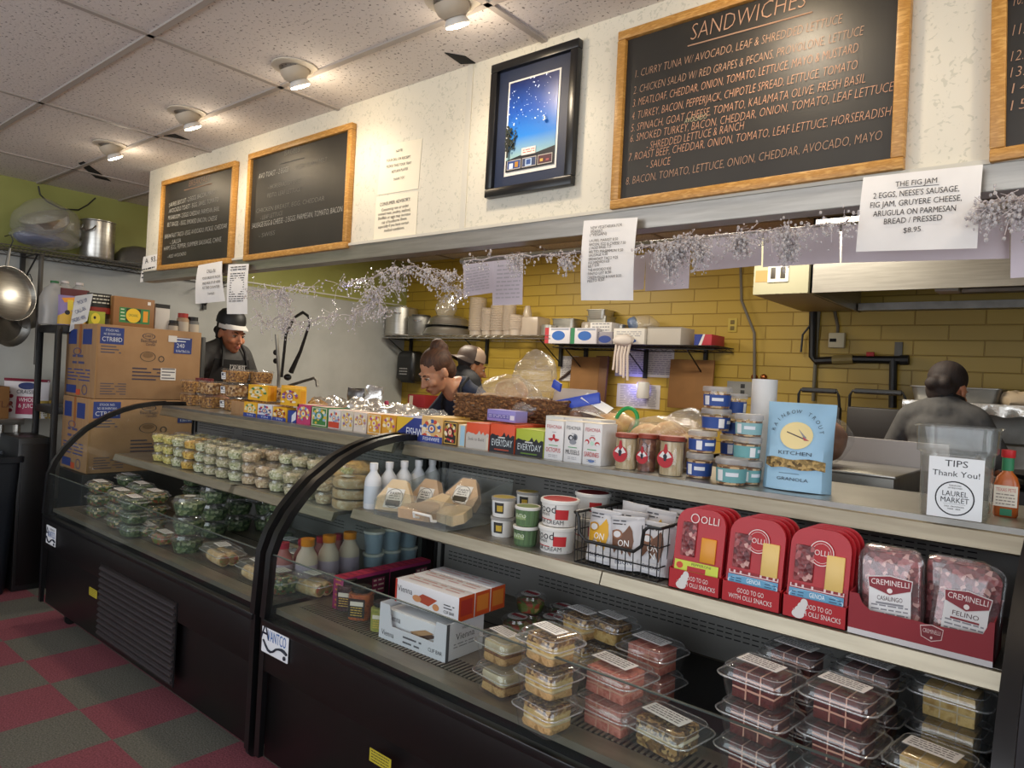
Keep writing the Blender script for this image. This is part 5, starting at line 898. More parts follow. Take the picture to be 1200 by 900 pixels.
for i,(px,py) in enumerate(((236,440),(244,439))):
    t=thing('jam_jar',f'dark red lidded jar, {["left","right"][i]} of the two behind the nut tubs','jar',(P(px,py,Y=2.36).x,2.36,ZT),0,'dark jars behind the nut tubs'); MB().lathe([(.0001,0),(.035,0),(.037,.14),(.03,.16)],'cranberry',16).build('jar_body',t); MB().lathe([(.036,.16),(.036,.185),(.0001,.186)],'#6a1a20',16).build('lid',t)
Yk='#e0ab24'; BL='#2b3f8c'
tbox('card','plain kraft card standing in front of the nut tubs','270' and 271,287,466,482,'kraft',dd=.01,cat='card')
fr=[(286,301,469,489,Yk,'#3f7a3a','#d8d6b0','yellow and green tin box at the left end of the blue display tray'),(302,319,471,491,'#d8dbe2','#b03a50','#44508c','white arched tin box, second in the blue display tray'),(320,336,473,492,Yk,'#b0512a','#7a2c1c','yellow and rust tin box, third in the blue display tray')]
for i,(a,c,pt,pb,c1,c2,c3,l) in enumerate(fr): tbox('tin_box',l,a,c,pt,pb-3,c1,tin_art(c1,c2,c3,i)+[('r',0,-.03,1,.26,BL),('t','TIN',.5,.06,.13,'#c8d0e8','c',.5)],dd=.06,group='tin fish boxes on the counter')
tbox('display_tray','blue cardboard tray end right of the white arched tin box',337,347,480,494,BL,[('p',[(.5,0),(1,.3),(1,1),(.5,.6)],'#d8dbe2')],dd=.10,cat='tray')
tbox('tin_box','single small yellow tin box standing on top of the display tray',291,314,451,469,Yk,tin_art(Yk,'#3f7a4a','#d6c98a',7),dd=.055,z=ZT+.095,Y=2.15,side=[('r',0,0,1,1,'#d99a1c'),('r',.3,.1,.7,.9,'#c9820f')],group='tin fish boxes on the counter')
for k in range(5): tbox('tin_box',f'yellow tin box, {ORD[k]} from the front in the yellow row above the purple floral boxes',329,351,454,474,Yk,tin_art(Yk,'#b05a2a','#7a4a9a',11) if k==0 else (),dd=.042,Y=2.135+.043*k,z=ZT+.088,side=[('r',0,.0,1,1,'#e2b02c'),('r',.1,.1,.9,.9,'#d4951a')],group='yellow tin box row')
mid=[(348,364,472,495,'#b83a6a','#6a8ac0','#e0c060','purple floral tin box under the yellow row'),(365,384,474,497,'#3c7a3c','#d0b040','#88b0c8','green floral tin box right of the purple one'),(385,399,477,499,'#dcd8d4','#c0452a','#8898b8','white and red tin box with a red lower panel'),(400,414,478,501,'#cfc4b4','#8a6a9a','#d8a838','pale tin box with a violet centre and yellow edge'),(415,430,479,502,'#d4c8bc','#a87a8a','#c89848','pale tin box with a pink centre, left of the orange pair'),(431,447,480,504,'#d99a2a','#b0508a','#e8c868','left orange tin box with purple flowers'),(448,464,481,506,'#d8982c','#9a4a8c','#e6c060','right orange tin box with purple flowers')]
for i,(a,c,pt,pb,c1,c2,c3,l) in enumerate(mid): tbox('tin_box',l,a,c,pt,pb,c1,tin_art(c1,c2,c3,20+i,'#d8d0b8' if i%2 else None)+([('r',.05,.05,.95,.36,'#c0432a')] if i==2 else []),dd=.10,group='tin fish boxes on the counter',top=[('r',0,0,1,1,'#d6b8a8')])
tbox('display_tray','yellow and blue cardboard display tray end beside the orange tin boxes',465,506,483,509,'#24337c',[('p',[(0,1),(.5,1),(.0,.25)],'#d8b02c'),('t','FISHWIFE',.62,.18,.36,'#dfe3ee','c',.68),('r',.68,.62,.9,.72,'#c8d0e8')],dd=.16,cat='tray')
tbox('tin_box','yellow tin box with red tomatoes and a blue foot, right of the blue tray end',494,519,486,516,'#d9b063',tin_art('#d9b070','#c24a30','#3a5a9a',41)+[('r',-.02,0,1.02,.25,BL),('t','FISHWIFE',.5,.06,.14,'#dfe3ee','c',.8)],dd=.17,top=[('r',0,0,1,1,'#d2a736')],group='tin fish boxes on the counter')
tbox('tin_box','black and gold tin box with a small red and white figure',520,536,491,519,'#a07a34',tin_art('#1f1c1a','#c09a40','#b03a34',42,'#c9a045'),dd=.17,top=[('r',0,0,1,1,'#cfa53a')],group='tin fish boxes on the counter')
tbox('tin_box','slim cream and pale blue tin box left of the orange mountain box',537,545,494,520,'#d8c8a8',[('r',.3,.05,1,.95,'#9cc0d4')],dd=.15,group='tin fish boxes on the counter')
mt=lambda seed,c:[('p',[(0,0)]+[(i/12,.55+.18*((i*7+seed*5)%5)/4*(1 if i%2 else .4)) for i in range(13)]+[(1,0)],c)]
tbox('tinned_fish_box','orange box with grey mountains, left of two mountain boxes',546,573,496,526,'#d2502c',mt(1,'#b9b5ae')+[('t','Seek to Build',.45,.32,.12,'#55504c','c',.7),('r',.9,.0,1,.5,'#c9c2b0')],dd=.2,top=[('r',0,0,1,1,'#d0623c')],group='mountain printed fish boxes')
wv=lambda c:[('t','EVERYDAY',.5,.22,.24,'#c9d4d8','c',.86),('r',.34,.50,.62,.55,'#c9ccc8'),('r',.2,.07,.8,.12,c)]
tbox('tinned_fish_box','orange box with black mountains and pale lettering under the lilac box',574,603,498,531,'#d2502c',mt(2,'#171a24')+wv('#a0402a'),dd=.2,top=[('r',0,0,1,1,'#d4623a')],group='mountain printed fish boxes')
tbox('tinned_fish_box','lime green box with black mountains and pale lettering',604,637,505,536,'#a6b43a',mt(3,'#171a24')+wv('#5a7a2a'),dd=.18,top=[('r',0,0,1,1,'#b4bf55')],group='mountain printed fish boxes')
x,w=span(567,603,492,2.16); bx('tin_box','flat lilac box lying on the orange mountain boxes','box',(x,2.21,ZT+.119),(w,.07,.045),'#8d86c8',[('r',.03,.25,.8,.62,'#5a56a0'),('l',.06,.78,.5,.35,2,'#c9c6e6',2),('r',.82,.2,.97,.6,'#d8d6e4')],rz=R(-5),top=[('r',0,0,1,1,'#a39cd6')])
def fish_box(label,a,c,pt,pb,ink,title,art,dd,Y=2.135,front=True):
    s=[('t','FISHONIA',.5,.80,.09,ink,'c',.82),('r',.4,.70,.62,.715,'#9a9aa0')]+art+[('r',.25,.36,.75,.38,'#4a9a60'),('t',title,.5,.2,.11,ink,'c',.8),('l',.25,.75,.12,.08,2,'#9a9aa0',2)] if front else ()
    tbox('tinned_fish_box',label,a,c,pt,pb,'#dfdedd',s,dd=dd,Y=Y,group='white fish boxes',top=[('r',0,0,1,1,'#e0d8c8')])
rd='#b8242c'; bk='#2c2e34'
octo=[('e',.5,.6,.07,.06,rd)]+[('p',[(.5+.02*s,.56),(.5+.3*s*k,.50+.1*k*(k-.6)),(.5+.28*s*k,.46+.1*k*(k-.6)),(.5,.53)],rd) for s in (-1,1) for k in (.5,.8,1)]
mus=[('e',.36,.60,.15,.07,bk),('e',.62,.62,.13,.08,'#6a6e78'),('e',.5,.5,.2,.06,'#8a8e96'),('e',.38,.6,.08,.04,'#c9ccd0'),('e',.62,.61,.07,.05,'#3a3e46')]
sar=[('e',.5,.63,.16,.05,rd),('e',.5,.615,.11,.035,'#dfdedd'),('e',.22,.55,.12,.06,rd),('e',.2,.53,.08,.04,'#dfdedd'),('e',.78,.52,.13,.05,rd),('e',.8,.5,.09,.03,'#dfdedd'),('e',.5,.52,.1,.05,'#b8dcc8')]
fish_box('white box with a red octopus and OCTOPUS lettering',638,660,493,539,rd,'OCTOPUS',octo,.10); fish_box('white box with grey shells and MUSSELS lettering',661,682,495,543,bk,'MUSSELS',mus,.10); fish_box('white box with red prawns and SARDINES lettering',683,705,498,547,rd,'SARDINES',sar+[('e',.5,.1,.18,.04,'#3a6ab0')],.10)
for i,l in enumerate(('octopus','mussels','sardines')): fish_box(f'plain white fish box standing directly behind the {l} box',638+22*i-i*0,660+22*i,493+2*i,540+3*i,rd,'',[],.10,Y=2.237,front=False)
# jars with red tags
def rjar(label,px0,px1,pt,pb,Y,food):
    x,w=span(px0,px1,(pt+pb)/2,Y); r=w*.40; h=(pb-pt)*depth(P(px0,pt,Y=Y))/FOC; t=thing('food_jar',label,'jar',(x,Y+r,ZT),0,'tall jars with red tags')
    MB().lathe([(.0001,.002),(r*.9,.002),(r*.93,.01),(r*.93,h*.86),(.0001,h*.865)],food,22).build('food',t); MB().lathe([(.0001,0),(r*.96,0),(r,.008),(r,h*.87),(r*.94,h*.9)],'clear',22,None,True,False).build('glass_jar',t); MB().lathe([(r*1.02,h*.88),(r*1.05,h*.89),(r*1.05,h*.985),(r*1.0,h),(.0001,h)],'#8c3a26',22).build('lid',t)
    m=MB(); M=face((-r*.75,-r*1.03,h*.24),(1,0,0),(0,0,1)); s=r*1.45
    m.box((s/2,s/2,0),(.001,.001,.001),'#b01f2a',M=M); m.pr(M,s,s,[('e',.5,.42,.5,.5,'#b01f2a'),('p',[(.36,.8),(.64,.8),(.56,1.25),(.44,1.25)],'#b01f2a'),('p',[(.1,.55),(.35,.85),(.5,.62),(.65,.85),(.9,.55),(.5,.4)],'#dcdcdc'),('p',[(.36,.6),(.5,.74),(.62,.58),(.56,.3),(.42,.3)],'#1c2030')]); m.build('red_tag',t,smooth=0)
rjar('tall pale fish jar with a red tag, next to the SARDINES box',713,742,509,551,2.13,'fish_jar'); rjar('brown meat jar with a red tag between the two pale jars',741,765,510,554,2.15,'meat_jar'); rjar('pale fish jar with a red tag, next to the blue snack tubs',764,797,511,557,2.13,'fish_jar')
for i,(px,fd) in enumerate(((748,'fish_jar'),(777,'meat_jar'))): rjar(f'{["left","right"][i]} rear jar standing behind the row of three tagged jars',px,px+24,506,546,2.25,fd)
# clear round snack tubs with coloured sleeves
def rtub(label,px0,px1,pt,pb,Y,z,col,seed=0):
    x,w=span(px0,px1,(pt+pb)/2,Y); r=w*.40; h=(pb-pt)*depth(P(px0,pt,Y=Y))/FOC; t=thing('snack_tub',label,'tub',(x,Y+r,z),R(seed*35),'stacked snack tubs beside the paper towel roll')
    MB().lathe([(.0001,.003),(r*.88,.003),(r*.93,h*.68),(.0001,h*.7)],'nuts',22).build('food',t); MB().lathe([(.0001,0),(r*.9,0),(r*.92,.004),(r*.98,h*.78)],'clear',24,None,True,False).build('tub_body',t)
    MB().lathe([(r*1.03,h*.76),(r*1.05,h*.78),(r*1.04,h*.95),(r*.98,h*.99),(.0001,h*.985)],'frosted',24,None,False,True).build('lid',t)
    MB().lathe([(r*.935,h*.12),(r*.985,h*.62)],col,24,None,False,False).build('printed_sleeve',t)
    m=MB(); n=10
    for k,(a0,a1,c) in enumerate(((-125,-100,'#e6e6e6'),(-88,-40,'#dfe4ea'))):
        L=[[(r*1.0*q*math.cos(R(a0+(a1-a0)*i/n)),r*1.0*q*math.sin(R(a0+(a1-a0)*i/n)),h*zz) for i in range(n+1)] for zz,q in ((.34 if k else .16,.97 if k else .95),(.48 if k else .56,.985))]
        m.loft(L,c,None,False,False,close=False)
    m.build('sleeve_print',t,smooth=0); return z+h
BC,TC='#27488f','#6aa3a6'
z=rtub('bottom blue snack tub of the left stack',795,831,533,563,2.16,ZT,BC,0); z1=z; z=rtub('second blue snack tub of the left stack, with a nutrition panel',797,835,508,534,2.16,z,BC,1); z=rtub('third blue snack tub of the left stack, with a barcode',812,852,485,511,2.2,z,BC,2); rtub('top blue snack tub of the left stack',814,853,462,488,2.2,z,BC,0)
z=rtub('bottom teal snack tub behind the front teal one',851,890,538,566,2.18,ZT,TC,1); z=rtub('second teal snack tub of the right stack',850,889,513,540,2.18,z,TC,2); z=rtub('top pale teal snack tub of the right stack, with a barcode',852,891,488,515,2.18,z,'#8ab4b8',0)
rtub('front teal snack tub standing alone before the right stack',828,872,537,569,2.105,ZT,TC,0)
for i,(l,zz) in enumerate((('lowest blue snack tub at the back of the stacks',ZT),('second blue snack tub at the back of the stacks',ZT+.07),('third blue snack tub at the back of the stacks',ZT+.14),('topmost blue snack tub at the back, against the paper towel roll',ZT+.21))): rtub(l,838,872,470,496,2.30,zz,BC,i)
# paper towel roll
x,w=span(871,906,500,2.36); H=118*depth(P(888,500,Y=2.36))/FOC; t=thing('paper_towel_roll','tall white paper towel roll standing behind the blue granola bag','paper towel',(x,2.40,ZT)); r=w*.41; MB().lathe([(.02,.001),(r,.001),(r,H),(.02,H)],'paper',30).build('paper',t); MB().lathe([(.0195,0),(.0195,H+.001)],'kraft',14,None,False,False).build('card_core',t)
# blue granola bag
x,w=span(902,972,520,2.2); Yg=2.2; H=104*depth(P(935,520,Y=Yg))/FOC; t=thing('granola_bag','light blue stand-up granola bag with a yellow sun circle','bag',(x-.01,Yg+.03,ZT),R(4),rot=(R(-4),0,R(4)))
w=.20; m=MB(); pouch(m,w,H,.11,'#9cc4de',n=12); m.crumple(.0012,18,4); m.build('pouch',t); m=MB(); M=Matrix.Identity(4)
pr=[('e',.5,.62,.245,.155,'#e6d49a'),('p',[(.36,.66),(.62,.595),(.64,.575),(.35,.65)],'#4a3a40'),('p',[(.52,.70),(.66,.60),(.62,.59)],'#8a8a90'),('p',[(.6,.61),(.7,.57),(.62,.57)],'#b04a50'),('t','KITCHEN',.5,.40,.04,'#22324a','c',.5),('p',[(.06,.27)]+[(.06+.88*i/8,.355+.012*math.sin(i*1.3)) for i in range(9)]+[(.94,.24)]+[(.94-.88*i/8,.245+.012*math.sin(i*1.3+1)) for i in range(1,8)],'seed'),('t','GRANOLA',.5,.11,.036,'#22324a','c',.46),('r',.3,.185,.6,.193,'#5a7a94')]
gp=MB()
for i,ch in enumerate('RAINBOW TROUT'):
    a=R(168-156*i/12); pr.append(('T',ch,.5+.34*math.cos(a),.62+.34*math.sin(a)*w/H,.011,'#22324a',a-PI/2))
pouch_pr(m,w,H,.11,pr,n=12,lift=.004)
m.build('printed_front',t,smooth=0)
# tip bin
p=P(1112,609,Z=ZT); Yb=p.y; t=thing('tip_bin','square clear plastic TIPS bin with a white Thank You sheet','bin',(p.x,Yb+.085,ZT),R(2)); w=.165; H=.232
o=lambda q,zz:[(a,b,zz) for a,b in rrect(w*q,w*q,.03)]
MB().loft([o(.88,0),o(.90,.004),o(.955,H*.70),o(1.04,H*.72),o(1.07,H*.985),o(1.13,H*.985),o(1.14,H),o(1.07,H+.002)],'acrylic',None,True,False).build('bin_body',t)
MB().loft([o(.87,.003),o(.91,H*.66)],'tinted',None,True,False).build('inner_wall',t)
m=MB(); sw,sh=.118,.152; M=face((-sw/2+.006,-w*.487,.004),(1,0,0),(0,-.035,1)); m.box((sw/2,sh/2,0),(sw,sh,.0012),'#e2e6e8',M=M); K='#17181c'
m.pr(M,sw,sh,[('t','TIPS',.5,.85,.105,K,'c',.42),('t','Thank You!',.5,.69,.09,K,'c',.86),('o',.5,.33,.36,.285,K,.07),('t','LAUREL',.5,.365,.085,K,'c',.47),('t','MARKET',.5,.26,.085,K,'c',.52),('t','PURVEYORS',.5,.53,.022,K,'c',.22),('t','OF FINE FOOD',.5,.49,.022,K,'c',.26),('t','DELI - PROVISIONS',.5,.185,.022,K,'c',.36),('t','WINE - BEER',.5,.145,.022,K,'c',.24),('r',.3,.235,.7,.238,K)],.0008); m.build('paper_sign',t,smooth=0)
m=MB()
for k in range(3): m.box((.005*k,.004*k,.006+.003*k),(.06,.03,.001),'#8aa088',M=TR(0,0,0,R(30*k)))
m.build('banknote',t)
p=P(1172,608,Z=ZT); t=thing('hot_sauce_bottle','flat hot sauce bottle with a red cap and green neck right of the tip bin','bottle',(p.x+.005,p.y+.06,ZT)); k=1.0
o=lambda a,b,zz:[(x,y,zz) for x,y in rrect(a,b,min(a,b)*.4)]
MB().loft([o(.05,.03,0),o(.056,.034,.006),o(.056,.034,.085),o(.045,.03,.105),o(.024,.024,.118),o(.022,.022,.155)],'sauce').build('bottle_body',t); MB().lathe([(.0135,.122),(.0135,.156)],'#2a7a52',16,None,False,False).build('neck_seal',t); MB().lathe([(.015,.156),(.016,.158),(.016,.176),(.0001,.178)],'g#b8282c',16).build('cap',t)
m=MB(); m.pr(face((-.026,-.0176,.028),(1,0,0),(0,0,1)),.052,.055,[('r',0,0,1,1,'#ded6c8'),('t','TEXAS PETE',.5,.72,.16,'#b02a2a','c',.84),('l',.1,.9,.55,.1,4,'#8a8078',2),('r',.3,-.42,.8,-.1,'#2a7a5a')]); m.build('paper_label',t,smooth=0)
# wicker basket with bagged bread
x0,x1=P(531,480,Y=2.36).x,P(661,480,Y=2.36).x; bw=x1-x0; bd=.22; bh=60*depth(P(590,480,Y=2.36))/FOC; t=thing('wicker_basket','long brown wicker basket of bagged bread on the counter','basket',((x0+x1)/2,2.36+bd/2,ZT)); m=MB(); rows=int(bh/.012)
for k in range(rows):
    pts=[]; n=56; lp=rrect(bw,bd,.025,3)
    for i,(a,c) in enumerate(lp): 
        a2,c2=lp[(i+1)%len(lp)]; L=math.hypot(a2-a,c2-c); s=max(1,int(L/.016))
        for j in range(s): pts.append((a+(a2-a)*j/s,c+(c2-c)*j/s))
    N=len(pts); m.tube([Vector((a*(1+.018*math.sin(i*PI*.5+k*PI)),c*(1+.045*math.sin(i*PI*.5+k*PI)),.008+k*.0118+.002*math.sin(i*.7+k))) for i,(a,c) in enumerate(pts)],.0068,'wicker',5,closed=True)
m.build('woven_wall',t); MB().box((0,0,.004),(bw*.97,bd*.93,.008),'wicker').build('basket_base',t)
def bag(name,label,loc,parts,film,cat='bread',amp=.012,fr=14,seed=1,group=None,ties=()):
    t=thing(name,label,cat,loc,0,group)
    for nm,c,r,mt_ in parts: b=MB(); b.ell(c,r,mt_,24,16); b.crumple(amp*.6,fr,seed); b.crumple(.004,55,seed); b.build(nm,t)
    b=MB()
    for c,r,mt_ in film: b.ell(c,r,mt_,44,30)
    b.crumple(amp,fr,seed+3); b.crumple(amp*.4,fr*3.2,seed+5); b.build('film_wrap',t); return t
q=lambda px,py,Y,z: Vector((P(px,py,Y=Y).x,Y,z))
bag('bread_bag','big bag of pale rolls heaped in the left of the wicker basket',q(590,455,2.47,ZT+.125),[('roll',(-.04,-.01,.04),(.10,.07,.06),'bread_pale'),('roll',(.06,-.03,.03),(.08,.06,.06),'bread'),('roll',(.03,.02,.11),(.085,.06,.06),'bread_pale'),('roll',(.13,0,.03),(.07,.06,.06),'bread')],[((.03,0,.065),(.18,.10,.118),'bag_clear')],seed=2)
bag('plastic_bag','tall puffed clear bag sticking up out of the wicker basket',q(628,432,2.53,ZT+.18),[],[((0,0,.11),(.125,.08,.13),'bag_clear'),((-.06,0,.0),(.05,.05,.1),'bag_clear')],'bag',amp=.025,fr=13,seed=6)
bag('bread_bag','bag of small rolls low in the middle of the basket',q(625,460,2.41,ZT+.135),[('roll',(-.05,0,.03),(.06,.05,.045),'bread'),('roll',(.05,0,.03),(.07,.05,.045),'bread')],[((0,0,.035),(.13,.06,.055),'bag_clear')],seed=9)
tag(MB().ell((0,0,.034),(.046,.04,.036),'bread_pale',16,10).crumple(.006,22,3).build('bread_roll',loc=q(603,480,2.29,ZT+.0)),'small bread roll standing in front of the wicker basket','bread')
b=MB(); b.loft([[(x,y,z) for x,y in ((-.17+.34*i/10,-.03),(-.17+.34*i/10,.03))] for i,z in [(i,.008*math.sin(i*1.1)) for i in range(11)]],'#c9c4bc',None,False,False,close=False); b.box((0,-.02,.04),(.3,.012,.045),'g#3a52b8',.004,M=TR(0,0,0,0,0,R(-12))); b.box((-.12,.0,.075),(.05,.012,.035),'g#3a52b8',.004,M=TR(0,0,0,0,0,R(20)))
b.ell((.0,.02,.01),(.17,.04,.05),'bag_clear',18,10); b.crumple(.008,16,7); tag(b.build('zip_bag',loc=q(672,462,2.42,ZT+.165)),'zip bag with a bright blue strip leaning on the right end of the basket','bag')
x,w=span(643,690,455,2.5); tag(MB().box((0,0,.05),(w,.01,.10),'#d8c8b8',.002).build('paper_wrap',loc=((x,2.53,ZT+.17)),rot=(R(-20),0,R(4))),'cream folded paper standing behind the blue zip strip','paper')
TZ=ZT+.062; xa_,xb_=P(664,490,Y=2.47).x,P(745,490,Y=2.47).x; tag(MB().box((0,0,.03),(xb_-xa_,.19,.06),'kraft',.004).build('carton',loc=((xa_+xb_)/2,2.475,ZT)),'low kraft carton under the film-wrapped loaves right of the wicker basket','box')
bag('bread_loaf','brown round loaf in clear film right of the wicker basket',q(684,478,2.46,TZ),[('loaf',(0,0,.075),(.065,.08,.07),'bread_brown')],[((0,0,.078),(.07,.085,.078),'film')],seed=4)
bag('bread_loaf','sliced seeded loaf in film under the green ring',q(720,490,2.47,TZ),[('loaf',(0,0,.06),(.10,.09,.055),'bread')],[((0,0,.062),(.108,.095,.062),'film')],seed=5)
tag(MB().box((0,0,0),(.13,.05,.001),'label_white').build('paper_label_sheet',loc=q(700,465,2.42,TZ+.152),rot=(R(30),R(25),R(10))),'blank white paper label on top of the round loaf','label')
m=MB(); m.tube([(.045*math.cos(a),.03*math.sin(a)*.3,.055*math.sin(a)) for a in [2*PI*i/24 for i in range(24)]],.008,'g#2f9a50',8,closed=True); tag(m.build('green_bag_ring',loc=q(735,478,2.42,TZ+.09),rot=(R(10),R(35),0)),'bright green loop of the loaf bag label above the white fish boxes','label')
bag('bread_bag','clear bag of pale sliced rolls behind the tagged jars',q(776,505,2.40,ZT+.004),[('roll',(-.06,0,.075),(.08,.08,.07),'bread_pale'),('roll',(.03,0,.085),(.075,.08,.08),'bread_pale'),('roll',(.10,0,.065),(.06,.07,.06),'bread_pale')],[((.02,0,.095),(.165,.11,.092),'bag_clear'),((.08,.02,.17),(.07,.05,.045),'bag_clear')],seed=8)
# foil and film wraps along the back of the counter at left
for i,(px,py,rx,rz_,l) in enumerate(((388,470,.16,.075,'low crumpled foil sheet behind the yellow tin row'),(425,475,.17,.08,'crumpled foil sheet behind the pale tin boxes'),(468,480,.15,.075,'crumpled foil and film behind the orange tin boxes'),(508,484,.13,.06,'pale plastic film behind the tomato tin box'))):
    b=MB(); b.ell((0,0,rz_*.8),(rx,.12,rz_),'foil' if i<3 else 'bag_clear',60,34); b.crumple(.03,16,i+1); b.crumple(.012,55,i+7); b.v=[Vector((v.x,v.y,max(v.z,.001))) for v in b.v]; tag(b.build('foil_sheet' if i<3 else 'plastic_film',loc=q(px,py,2.38,ZT)),l,'foil' if i<3 else 'film','foil and film along the back of the counter')
for i,(px,l) in enumerate(((418,'left upright silver foil bag on the counter'),(439,'right upright silver foil bag on the counter, shinier and fuller'))):
    b=MB(); pouch(b,.11,.135 if i==0 else .155,.06,'foil' if i else 'm#8a8a8c',n=12); b.crumple(.012,24,i+4); tag(b.build('foil_bag',loc=q(px,460,2.46,ZT+.06),rz=R(20)),l,'bag','silver foil bags on the counter')
    tag(MB().box((0,0,.03),(.13,.1,.06),'#b89a6a',.004).build('carton',loc=q(px,460,2.46,ZT)),f'low tan box under the {["left","right"][i]} silver foil bag','box')
b=MB(); b.loft([[(.02*math.cos(a)*k,.02*math.sin(a)*k,z) for a in [2*PI*i/10 for i in range(10)]] for k,z in ((.3,0),(1,.03),(.5,.08))],'#c94a6a'); tag(b.build('pink_tag',loc=q(453,470,2.5,ZT+.06)),'small pink wrapper right of the silver foil bags','wrapper')
# ============================================================ things inside the display cases
ZML=.966
# ---- far case, middle shelf: crowd of small round salad cups
def cup_proto(name,label,r,h,food,loc,group,cat='salad cup',dome=.35,fill=.74):
    t=thing(name,label,cat,loc,0,group)
    MB().lathe([(.0001,0),(r*.74,0),(r*.78,.004),(r*.94,h*(1-dome)*.96),(r*1.0,h*(1-dome))],'clear',16,None,True,False).build('cup_body',t)
    MB().lathe([(r*1.01,h*(1-dome)-.002),(r*1.02,h*(1-dome)+.004),(r*.92,h*(1-dome*.7)),(r*.86,h*.985),(r*.5,h),(.0001,h)],'clear_lid',16,None,False,True).build('lid',t)
    f=MB(); f.lathe([(.0001,.003),(r*.72,.003),(r*.88,h*fill*.7),(r*.86,h*fill*.9),(r*.5,h*fill*1.06),(.0001,h*fill)],food,16,None,True,True); f.crumple(.004,70,random.random()*9); f.build('food',t)
    return t
foods=['egg','egg','slaw','curry','slaw','tuna','tuna','slaw','chick','chick','slaw','tuna','tuna','chick']
words_={'egg':'egg salad','slaw':'pale green salad','curry':'orange-yellow salad','tuna':'pale tuna salad','chick':'tan chicken salad'}
protos={}
xa,xb=P(192,540,Y=1.90).x,P(385,585,Y=1.90).x; NC=14; pitch=(xb-xa)/(NC-1); rr=random.Random(5)
for row in range(3):
    for c in range(NC):
        fd=foods[(c+(row>0))%NC]; lv=3 if (c<9 or row>0) else 2
        if row==2 and c>11: continue
        for k in range(lv):
            if row==2 and k<2: continue        # the back row shows only its top cups
            lab=f'{["bottom","middle","top"][k]} cup of {words_[fd]}, {ORD[c]} stack from the left in the {["front","second","back"][row]} row'
            loc=Vector((xa+c*pitch+rr.uniform(-.004,.004)+row*.01,1.88+row*.118+rr.uniform(-.006,.006),ZML+k*.0555)); g='cups of salad on the far middle shelf'
            if fd not in protos: protos[fd]=cup_proto('salad_cup',lab,min(.052,pitch*.44),.055,'salad_'+fd,loc,g)
            else: dup(protos[fd],loc,rr.uniform(0,6),lab)
t_=None
for i,(px,py,k,l) in enumerate(((388,556,0,'bottom pale flatbread pack at the right end of the salad cups'),(390,545,1,'middle pale flatbread pack at the right end of the salad cups'),(392,535,2,'top pale flatbread pack at the right end of the salad cups'))):
    x=xb+.135; t=thing('flatbread_pack',l,'bread',(x,1.93,ZML+.045*k),0,'flatbread packs on the far middle shelf'); MB().lathe([(.0001,0),(.085,0),(.09,.01),(.09,.03),(.085,.036),(.0001,.038)],'tortilla',24).build('flatbread',t); MB().lathe([(.0001,.0),(.093,.0),(.096,.02),(.092,.041),(.0001,.043)],'film',24).build('film_wrap',t)
    m=MB(); m.box((-.01,-.03,.044),(.06,.04,.0006),'label_white'); m.build('paper_label',t)
for i,(dx,k,l) in enumerate(((0,0,'lower big tan cookie bag beside the white bottles'),(0.0,1,'upper big tan cookie bag beside the white bottles'))):
    x=P(407,583,Y=2.0).x-.02; t=thing('cookie_bag',l,'bag',(x,2.06,ZML+k*.085),0,'tan cookie bags on the far middle shelf'); b=MB(); b.ell((0,0,.045),(.10,.11,.043),'bread',18,12); b.crumple(.012,22,i); b.build('cookies',t); b=MB(); b.ell((0,0,.046),(.106,.116,.046),'film',18,12); b.crumple(.012,22,i+.2); b.build('film_wrap',t)
def bottle(name,label,loc,w,h,body,cap,group,lab=None,neck=.42):
    t=thing(name,label,'bottle',loc,0,group); r=w/2
    MB().lathe([(.0001,0),(r*.95,0),(r,.006),(r,h*.55),(r*.9,h*.66),(r*neck,h*.80),(r*neck,h*.86)],body,18).build('bottle_body',t); MB().lathe([(r*neck*1.12,h*.85),(r*neck*1.15,h*.99),(.0001,h)],cap,16).build('cap',t)
    if lab: MB().lathe([(r*1.01,h*.12),(r*1.01,h*.5)],lab,18,None,False,False).build('printed_label',t)
    return t
xr=P(436,588,Y=2.0).x; b0=None
for i in range(5):
    for j in range(1):
        l=f'white milk bottle, {["nearest","second","third","fourth","farthest"][i]} in the file behind the acrylic cheese bin'; loc=(-2.262,1.865+.082*i,ZM)
        if b0 is None: b0=bottle('milk_bottle',l,loc,.07,.185,'#dfe3e6','#e6e8ea','white bottles behind the cheese bin','#c9d4dc')
        else: dup(b0,loc,0,l)
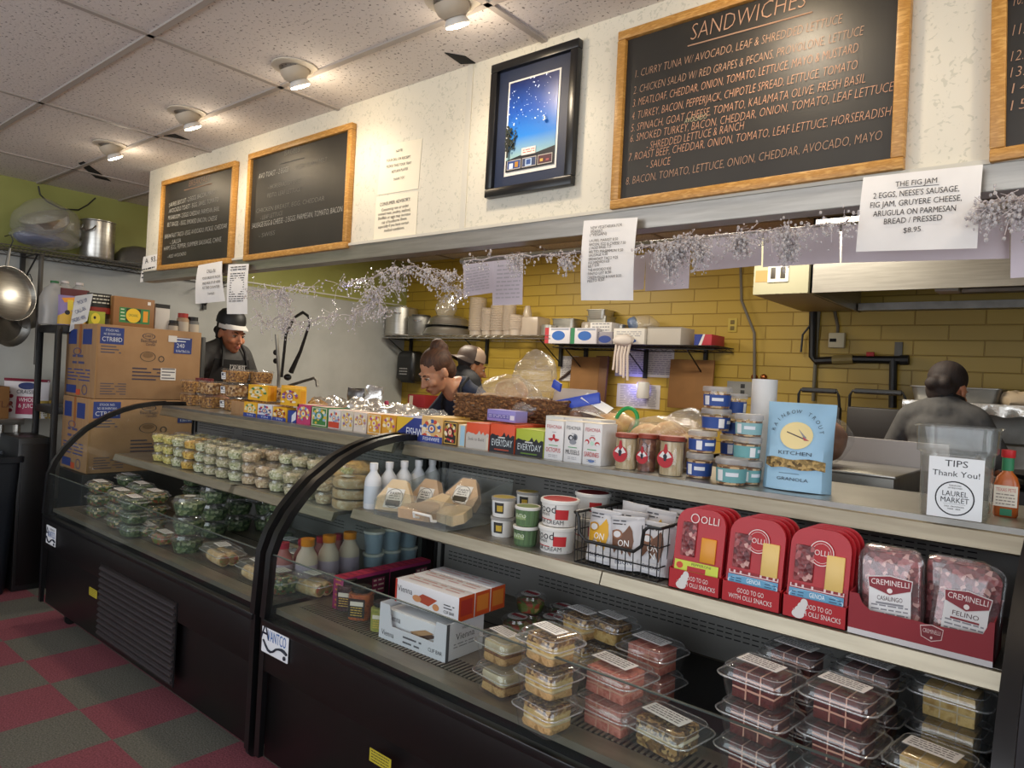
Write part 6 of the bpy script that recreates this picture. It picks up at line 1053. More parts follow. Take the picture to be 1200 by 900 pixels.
# ---- far case, lower deck
def clam(name,label,cat,x,y,z,w,d,h,fill_fn,rz=0,group=None,label_on=True,lid_dark=False,lab_px=(.62,.34)):
    """hinged clear clamshell: ribbed tray, domed lid, food, paper label"""
    t=thing(name,label,cat,(x,y,z),rz,group); rad=min(w,d)*.2
    def ring(q,zz,rib=0): 
        L=rrect(w*q,d*q,rad*q,6); return [(a*(1+rib*(i%2)),b*(1+rib*(i%2)),zz) for i,(a,b) in enumerate(L)]
    MB().loft([ring(.80,0),ring(.83,.005),ring(.90,h*.5,.015),ring(.94,h*.62),ring(1.04,h*.63),ring(1.04,h*.655)],'clear',None,True,False).build('tray',t)
    MB().loft([ring(1.045,h*.655),ring(1.04,h*.675),ring(.95,h*.68),ring(.90,h*.86,.01),ring(.80,h*.97),ring(.70,h),ring(.2,h)],'clear_lid',None,False,True).build('lid',t)
    MB().tube([Vector(q) for q in ring(1.035,h*.655)],.0022,'clear_rim',5,closed=True).tube([Vector(q) for q in ring(.86,h*.9)],.0012,'clear_rim',4,closed=True).build('rim',t)
    fill_fn(t,w*(.86 if d>.12 else 1),d*(.90 if d>.12 else 1),h)
    if label_on: m=MB(); M=TR(-w*.02,0,h+.0012,R(-4)); m.box((0,0,0),(w*lab_px[0],d*lab_px[1],.0008),'label_white',M=M); m.pr(M@Matrix.Translation((-w*lab_px[0]/2,-d*lab_px[1]/2,.0004)),w*lab_px[0],d*lab_px[1],[('l',.08,.92,.78,.15,4,'#6d6a6c',1.4)]); m.build('paper_label',t,smooth=0)
    return t
def mound(food,fill=.8,amp=.006):
    def f(t,w,d,h):
        b=MB(); o=lambda q,zz:[(a,c,zz) for a,c in rrect(w*q,d*q,min(w,d)*.2)]; b.loft([o(.76,.006),o(.85,h*fill*.5),o(.82,h*fill*.85),o(.6,h*fill),o(.2,h*fill)],food); b.crumple(amp,50,random.random()*9); b.build('food',t)
    return f
FG='rectangular salad boxes at the left of the far lower deck'
pl=[(118,572,3,'salad box stack at the far left by the glass','greens_mix'),(151,564,3,'salad box stack second along the back','greens'),(166,574,3,'salad box stack behind the two near ones','greens'),(182,583,3,'salad box stack right behind the round bowls','greens_mix'),(143,582,3,'salad box stack nearest the front glass at left','greens_mix'),(158,590,3,'salad box stack in the middle front','greens')]
yy=[1.80,2.06,1.98,1.93,1.78,1.84]
SX=[]
for i,(px,py,n,l,fd) in enumerate(pl):
    hz=.066; p=P(px,py-8,Z=ZD+n*hz)
    for k in range(n): clam('salad_box',f'{PO[n][k]} {l}','salad box',p.x,p.y,ZD+k*(hz+.001),.15,.115,hz,mound(fd,.85),0,FG,label_on=(k==n-1),lab_px=(.75,.42))
p=P(189,556,Z=ZD+.19); 
for k in range(3): clam('salad_box',f'{PO[3][k]} dark green salad box at the back right corner behind the others','salad box',p.x+.15,2.13,ZD+k*.066,.15,.115,.066,mound('greens',.85),0,FG,label_on=False)
for i,(px,py,l) in enumerate(((165,628,'low salad box with a white label in front of the middle stack'),(186,638,'low tomato salad box left of the front round bowls'))): p=P(px,py,Z=ZD); clam('salad_box',l,'salad box',p.x,p.y+.03,ZD,.14,.11,.058,mound('greens_mix' if i==0 else 'wrap_fill',.85),0,FG,lab_px=(.8,.4))
# round bowls three high
RB=[(207,648,'front left'),(238,630,'second'),(268,622,'third'),(303,622,'fourth'),(316,640,'fifth, frame-hidden')]
pr_=None
for i,(px,py,l) in enumerate(RB):
    p=P(px,py,Z=ZD)
    for k in range(3):
        lab=f'{PO[3][k]} round green salad bowl of the {l} stack'; loc=(p.x,p.y+.05,ZD+k*.0875)
        if pr_ is None: pr_=cup_proto('salad_bowl',lab,.078,.085,'greens',loc,'round salad bowls on the far lower deck','salad bowl',.3,.72); m=MB(); m.loft([[(.03*math.cos(a)*q,.025*math.sin(a)*q,.0875) for a in [2*PI*j/14 for j in range(14)]] for q in (1,.01)],'label_white'); m.build('paper_label',pr_)
        else: dup(pr_,loc,rr.uniform(-.5,.5),lab)
# wraps and sandwiches in front
def wrap(t,w,d,h):
    for s in (-1,1):
        b=MB(); b.tube([(-w*.36,s*d*.17,h*.36),(0,s*d*.18,h*.37),(w*.36,s*d*.17,h*.36)],[h*.30,h*.35,h*.30],'tortilla',14); b.crumple(.003,40,s+2); b.build('wrap_half',t)
        m=MB(); m.ell((w*.37,s*d*.17,h*.36),(.004,h*.24,h*.24),'wrap_fill',8,8); m.build('wrap_filling',t)
for i,(px,py,w,l,dz) in enumerate(((245,663,.23,'big wrap box with a white label, frontmost left on the far lower deck',.03),(287,683,.19,'round-ended wrap box right of the biggest wrap box',.04),(313,697,.17,'green filled wrap box half behind the black frame',.03),(330,672,.2,'wrap box behind the frame with its label facing up',.03),(352,700,.19,'pale wrap box at the right end of the far lower deck',.05),(325,655,.19,'wrap box farther back under the frame',.02))):
    p=P(px,py,Z=ZD); clam('wrap_box',l,'sandwich box',p.x,p.y+.06,ZD,w,.13,.085,wrap if i!=2 else mound('greens_mix',.8),R(-6+i*3),'wrap boxes on the far lower deck',lab_px=(.36,.42))
# bottles and pots at the right end of the far case
bb=None
for i in range(3):
    l=f'juice bottle with an orange cap, {["nearest","middle","farthest"][i]} of three beside the case end'; loc=(-2.45,1.70+.105*i,ZD); 
    if bb is None: bb=bottle('juice_bottle',l,loc,.088,.205,'#d6c0ae','g#e08a1c','orange capped bottles','#b9a4b8',.55)
    else: dup(bb,loc,0,l)
rb=None
for i in range(4):
    l=f'pink juice bottle with a red cap, {["nearest","second","third","farthest"][i]} of the file left of the orange caps'; loc=(-2.555,1.66+.09*i,ZD)
    if rb is None: rb=bottle('juice_bottle',l,loc,.075,.175,'#a4605c','g#a02438','pink juice bottles','#c9b4c0',.5)
    else: dup(rb,loc,0,l)
yb=None
for i in range(3):
    for k in range(2):
        l=f'{["lower","upper"][k]} pale blue yogurt pot of the {["nearest","middle","farthest"][i]} stack beside the case end'; loc=(-2.44,2.035+.10*i,ZD+.098*k)
        if yb is None: yb=thing('yogurt_pot',l,'tub',loc,0,'yogurt pots at the end of the far case'); MB().lathe([(.0001,0),(.034,0),(.036,.004),(.045,.088)],'#aebfd2',18,None,True,True).build('pot_body',yb); MB().lathe([(.046,.086),(.048,.089),(.047,.097),(.0001,.097)],'white_plastic',18).build('lid',yb); MB().lathe([(.0385,.03),(.0415,.058)],'#b04a5a',6,TR(0,0,0,R(-60)),False,False).build('printed_mark',yb)
        else: dup(yb,loc,0,l)
# ---- near case, middle shelf: acrylic bin of cheese
x0,x1=-2.15,-1.76; yb0,yb1=1.785,2.145; zb=ZM; t=thing('acrylic_bin','clear acrylic bin with a handle holding wrapped cheese wedges','bin',((x0+x1)/2,(yb0+yb1)/2,zb+.002)); w,d=x1-x0,yb1-yb0; 
m=MB(); prof=[(-d/2,0),(-d/2,.055),(-d/2+.05,.085),(d/2,.16),(d/2,0)]; Mx=lambda x:Matrix(((0,0,1,x),(1,0,0,0),(0,1,0,0),(0,0,0,1)))
for x in (-w/2,w/2): m.prism(prof,-.002,.002,'acrylic',Mx(x))
m.box((0,0,.002),(w,d,.004),'acrylic'); m.box((0,d/2,.08),(w,.004,.16),'acrylic'); m.build('bin_walls',t,smooth=0); m=MB(); m.box((0,-d/2,.028),(w,.004,.055),'acrylic'); m.loft([[(x,-d/2,.055),(x,-d/2+.05,.088),(x,-d/2+.05,.092),(x,-d/2,.059)] for x in (-w/2,w/2)],'acrylic'); m.build('bin_front',t,smooth=0)
m=MB(); m.tube([(.06,-d/2-.002,.03),(.06,-d/2-.025,.035),(.06,-d/2-.03,.052),(.15,-d/2-.03,.052),(.15,-d/2-.025,.035),(.15,-d/2-.002,.03)],.005,'white_plastic',8); m.build('pull_handle',t)
ch=[(-2.13,1.86,.0,R(20),R(64),'upright cheese wedge with a white and black label at the left of the acrylic bin'),(-2.08,1.98,.0,R(5),R(66),'cheese wedge standing behind the labelled one in the acrylic bin'),(-1.98,1.92,.012,R(-15),R(30),'tan cheese wedge leaning at the middle of the acrylic bin'),(-1.94,2.04,.02,R(10),R(50),'cheese pack on end at the back of the acrylic bin'),(-1.86,1.90,.008,R(-8),R(8),'flat tan pack lying at the right of the acrylic bin'),(-1.97,1.85,.008,R(12),R(6),'flat tan pack lying at the front of the acrylic bin')]
for i,(x,y,z,rz,rx,l) in enumerate(ch):
    t=thing('cheese_pack',l,'cheese',(x+.04,y-.015,ZM+.006+z+(.03 if rx<.6 else .065)),rz,'cheese packs in the acrylic bin',rot=(rx,0,rz)); MB().prism([(-.07,-.06),(.07,-.06),(.075,-.01),(.03,.065),(-.03,.065),(-.075,-.01)],-.018,.018,'cheese_wedge' if i%2==0 else 'film_tan').build('cheese',t); b=MB(); b.prism([(-.074,-.063),(.074,-.063),(.078,-.01),(.033,.069),(-.033,.069),(-.078,-.01)],-.0205,.0205,'film'); b.build('film_wrap',t)
    if i in (0,1,3): m=MB(); m.pr(TR(-.038,-.05,.0206),.076,.078,[('r',0,0,1,1,'#dcdad2'),('o',.5,.5,.5,.5,'#55554e',.06),('r',.1,.1,.9,.4,'#3a362c'),('t','FARM',.5,.68,.14,'#2c2c2a','c',.6),('l',.2,.8,.6,.48,2,'#55554e',3)]); m.build('paper_label',t,smooth=0)
def tub(label,px,py,r,h,z,body,band,lid,specs,group,yo=0,lidtop=None):
    p=P(px,py,Z=ZM); t=thing('food_tub',label,'tub',(p.x,p.y+r+yo,z),R(-20),group); MB().lathe([(.0001,0),(r*.86,0),(r*.88,.004),(r*.97,h*.86)],body,26).build('tub_body',t); MB().lathe([(r*1.02,h*.84),(r*1.04,h*.86),(r*1.04,h*.97),(r*1.0,h),(r*.94,h*.985),(.0001,h*.985)],lid,26).build('lid',t)
    if lidtop: MB().lathe([(.0001,h*.99),(r*.9,h*.99)],lidtop,24,None,False,False).build('lid_print',t)
    m=MB(); n=14
    for a0,a1,z0,z1,c in band:
        L=[[((r*(.88+.09*zz/.86))*1.012*math.cos(R(a0+(a1-a0)*i/n)),(r*(.88+.09*zz/.86))*1.012*math.sin(R(a0+(a1-a0)*i/n)),h*zz) for i in range(n+1)] for zz in (z0,z1)]; m.loft(L,c,None,False,False,close=False)
    for s,a,zz,hh,c in specs:   # lettering wrapped round the tub
        wd=text_geo(s)[2]*hh/.69; off=-wd/2
        for chx in s:
            cw=(text_geo(chx)[2]+.08)*hh/.69 if chx!=' ' else hh*.3; ang=R(a)+(off+cw/2)/r; rad=r*(.88+.09*zz/.86)*1.02; M=face((rad*math.cos(ang),rad*math.sin(ang),h*zz),(-math.sin(ang),math.cos(ang),0),(0,0,1)); 
            if chx!=' ': m.text(chx,M,hh,c,'c')
            off+=cw
    if m.v: m.build('printed_band',t,smooth=0)
    return t
GT='tubs on the near middle shelf'; red='#c02a2e'
gb=[(-180,180,.02,.10,'#d8d4d0'),(-48,-5,.28,.66,red),(-140,-60,.24,.27,red)]
sp=[('good',-88,.52,.026,'#24242a'),('FOODS',-88,.40,.008,'#24242a'),('SOUR CREAM',-80,.10,.013,'#3a3a40')]
tub('bottom white sour cream tub with red panels in the front pair',639,648,.062,.085,ZM,'white_plastic',gb,'white_plastic',sp,GT); tub('top white sour cream tub in the front pair with a red lid print',640,648,.062,.085,ZM+.086,'white_plastic',gb,'white_plastic',sp,GT,lidtop='#b03a38')
tub('bottom sour cream tub in the rear pair, behind the wire basket edge',663,640,.062,.085,ZM,'white_plastic',gb,'white_plastic',(),GT,.09); tub('top sour cream tub in the rear pair, with a red lid',663,640,.062,.085,ZM+.086,'white_plastic',gb,'white_plastic',(),GT,.09,lidtop='#8c2428')
gg=[(-180,180,.08,.8,'#55704a'),(-150,-40,.35,.6,'#8aa06a')]
tub('lower dark green tub with a white lid, between the sour cream and spread tubs',606,640,.042,.065,ZM,'#4a6242',gg,'white_plastic',[('PIMENTO',-95,.45,.012,'#dfe3d8')],GT); tub('upper green tub with a white lid, between the sour cream and spread tubs',607,640,.042,.065,ZM+.066,'#5d7a50',gg,'white_plastic',[('PIMENTO',-95,.45,.012,'#dfe3d8')],GT,lidtop='#8a9a6a')
yg=[(-150,-80,.2,.75,'#d2d8dc'),(-80,-30,.2,.75,'#2c2c2a'),(-65,-35,.3,.6,'#c9a832')]
for j,(px,py,pos) in enumerate(((579,629,'front'),(596,622,'rear'))):
    for k in range(2): tub(f'{["lower","upper"][k]} white cheese spread tub with a black and yellow label, {pos} stack',px,py,.043,.068,ZM+.069*k,'white_plastic',yg,'frosted',(),GT,.0 if j==0 else .06,lidtop='#b5a45a' if k else None)
# wire basket of jerky pouches
DX=.13; xw0,xw1,yw0,yw1=P(671,655,Y=1.815).x,P(770,680,Y=1.815).x,1.815,2.16; t=thing('wire_basket','black wire basket with a dipped front holding jerky pouches','basket',((xw0+xw1)/2,(yw0+yw1)/2,ZM)); w,d=xw1-xw0,yw1-yw0; hb=.155; dip=.075
m=MB(); fr_=[(-w/2,-d/2,hb),(-w/2+.035,-d/2,hb),(-w/2+.05,-d/2,hb-.015),(-w/2+.055,-d/2,dip+.02),(-w/2+.08,-d/2,dip),(w/2-.08,-d/2,dip),(w/2-.055,-d/2,dip+.02),(w/2-.05,-d/2,hb-.015),(w/2-.035,-d/2,hb),(w/2,-d/2,hb),(w/2,d/2,hb),(-w/2,d/2,hb)]
fr_[1]=(-w/2+.006,-d/2,hb); fr_[2]=(-w/2+.014,-d/2,hb-.012); fr_[3]=(-w/2+.02,-d/2,dip+.02); fr_[4]=(-w/2+.045,-d/2,dip)
m.tube(fr_,.0055,'black_metal',8,closed=True); m.build('rim_wire',t); m=MB()
for z in (.003,.04): m.tube([(-w/2+.005,-d/2+.005,z),(w/2-.005,-d/2+.005,z),(w/2-.005,d/2-.005,z),(-w/2+.005,d/2-.005,z)],.0022,'black_metal',5,closed=True)
m.tube([(w/2-.06,-d/2+.002,.10),(w/2,-d/2+.002,.10),(w/2,d/2,.10),(-w/2,d/2,.10),(-w/2,-d/2+.002,.10)],.002,'black_metal',5)
n=11
for i in range(n+1):
    x=-w/2+.004+(w-.008)*i/n; zt_=dip if .05<x+w/2<w-.07 else hb; m.tube([(x,d/2,hb),(x,d/2-.004,.003),(x,-d/2+.004,.003),(x,-d/2,zt_)],.0018,'black_metal',5)
for i in range(9):
    y=-d/2+d*(i+.5)/9; m.tube([(-w/2,y,hb),(-w/2+.004,y,.003),(w/2-.004,y,.003),(w/2,y,hb)],.0018,'black_metal',5)
m.build('wire_mesh',t)
def jerky(label,x,y,rz,c1,c2,lean=0,h=.16,w=.11):
    t=thing('jerky_pouch',label,'pouch',((x+1.475)/.33*(xw1-xw0-.02)+xw0+.01,y,ZM+.006),rz,'jerky pouches in the wire basket',rot=(R(-6),lean,rz)); m=MB(); pouch(m,w,h,.05,'#c9c9cc',n=10); m.crumple(.003,25,x*9); m.build('pouch',t); m=MB()
    pouch_pr(m,w,h,.05,[('r',0,.93,1,.98,'#b5b6ba'),('l',.1,.5,.90,.84,2,'#3a3a40',3),('p',[(.1,.72),(.25,.75),(.33,.62),(.5,.72),(.62,.84),(.72,.74),(.78,.55),(.7,.25),(.55,.42),(.45,.28),(.35,.45),(.2,.3),(.12,.45)],c1),('e',.27,.66,.17,.09,c2),('e',.27,.66,.12,.06,'#d8d8d8'),('t','ON',.48,.44,.12,'#f0f0ee','c',.34),('t','N',.48,.30,.12,'#f0f0ee','c',.2),('r',.12,.06,.88,.22,'#d9d9da'),('t','BISON',.5,.11,.07,'#2a3a5a','c',.5)]); m.build('printed_front',t,smooth=0); return t
jerky('silver jerky pouch with a yellow flame print, front left in the wire basket',-1.405,1.87,R(0),'#d6a21c','#b9861a'); jerky('silver pouch with a dark pink print seen edge-on, second in the wire basket',-1.335,1.92,R(38),'#8a3a5a','#6a2a4a',R(4)); jerky('silver jerky pouch with a brown print leaning left, middle of the wire basket',-1.285,1.86,R(6),'#6b4630','#8a5a3c',R(-5),.155); jerky('silver jerky pouch with a brown print, front right in the wire basket',-1.19,1.88,R(4),'#6b4630','#8a5a3c',R(2),.15)
jerky('silver pouch with a yellow print behind the brown ones in the wire basket',-1.25,1.98,R(-6),'#c9a03a','#6a7a9a',0,.17); jerky('plain backed silver pouch at the rear left of the wire basket',-1.38,2.05,R(170),'#b5b6ba','#b5b6ba',0,.17); jerky('silver pouch at the rear right of the wire basket',-1.20,2.06,R(-4),'#b0b1b6','#a0a1a6',0,.165)
# OLLI snack packs in red trays
RED='g#b01c26'; RP='#ae1b24'
def arch(w,h,r,n=8):
    L=[(-w/2,0),(w/2,0)]
    for sx in (1,-1):
        for i in range(n+1):
            a=R(90*i/n) if sx>0 else R(90+90*i/n); L.append((sx*(w/2-r)+r*math.cos(a),h-r+r*math.sin(a)))
    return L
def olli(label,q0,q1,kind,marks):
    a=P(*q0,Z=ZM); b=P(*q1,Z=ZM); y=1.812; a=P(q0[0],q0[1],Y=y); b=P(q1[0],q1[1],Y=y); w=b.x-a.x-.004; x=(a.x+b.x)/2; dd=.15; th=.054
    t=thing('display_tray',f'red cardboard tray reading GOOD TO GO, holding {label}','tray',(x,y+dd/2,ZM+.001),0,'red snack pack trays'); m=MB(); M=face((-w/2,-dd/2,0),(1,0,0),(0,0,1))
    m.box((0,0,.001),(w,dd,.002),RP); m.box((0,-dd/2+.001,th/2),(w,.002,th),RP); m.box((0,dd/2-.001,.05),(w,.002,.1),RP)
    for s in (-1,1): m.loft([[(s*(w/2-.001)+e,-dd/2,0),(s*(w/2-.001)+e,-dd/2,th),(s*(w/2-.001)+e,-dd/2+.06,th+.01),(s*(w/2-.001)+e,dd/2,.12),(s*(w/2-.001)+e,dd/2,0)] for e in (-.001,.001)],RP)
    m.pr(M,w,th,[('t','GOOD TO GO',.55 if marks else .5,.56,.22,'#e6dcd8','c',.46),('t','WITH OLLI SNACKS',.55 if marks else .5,.24,.22,'#e6dcd8','c',.74)]+([('e',.26+.03*i,.25+.18*i,.10-.014*i,.2,'#dcd8d4') for i in range(4)] if marks else [])); m.build('tray_card',t,smooth=0)
    pw,ph=w*.95,.222; 
    for k in range(4):
        g=thing('snack_pack',f'{ORD[k]} red pack from the front in {label}','snack pack',(x+.002*k,y+.012+.031*k,ZM+.003),0,'red meat and cheese snack packs',rot=(R(-7),0,0)); 
        m=MB(); poly=arch(pw,ph,.045); m.loft([[(q*px_,-.004,pz*1.0) for px_,pz in poly] for q in (1,)]+[[(px_,.0,pz) for px_,pz in poly]]+[[(px_*.93,.022,pz*.97+.004) for px_,pz in poly]],RED); m.build('tray_shell',g)
        if k==0:
            F=face((-pw/2,-.0045,0),(1,0,0),(0,0,1)); m=MB()
            def win(u0,v0,u1,v1,mt,nm):
                b=MB(); c=((u0+u1)/2*pw-pw/2,-.0065,(v0+v1)/2*ph); b.box(c,((u1-u0)*pw,.006,(v1-v0)*ph),mt,.006); b.build(nm,g)
            if kind=='olli1': win(.14,.40,.44,.82,'salami','salami_window'); win(.55,.36,.86,.66,'cheddar','cheese_window'); win(.28,.06,.80,.2,'cracker','cracker_window')
            else: win(.10,.40,.42,.80,'salami','salami_window'); win(.62,.36,.92,.74,'cheese','cheese_window')
            if kind=='olli1': m.pr(F,pw,ph,[('t','OLLI',.68,.83,.09,'#e8d8d4','c',.38),('o',.38,.875,.09,.06,'#e8d8d4',.2),('r',.05,.20,.95,.345,'#c9d44a'),('r',.32,.225,.70,.285,RP),('t','PEPPERONI',.6,.30,.03,'#2c3a1c','c',.4),('e',.16,.28,.07,.04,'#c8452c')],.004)
            else: m.pr(F,pw,ph,[('e',.53,.74,.21,.145,RP),('o',.53,.74,.205,.14,'#e8d8d4',.07),('o',.53,.74,.16,.11,'#e8d8d4',.04),('t','OLLI',.53,.715,.06,'#e8d8d4','c',.24),('r',.06,.325,.95,.365,'#e0c8c8'),('l',.08,.93,.335,.33,1,'#8a1c24',2),('r',.05,.17,.95,.315,'#5f9cc0'),('o',.5,.2425,.45,.0725,'#dbe6ee',.03),('t','GENOA',.52,.245,.05,'#e8f0f4','c',.26),('l',.1,.3,.27,.21,3,'#2a4a6a',2),('l',.72,.92,.27,.21,3,'#2a4a6a',2)],.0036)
            m.build('printed_front',g,smooth=0)
olli('the leftmost snack packs with orange cheese',(782,686),(843,703),'olli1',True)
olli('the middle GENOA snack packs',(844,703),(914,721),'olli2',False)
olli('the right GENOA packs, beside the salami',(915,721),(992,741),'olli2',True)
# CREMINELLI tray with two salami packs
y=1.812; a=P(993,742,Y=y); b=P(1163,783,Y=y); w=b.x-a.x; x=(a.x+b.x)/2; dd=.16; t=thing('display_tray','wide dark red cardboard tray of salami packs at the right end of the shelf','tray',(x,y+dd/2,ZM+.001),0,'red snack pack trays'); M=face((-w/2,-dd/2,0),(1,0,0),(0,0,1)); CR='#8f1f2a'
m=MB(); m.box((0,0,.001),(w,dd,.002),CR); prf=[(0,0),(1,0),(1,.095),(.97,.095),(.93,.066),(.56,.060),(.52,.062),(.16,.062),(.10,.075),(.07,.095),(0,.095)]; m.loft([[((u-.5)*w,-dd/2+e,v) for u,v in prf] for e in (-.001,.001)],CR)
for s in (-1,1): m.loft([[(s*(w/2-.001)+e,-dd/2,0),(s*(w/2-.001)+e,-dd/2,.095),(s*(w/2-.001)+e,dd/2,.11),(s*(w/2-.001)+e,dd/2,0)] for e in (-.001,.001)],CR)
m.box((0,dd/2,.055),(w,.002,.11),CR); m.pr(M,w,.1,[('r',0,0,1,.13,'#d8d4d4'),('p',[(.52,.56),(.60,.62),(.68,.56),(.67,.32),(.60,.24),(.53,.32)],'#d8c0bc'),('p',[(.525,.54),(.60,.60),(.675,.54),(.665,.33),(.60,.26),(.535,.33)],'#7a1c26'),('t','CREMINELLI',.6,.42,.09,'#e0c8c4','c',.12),('e',.6,.33,.008,.03,'#e0c8c4')],.0012); m.build('tray_card',t,smooth=0)
def crem(label,px0,px1,py,rz,name,extra):
    a=P(px0,py,Y=1.835); b=P(px1,py,Y=1.835); pw=b.x-a.x; ph=.200; g=thing('salami_pack',label,'salami',((a.x+b.x)/2,1.842,ZM+.004),rz,'clear salami packs in the wide tray',rot=(R(-6),R(extra),rz)); o=lambda q,yy,hh=ph:[(px_*q,yy,(pz-hh/2)*q+hh/2) for px_,pz in [(u,v+ph/2) for u,v in rrect(pw,ph,.03,6)]]
    MB().loft([o(.98,.06),o(1.0,.004),o(1.05,.002),o(1.05,-.001)],'clear',None,True,False).build('tray_shell',g)
    m=MB(); m.loft([o(.90,.05),o(.92,.006),o(.85,.004)],'salami'); m.build('salami_slices',g); m=MB(); m.loft([o(1.03,-.002),o(.95,-.006),o(.88,-.009),o(.2,-.010)],'clear_lid',None,False,True); m.build('clear_film',g)
    m=MB(); m.box((0,.002,ph*.13),(pw*.84,.012,ph*.2),'cheese',.004); m.build('pale_backing',g)
    m=MB(); F=face((-pw*.36,-.0105,ph*.12),(1,0,0),(0,0,1)); W_,H_=pw*.72,ph*.56; m.pr(F,W_,H_,[('r',.04,0,.96,.78,'#e2e2e2'),('p',[(.0,.98),(.5,1.04),(1,.98),(.97,.76),(.5,.62),(.03,.76)],'#d8d0d0'),('p',[(.02,.96),(.5,1.02),(.98,.96),(.95,.77),(.5,.64),(.05,.77)],'#86202c'),('t','CREMINELLI',.5,.83,.11,'#efe4e2','c',.84),('e',.5,.725,.06,.05,'#efe4e2'),('t',name,.5,.52,.09,'#4a2428','c',.56),('r',.2,.44,.8,.48,'#86202c' if name=='FELINO' else '#8a8a90'),('l',.1,.9,.4,.24,3,'#8a8a90',2),('r',.04,.0,.96,.15,'#4a96c4'),('l',.15,.85,.05,.04,1,'#dfeaf0',2)]); m.build('paper_label',g,smooth=0)
crem('left of the two front clear salami packs with a white label',1008,1083,700,R(3),'CASALINGO',-3); crem('right of the two front clear salami packs with a white label',1088,1168,718,R(2),'FELINO',4)
for k in range(2):
    a=P(1040+k*80,700,Y=1.9); g=thing('salami_pack',f'{["left","right"][k]} rear salami pack half hidden behind the labelled ones','salami',(a.x,1.925,ZM+.004),0,'clear salami packs in the wide tray'); MB().box((0,0,.096),(.125,.045,.19),'salami',.015).build('salami_slices',g); m=MB(); m.box((0,0,.098),(.133,.052,.194),'clear_lid',.02); m.build('clear_film',g)
# ---- near case, lower deck
a=P(444,746,Z=ZD); b=P(521,777,Z=ZD); c=P(560,758,Z=ZD); ang=math.atan2(b.y-a.y,b.x-a.x); w=(b-a).length; dd=min((c-b).length,.30); ct=(a+b)/2+Vector((-math.sin(ang),math.cos(ang),0))*dd/2
t=thing('display_tray','white cut-front candy bar tray on the near lower deck','tray',(ct.x,ct.y,ZD),ang); H=.118; WB='#d6d6dc'; m=MB(); m.box((0,0,.001),(w,dd,.002),WB); m.box((0,dd/2,H/2),(w,.003,H),WB)
for s in (-1,1): m.box((s*w/2,0,H/2),(.003,dd,H),WB)
prf=[(0,0),(1,0),(1,H),(.86,H),(.83,.05),(.2,.05),(.15,H),(0,H)]; m.loft([[((u-.5)*w,-dd/2+e,v) for u,v in prf] for e in (-.001,.001)],WB); m.pr(face((-w/2,-dd/2,0),(1,0,0),(0,0,1)),w,H,[('t','Vienna',.14,.12,.15,'#3a3a40','c',.2),('l',.38,.66,.24,.1,2,'#5a5a60',2),('t','CLIF BAR',.86,.15,.1,'#3a3a40','c',.2)],.0016); m.pr(face((w/2,-dd/2,0),(0,1,0),(0,0,1)),dd,H,[('r',.0,0,.08,1,'#4a4a50'),('t','Vienna',.5,.5,.18,'#33333a','c',.5),('t','WAFERS',.5,.75,.08,'#55555c','c',.2),('l',.2,.8,.38,.3,2,'#8a8a90',2)],.0018); m.build('tray_card',t,smooth=0)
for k in range(2):
    g=bx('candy_box',f'{["front","rear"][k]} wafer box with a dark chocolate picture inside the white tray','box',ct+Matrix.Rotation(ang,3,'Z')@Vector((-.0,-dd/2+.055+.09*k,.004)),(w*.93,.075,H*.78 if k==0 else H*.93),'#dedee2',[('t','Vienna',.15,.62,.22,'#3a3a40','c',.2),('p',[(.42,.4),(.7,.68),(.86,.60),(.52,.2)],'#4a3226'),('p',[(.42,.48),(.66,.72),(.8,.68),(.5,.36)],'#b08a62'),('e',.82,.35,.05,.12,'#b98a5a')],rz=ang,group='white wafer boxes')
a2=P(476,690,Z=ZD+.2)
for k in range(3): bx('candy_box',f'{ORD[k]} orange-ended wafer box from the front, on top of the white tray','box',ct+Matrix.Rotation(ang,3,'Z')@Vector((.02,-dd/2+.075+.078*k,H+.002)),(w*.95,.074,.078),'#dedee0',[('t','Vienna',.16,.5,.26,'#3a3a40','c',.24),('r',0,0,.03,1,'#b03020'),('p',[(.3,.35),(.45,.68),(.68,.6),(.55,.25)],'#a8442c'),('e',.36,.42,.07,.14,'#c98a5a'),('e',.66,.3,.05,.14,'#c98a5a'),('t','CLIF BAR',.86,.2,.12,'#3a3a40','c',.16),('l',.78,.94,.52,.4,2,'#4a4a50',2)],rz=ang,group='white wafer boxes',side=[('r',0,0,1,1,'#b8461c'),('r',.12,.2,.88,.85,'#a03026' if k==0 else '#c8762c')],top=[('l',.1,.9,.7,.4,2,'#c8a0a0',3)])
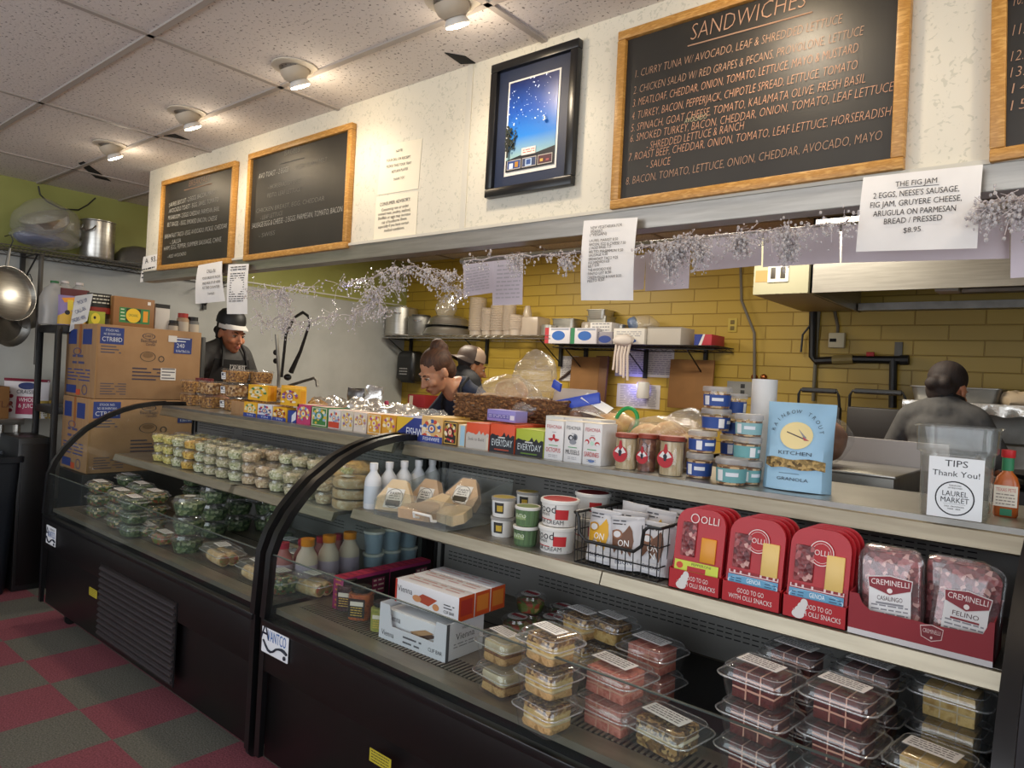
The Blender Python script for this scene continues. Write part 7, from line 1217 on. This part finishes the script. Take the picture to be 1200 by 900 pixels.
# magenta boxes and pickle jars
MG='#8a2456'
a=P(381,712,Z=ZD)
for k,l in enumerate(('nearer long magenta and black chocolate box on the near lower deck','farther long magenta and black chocolate box on the near lower deck')): bx('chocolate_box',l,'box',(a.x+.045,a.y+.13+.225*k,ZD),(.06,.22,.12),MG,[('l',.25,.8,.9,.1,6,'#c9863a',1)],side=[('r',0,0,1,.9,'#1c1014'),('r',.06,.1,.6,.7,'#3a0f18'),('r',.62,.3,.9,.8,'#7a2a4a'),('l',.65,.88,.7,.4,3,'#c9b9a8',2)],top=[('r',0,0,1,1,'#a82a48'),('l',.1,.9,.9,.1,6,'#7a1a3a',2)],group='magenta chocolate boxes')
def pjar(label,px,py,w,h,food,lab):
    p=P(px,py,Z=ZD); t=thing('pickle_jar',label,'jar',(p.x,p.y+w/2,ZD),R(30),'square jars on the near lower deck'); o=lambda q,zz:[(u,v,zz) for u,v in rrect(w*q,w*q,w*.3)]; MB().loft([o(.93,.003),o(.95,h*.8),o(.5,h*.82)],food).build('food',t); MB().loft([o(.97,0),o(1,.004),o(1,h*.8),o(.8,h*.86)],'clear',None,True,False).build('glass_jar',t); MB().lathe([(w*.42,h*.86),(w*.43,h*.98),(w*.4,h),(.0001,h)],'#15130f',18).build('lid',t); m=MB(); m.pr(face((-w*.36,-w*.505,h*.12),(1,0,0),(0,0,1)),w*.72,h*.58,[('r',0,0,1,1,lab),('r',.1,.62,.9,.85,'#cfc8b8'),('l',.15,.85,.5,.1,4,'#c9a84a',2)]); m.build('paper_label',t,smooth=0)
mk('pickle','#8a9038',.3,var=['#a5a64a','#6b7428'],scale=30); mk('salsa_jar','#9c4a22',.3,var=['#b8622c','#6a2c16'],scale=60)
pjar('orange-brown sauce jar with a black label, left of the pickle jar',411,727,.085,.115,'salsa_jar','#1a1714'); pjar('yellow-green pickle jar next to the white candy tray',437,741,.072,.10,'pickle','#8a8a3a'); pjar('dark red sauce jar squeezed between the magenta box and the orange-brown jar',397,716,.075,.115,'cranberry','#2a1218'); pjar('dark jar standing behind the orange-brown sauce jar',424,700,.08,.105,'cranberry','#1a1714')
# cake boxes
def slices(base,stripe,n=3,tilt=0):
    def f(t,w,d,h):
        for i in range(n):
            b=MB(); x=(-.5+(i+.5)/n)*w*.74; sw=w*.74/n*.96
            for k,(m_,z0,z1) in enumerate(((base,.008,.27),(stripe,.27,.33),(base,.33,.56),(stripe,.56,.62),(base,.62,.80))): b.box((x,0,h*(z0+z1)/2),(sw,d*.66,h*(z1-z0)),m_,.0015)
            b.crumple(.0022,45,i+random.random()*5); b.build('cake_slice',t)
            if i<n-1: MB().box((x+sw/2+.001,0,h*.42),(.003,d*.665,h*.78),stripe).build('icing',t)
    return f
def layered(layers):
    def f(t,w,d,h):
        b=MB(); z=.006
        for m_,hh in layers: o=lambda q,zz:[(u,v,zz) for u,v in rrect(w*q,d*q,.012)]; b.loft([o(.74,z),o(.77,z+h*hh*.5),o(.74,z+h*hh)],m_); z+=h*hh
        b.crumple(.004,55,random.random()*7); b.build('cake',t)
    return f
coffee=layered([('cake_tan',.22),('cake_cream',.10),('cake_yellow',.22),('crumb',.2)]); white=layered([('cake_tan',.26),('cake_brown',.1),('cake_cream',.3)]); pink=slices('cake_pink','pink_cream'); redv=slices('cake_red','pink_cream'); carrot=layered([('crumb',.38),('cake_cream',.10),('crumb',.28)]); yel=slices('cake_yellow','cake_cream',3)
CG='clear cake boxes on the near lower deck'; HB=.083
def cakes(px,py,n,w,d,fn,label,rz=0,top=None,dark=False):
    p=P(px,py,Z=ZD+n*HB) if top is None else Vector((top[0],top[1],0))
    for k in range(n): clam('cake_box',f'{PO[n][k]+" " if n>1 else ""}{label}','cake box',p.x,p.y,ZD+k*(HB+.0025),w,d,HB,fn,R(rz),CG,label_on=(k==n-1))
cakes(592,742,2,.145,.125,white,'cake box with white frosting at the front left of the cakes',-8)
cakes(646,739,3,.15,.13,coffee,'crumb cake box in the tall stack beside the white frosted cake',-8)
cakes(683,716,2,.15,.13,coffee,'crumb cake box behind the tall stack',-8); cakes(719,722,2,.14,.13,layered([('cake_yellow',.4),('crumb',.26)]),'golden cake box at the back right of the crumb cakes',-8)
cakes(722,776,2,.19,.155,pink,'pink cake slice box in the front pair',-6); cakes(765,750,2,.17,.15,pink,'pink cake slice box in the rear pair',-6)
p=P(783,838,Z=ZD+HB); cakes(0,0,1,.19,.155,carrot,'single nutty crumb cake box nearest the front glass',-8,top=(p.x,p.y))
cakes(894,780,3,.165,.15,redv,'dark red cake box in the front stack under the red snack packs',-6); cakes(992,803,3,.165,.15,redv,'dark red cake box in the stack under the salami tray',-6)
cakes(935,758,3,.16,.14,redv,'dark red cake box at the back between the two front stacks',-6); cakes(1022,778,3,.16,.14,redv,'dark red cake box at the back right, deep in shade',-6)
cakes(1118,800,3,.165,.14,yel,'yellow layer cake box at the right end of the deck',-4); cakes(1095,880,2,.165,.15,yel,'yellow cake box in the front right corner of the deck',-6)
def rcup(label,x,y,z,lab=True):
    t=cup_proto('fruit_cup',label,.058,.062,'wrap_fill',(x,y,z),'round fruit cups on the near lower deck','fruit cup',.25,.7)
    if lab: m=MB(); m.lathe([(.0001,.0632),(.036,.0632)],'label_white',18,None,False,False); m.pr(TR(-.036,-.02,.0634),.072,.04,[('r',.1,.4,.9,.95,'#b8404a'),('l',.1,.9,.3,.1,2,'#6a6a6a',2)]); m.build('paper_label',t,smooth=0)
p=P(622,697,Z=ZD+.12); rcup('lower round fruit cup of the pair behind the crumb cakes',p.x,p.y,ZD,False); rcup('upper round fruit cup of the pair behind the crumb cakes, with a red label',p.x,p.y,ZD+.062)
p=P(655,712,Z=ZD+.06); rcup('single round fruit cup right of the pair of cups',p.x,p.y+.02,ZD)
p=P(588,735,Z=ZD+.06); rcup('round cup of orange and white candy beside the white wafer box end',p.x-.03,p.y+.12,ZD)
p=P(597,728,Z=ZD+.06); rcup('round fruit cup tucked behind the white frosted cake',p.x+.075,p.y+.15,ZD)
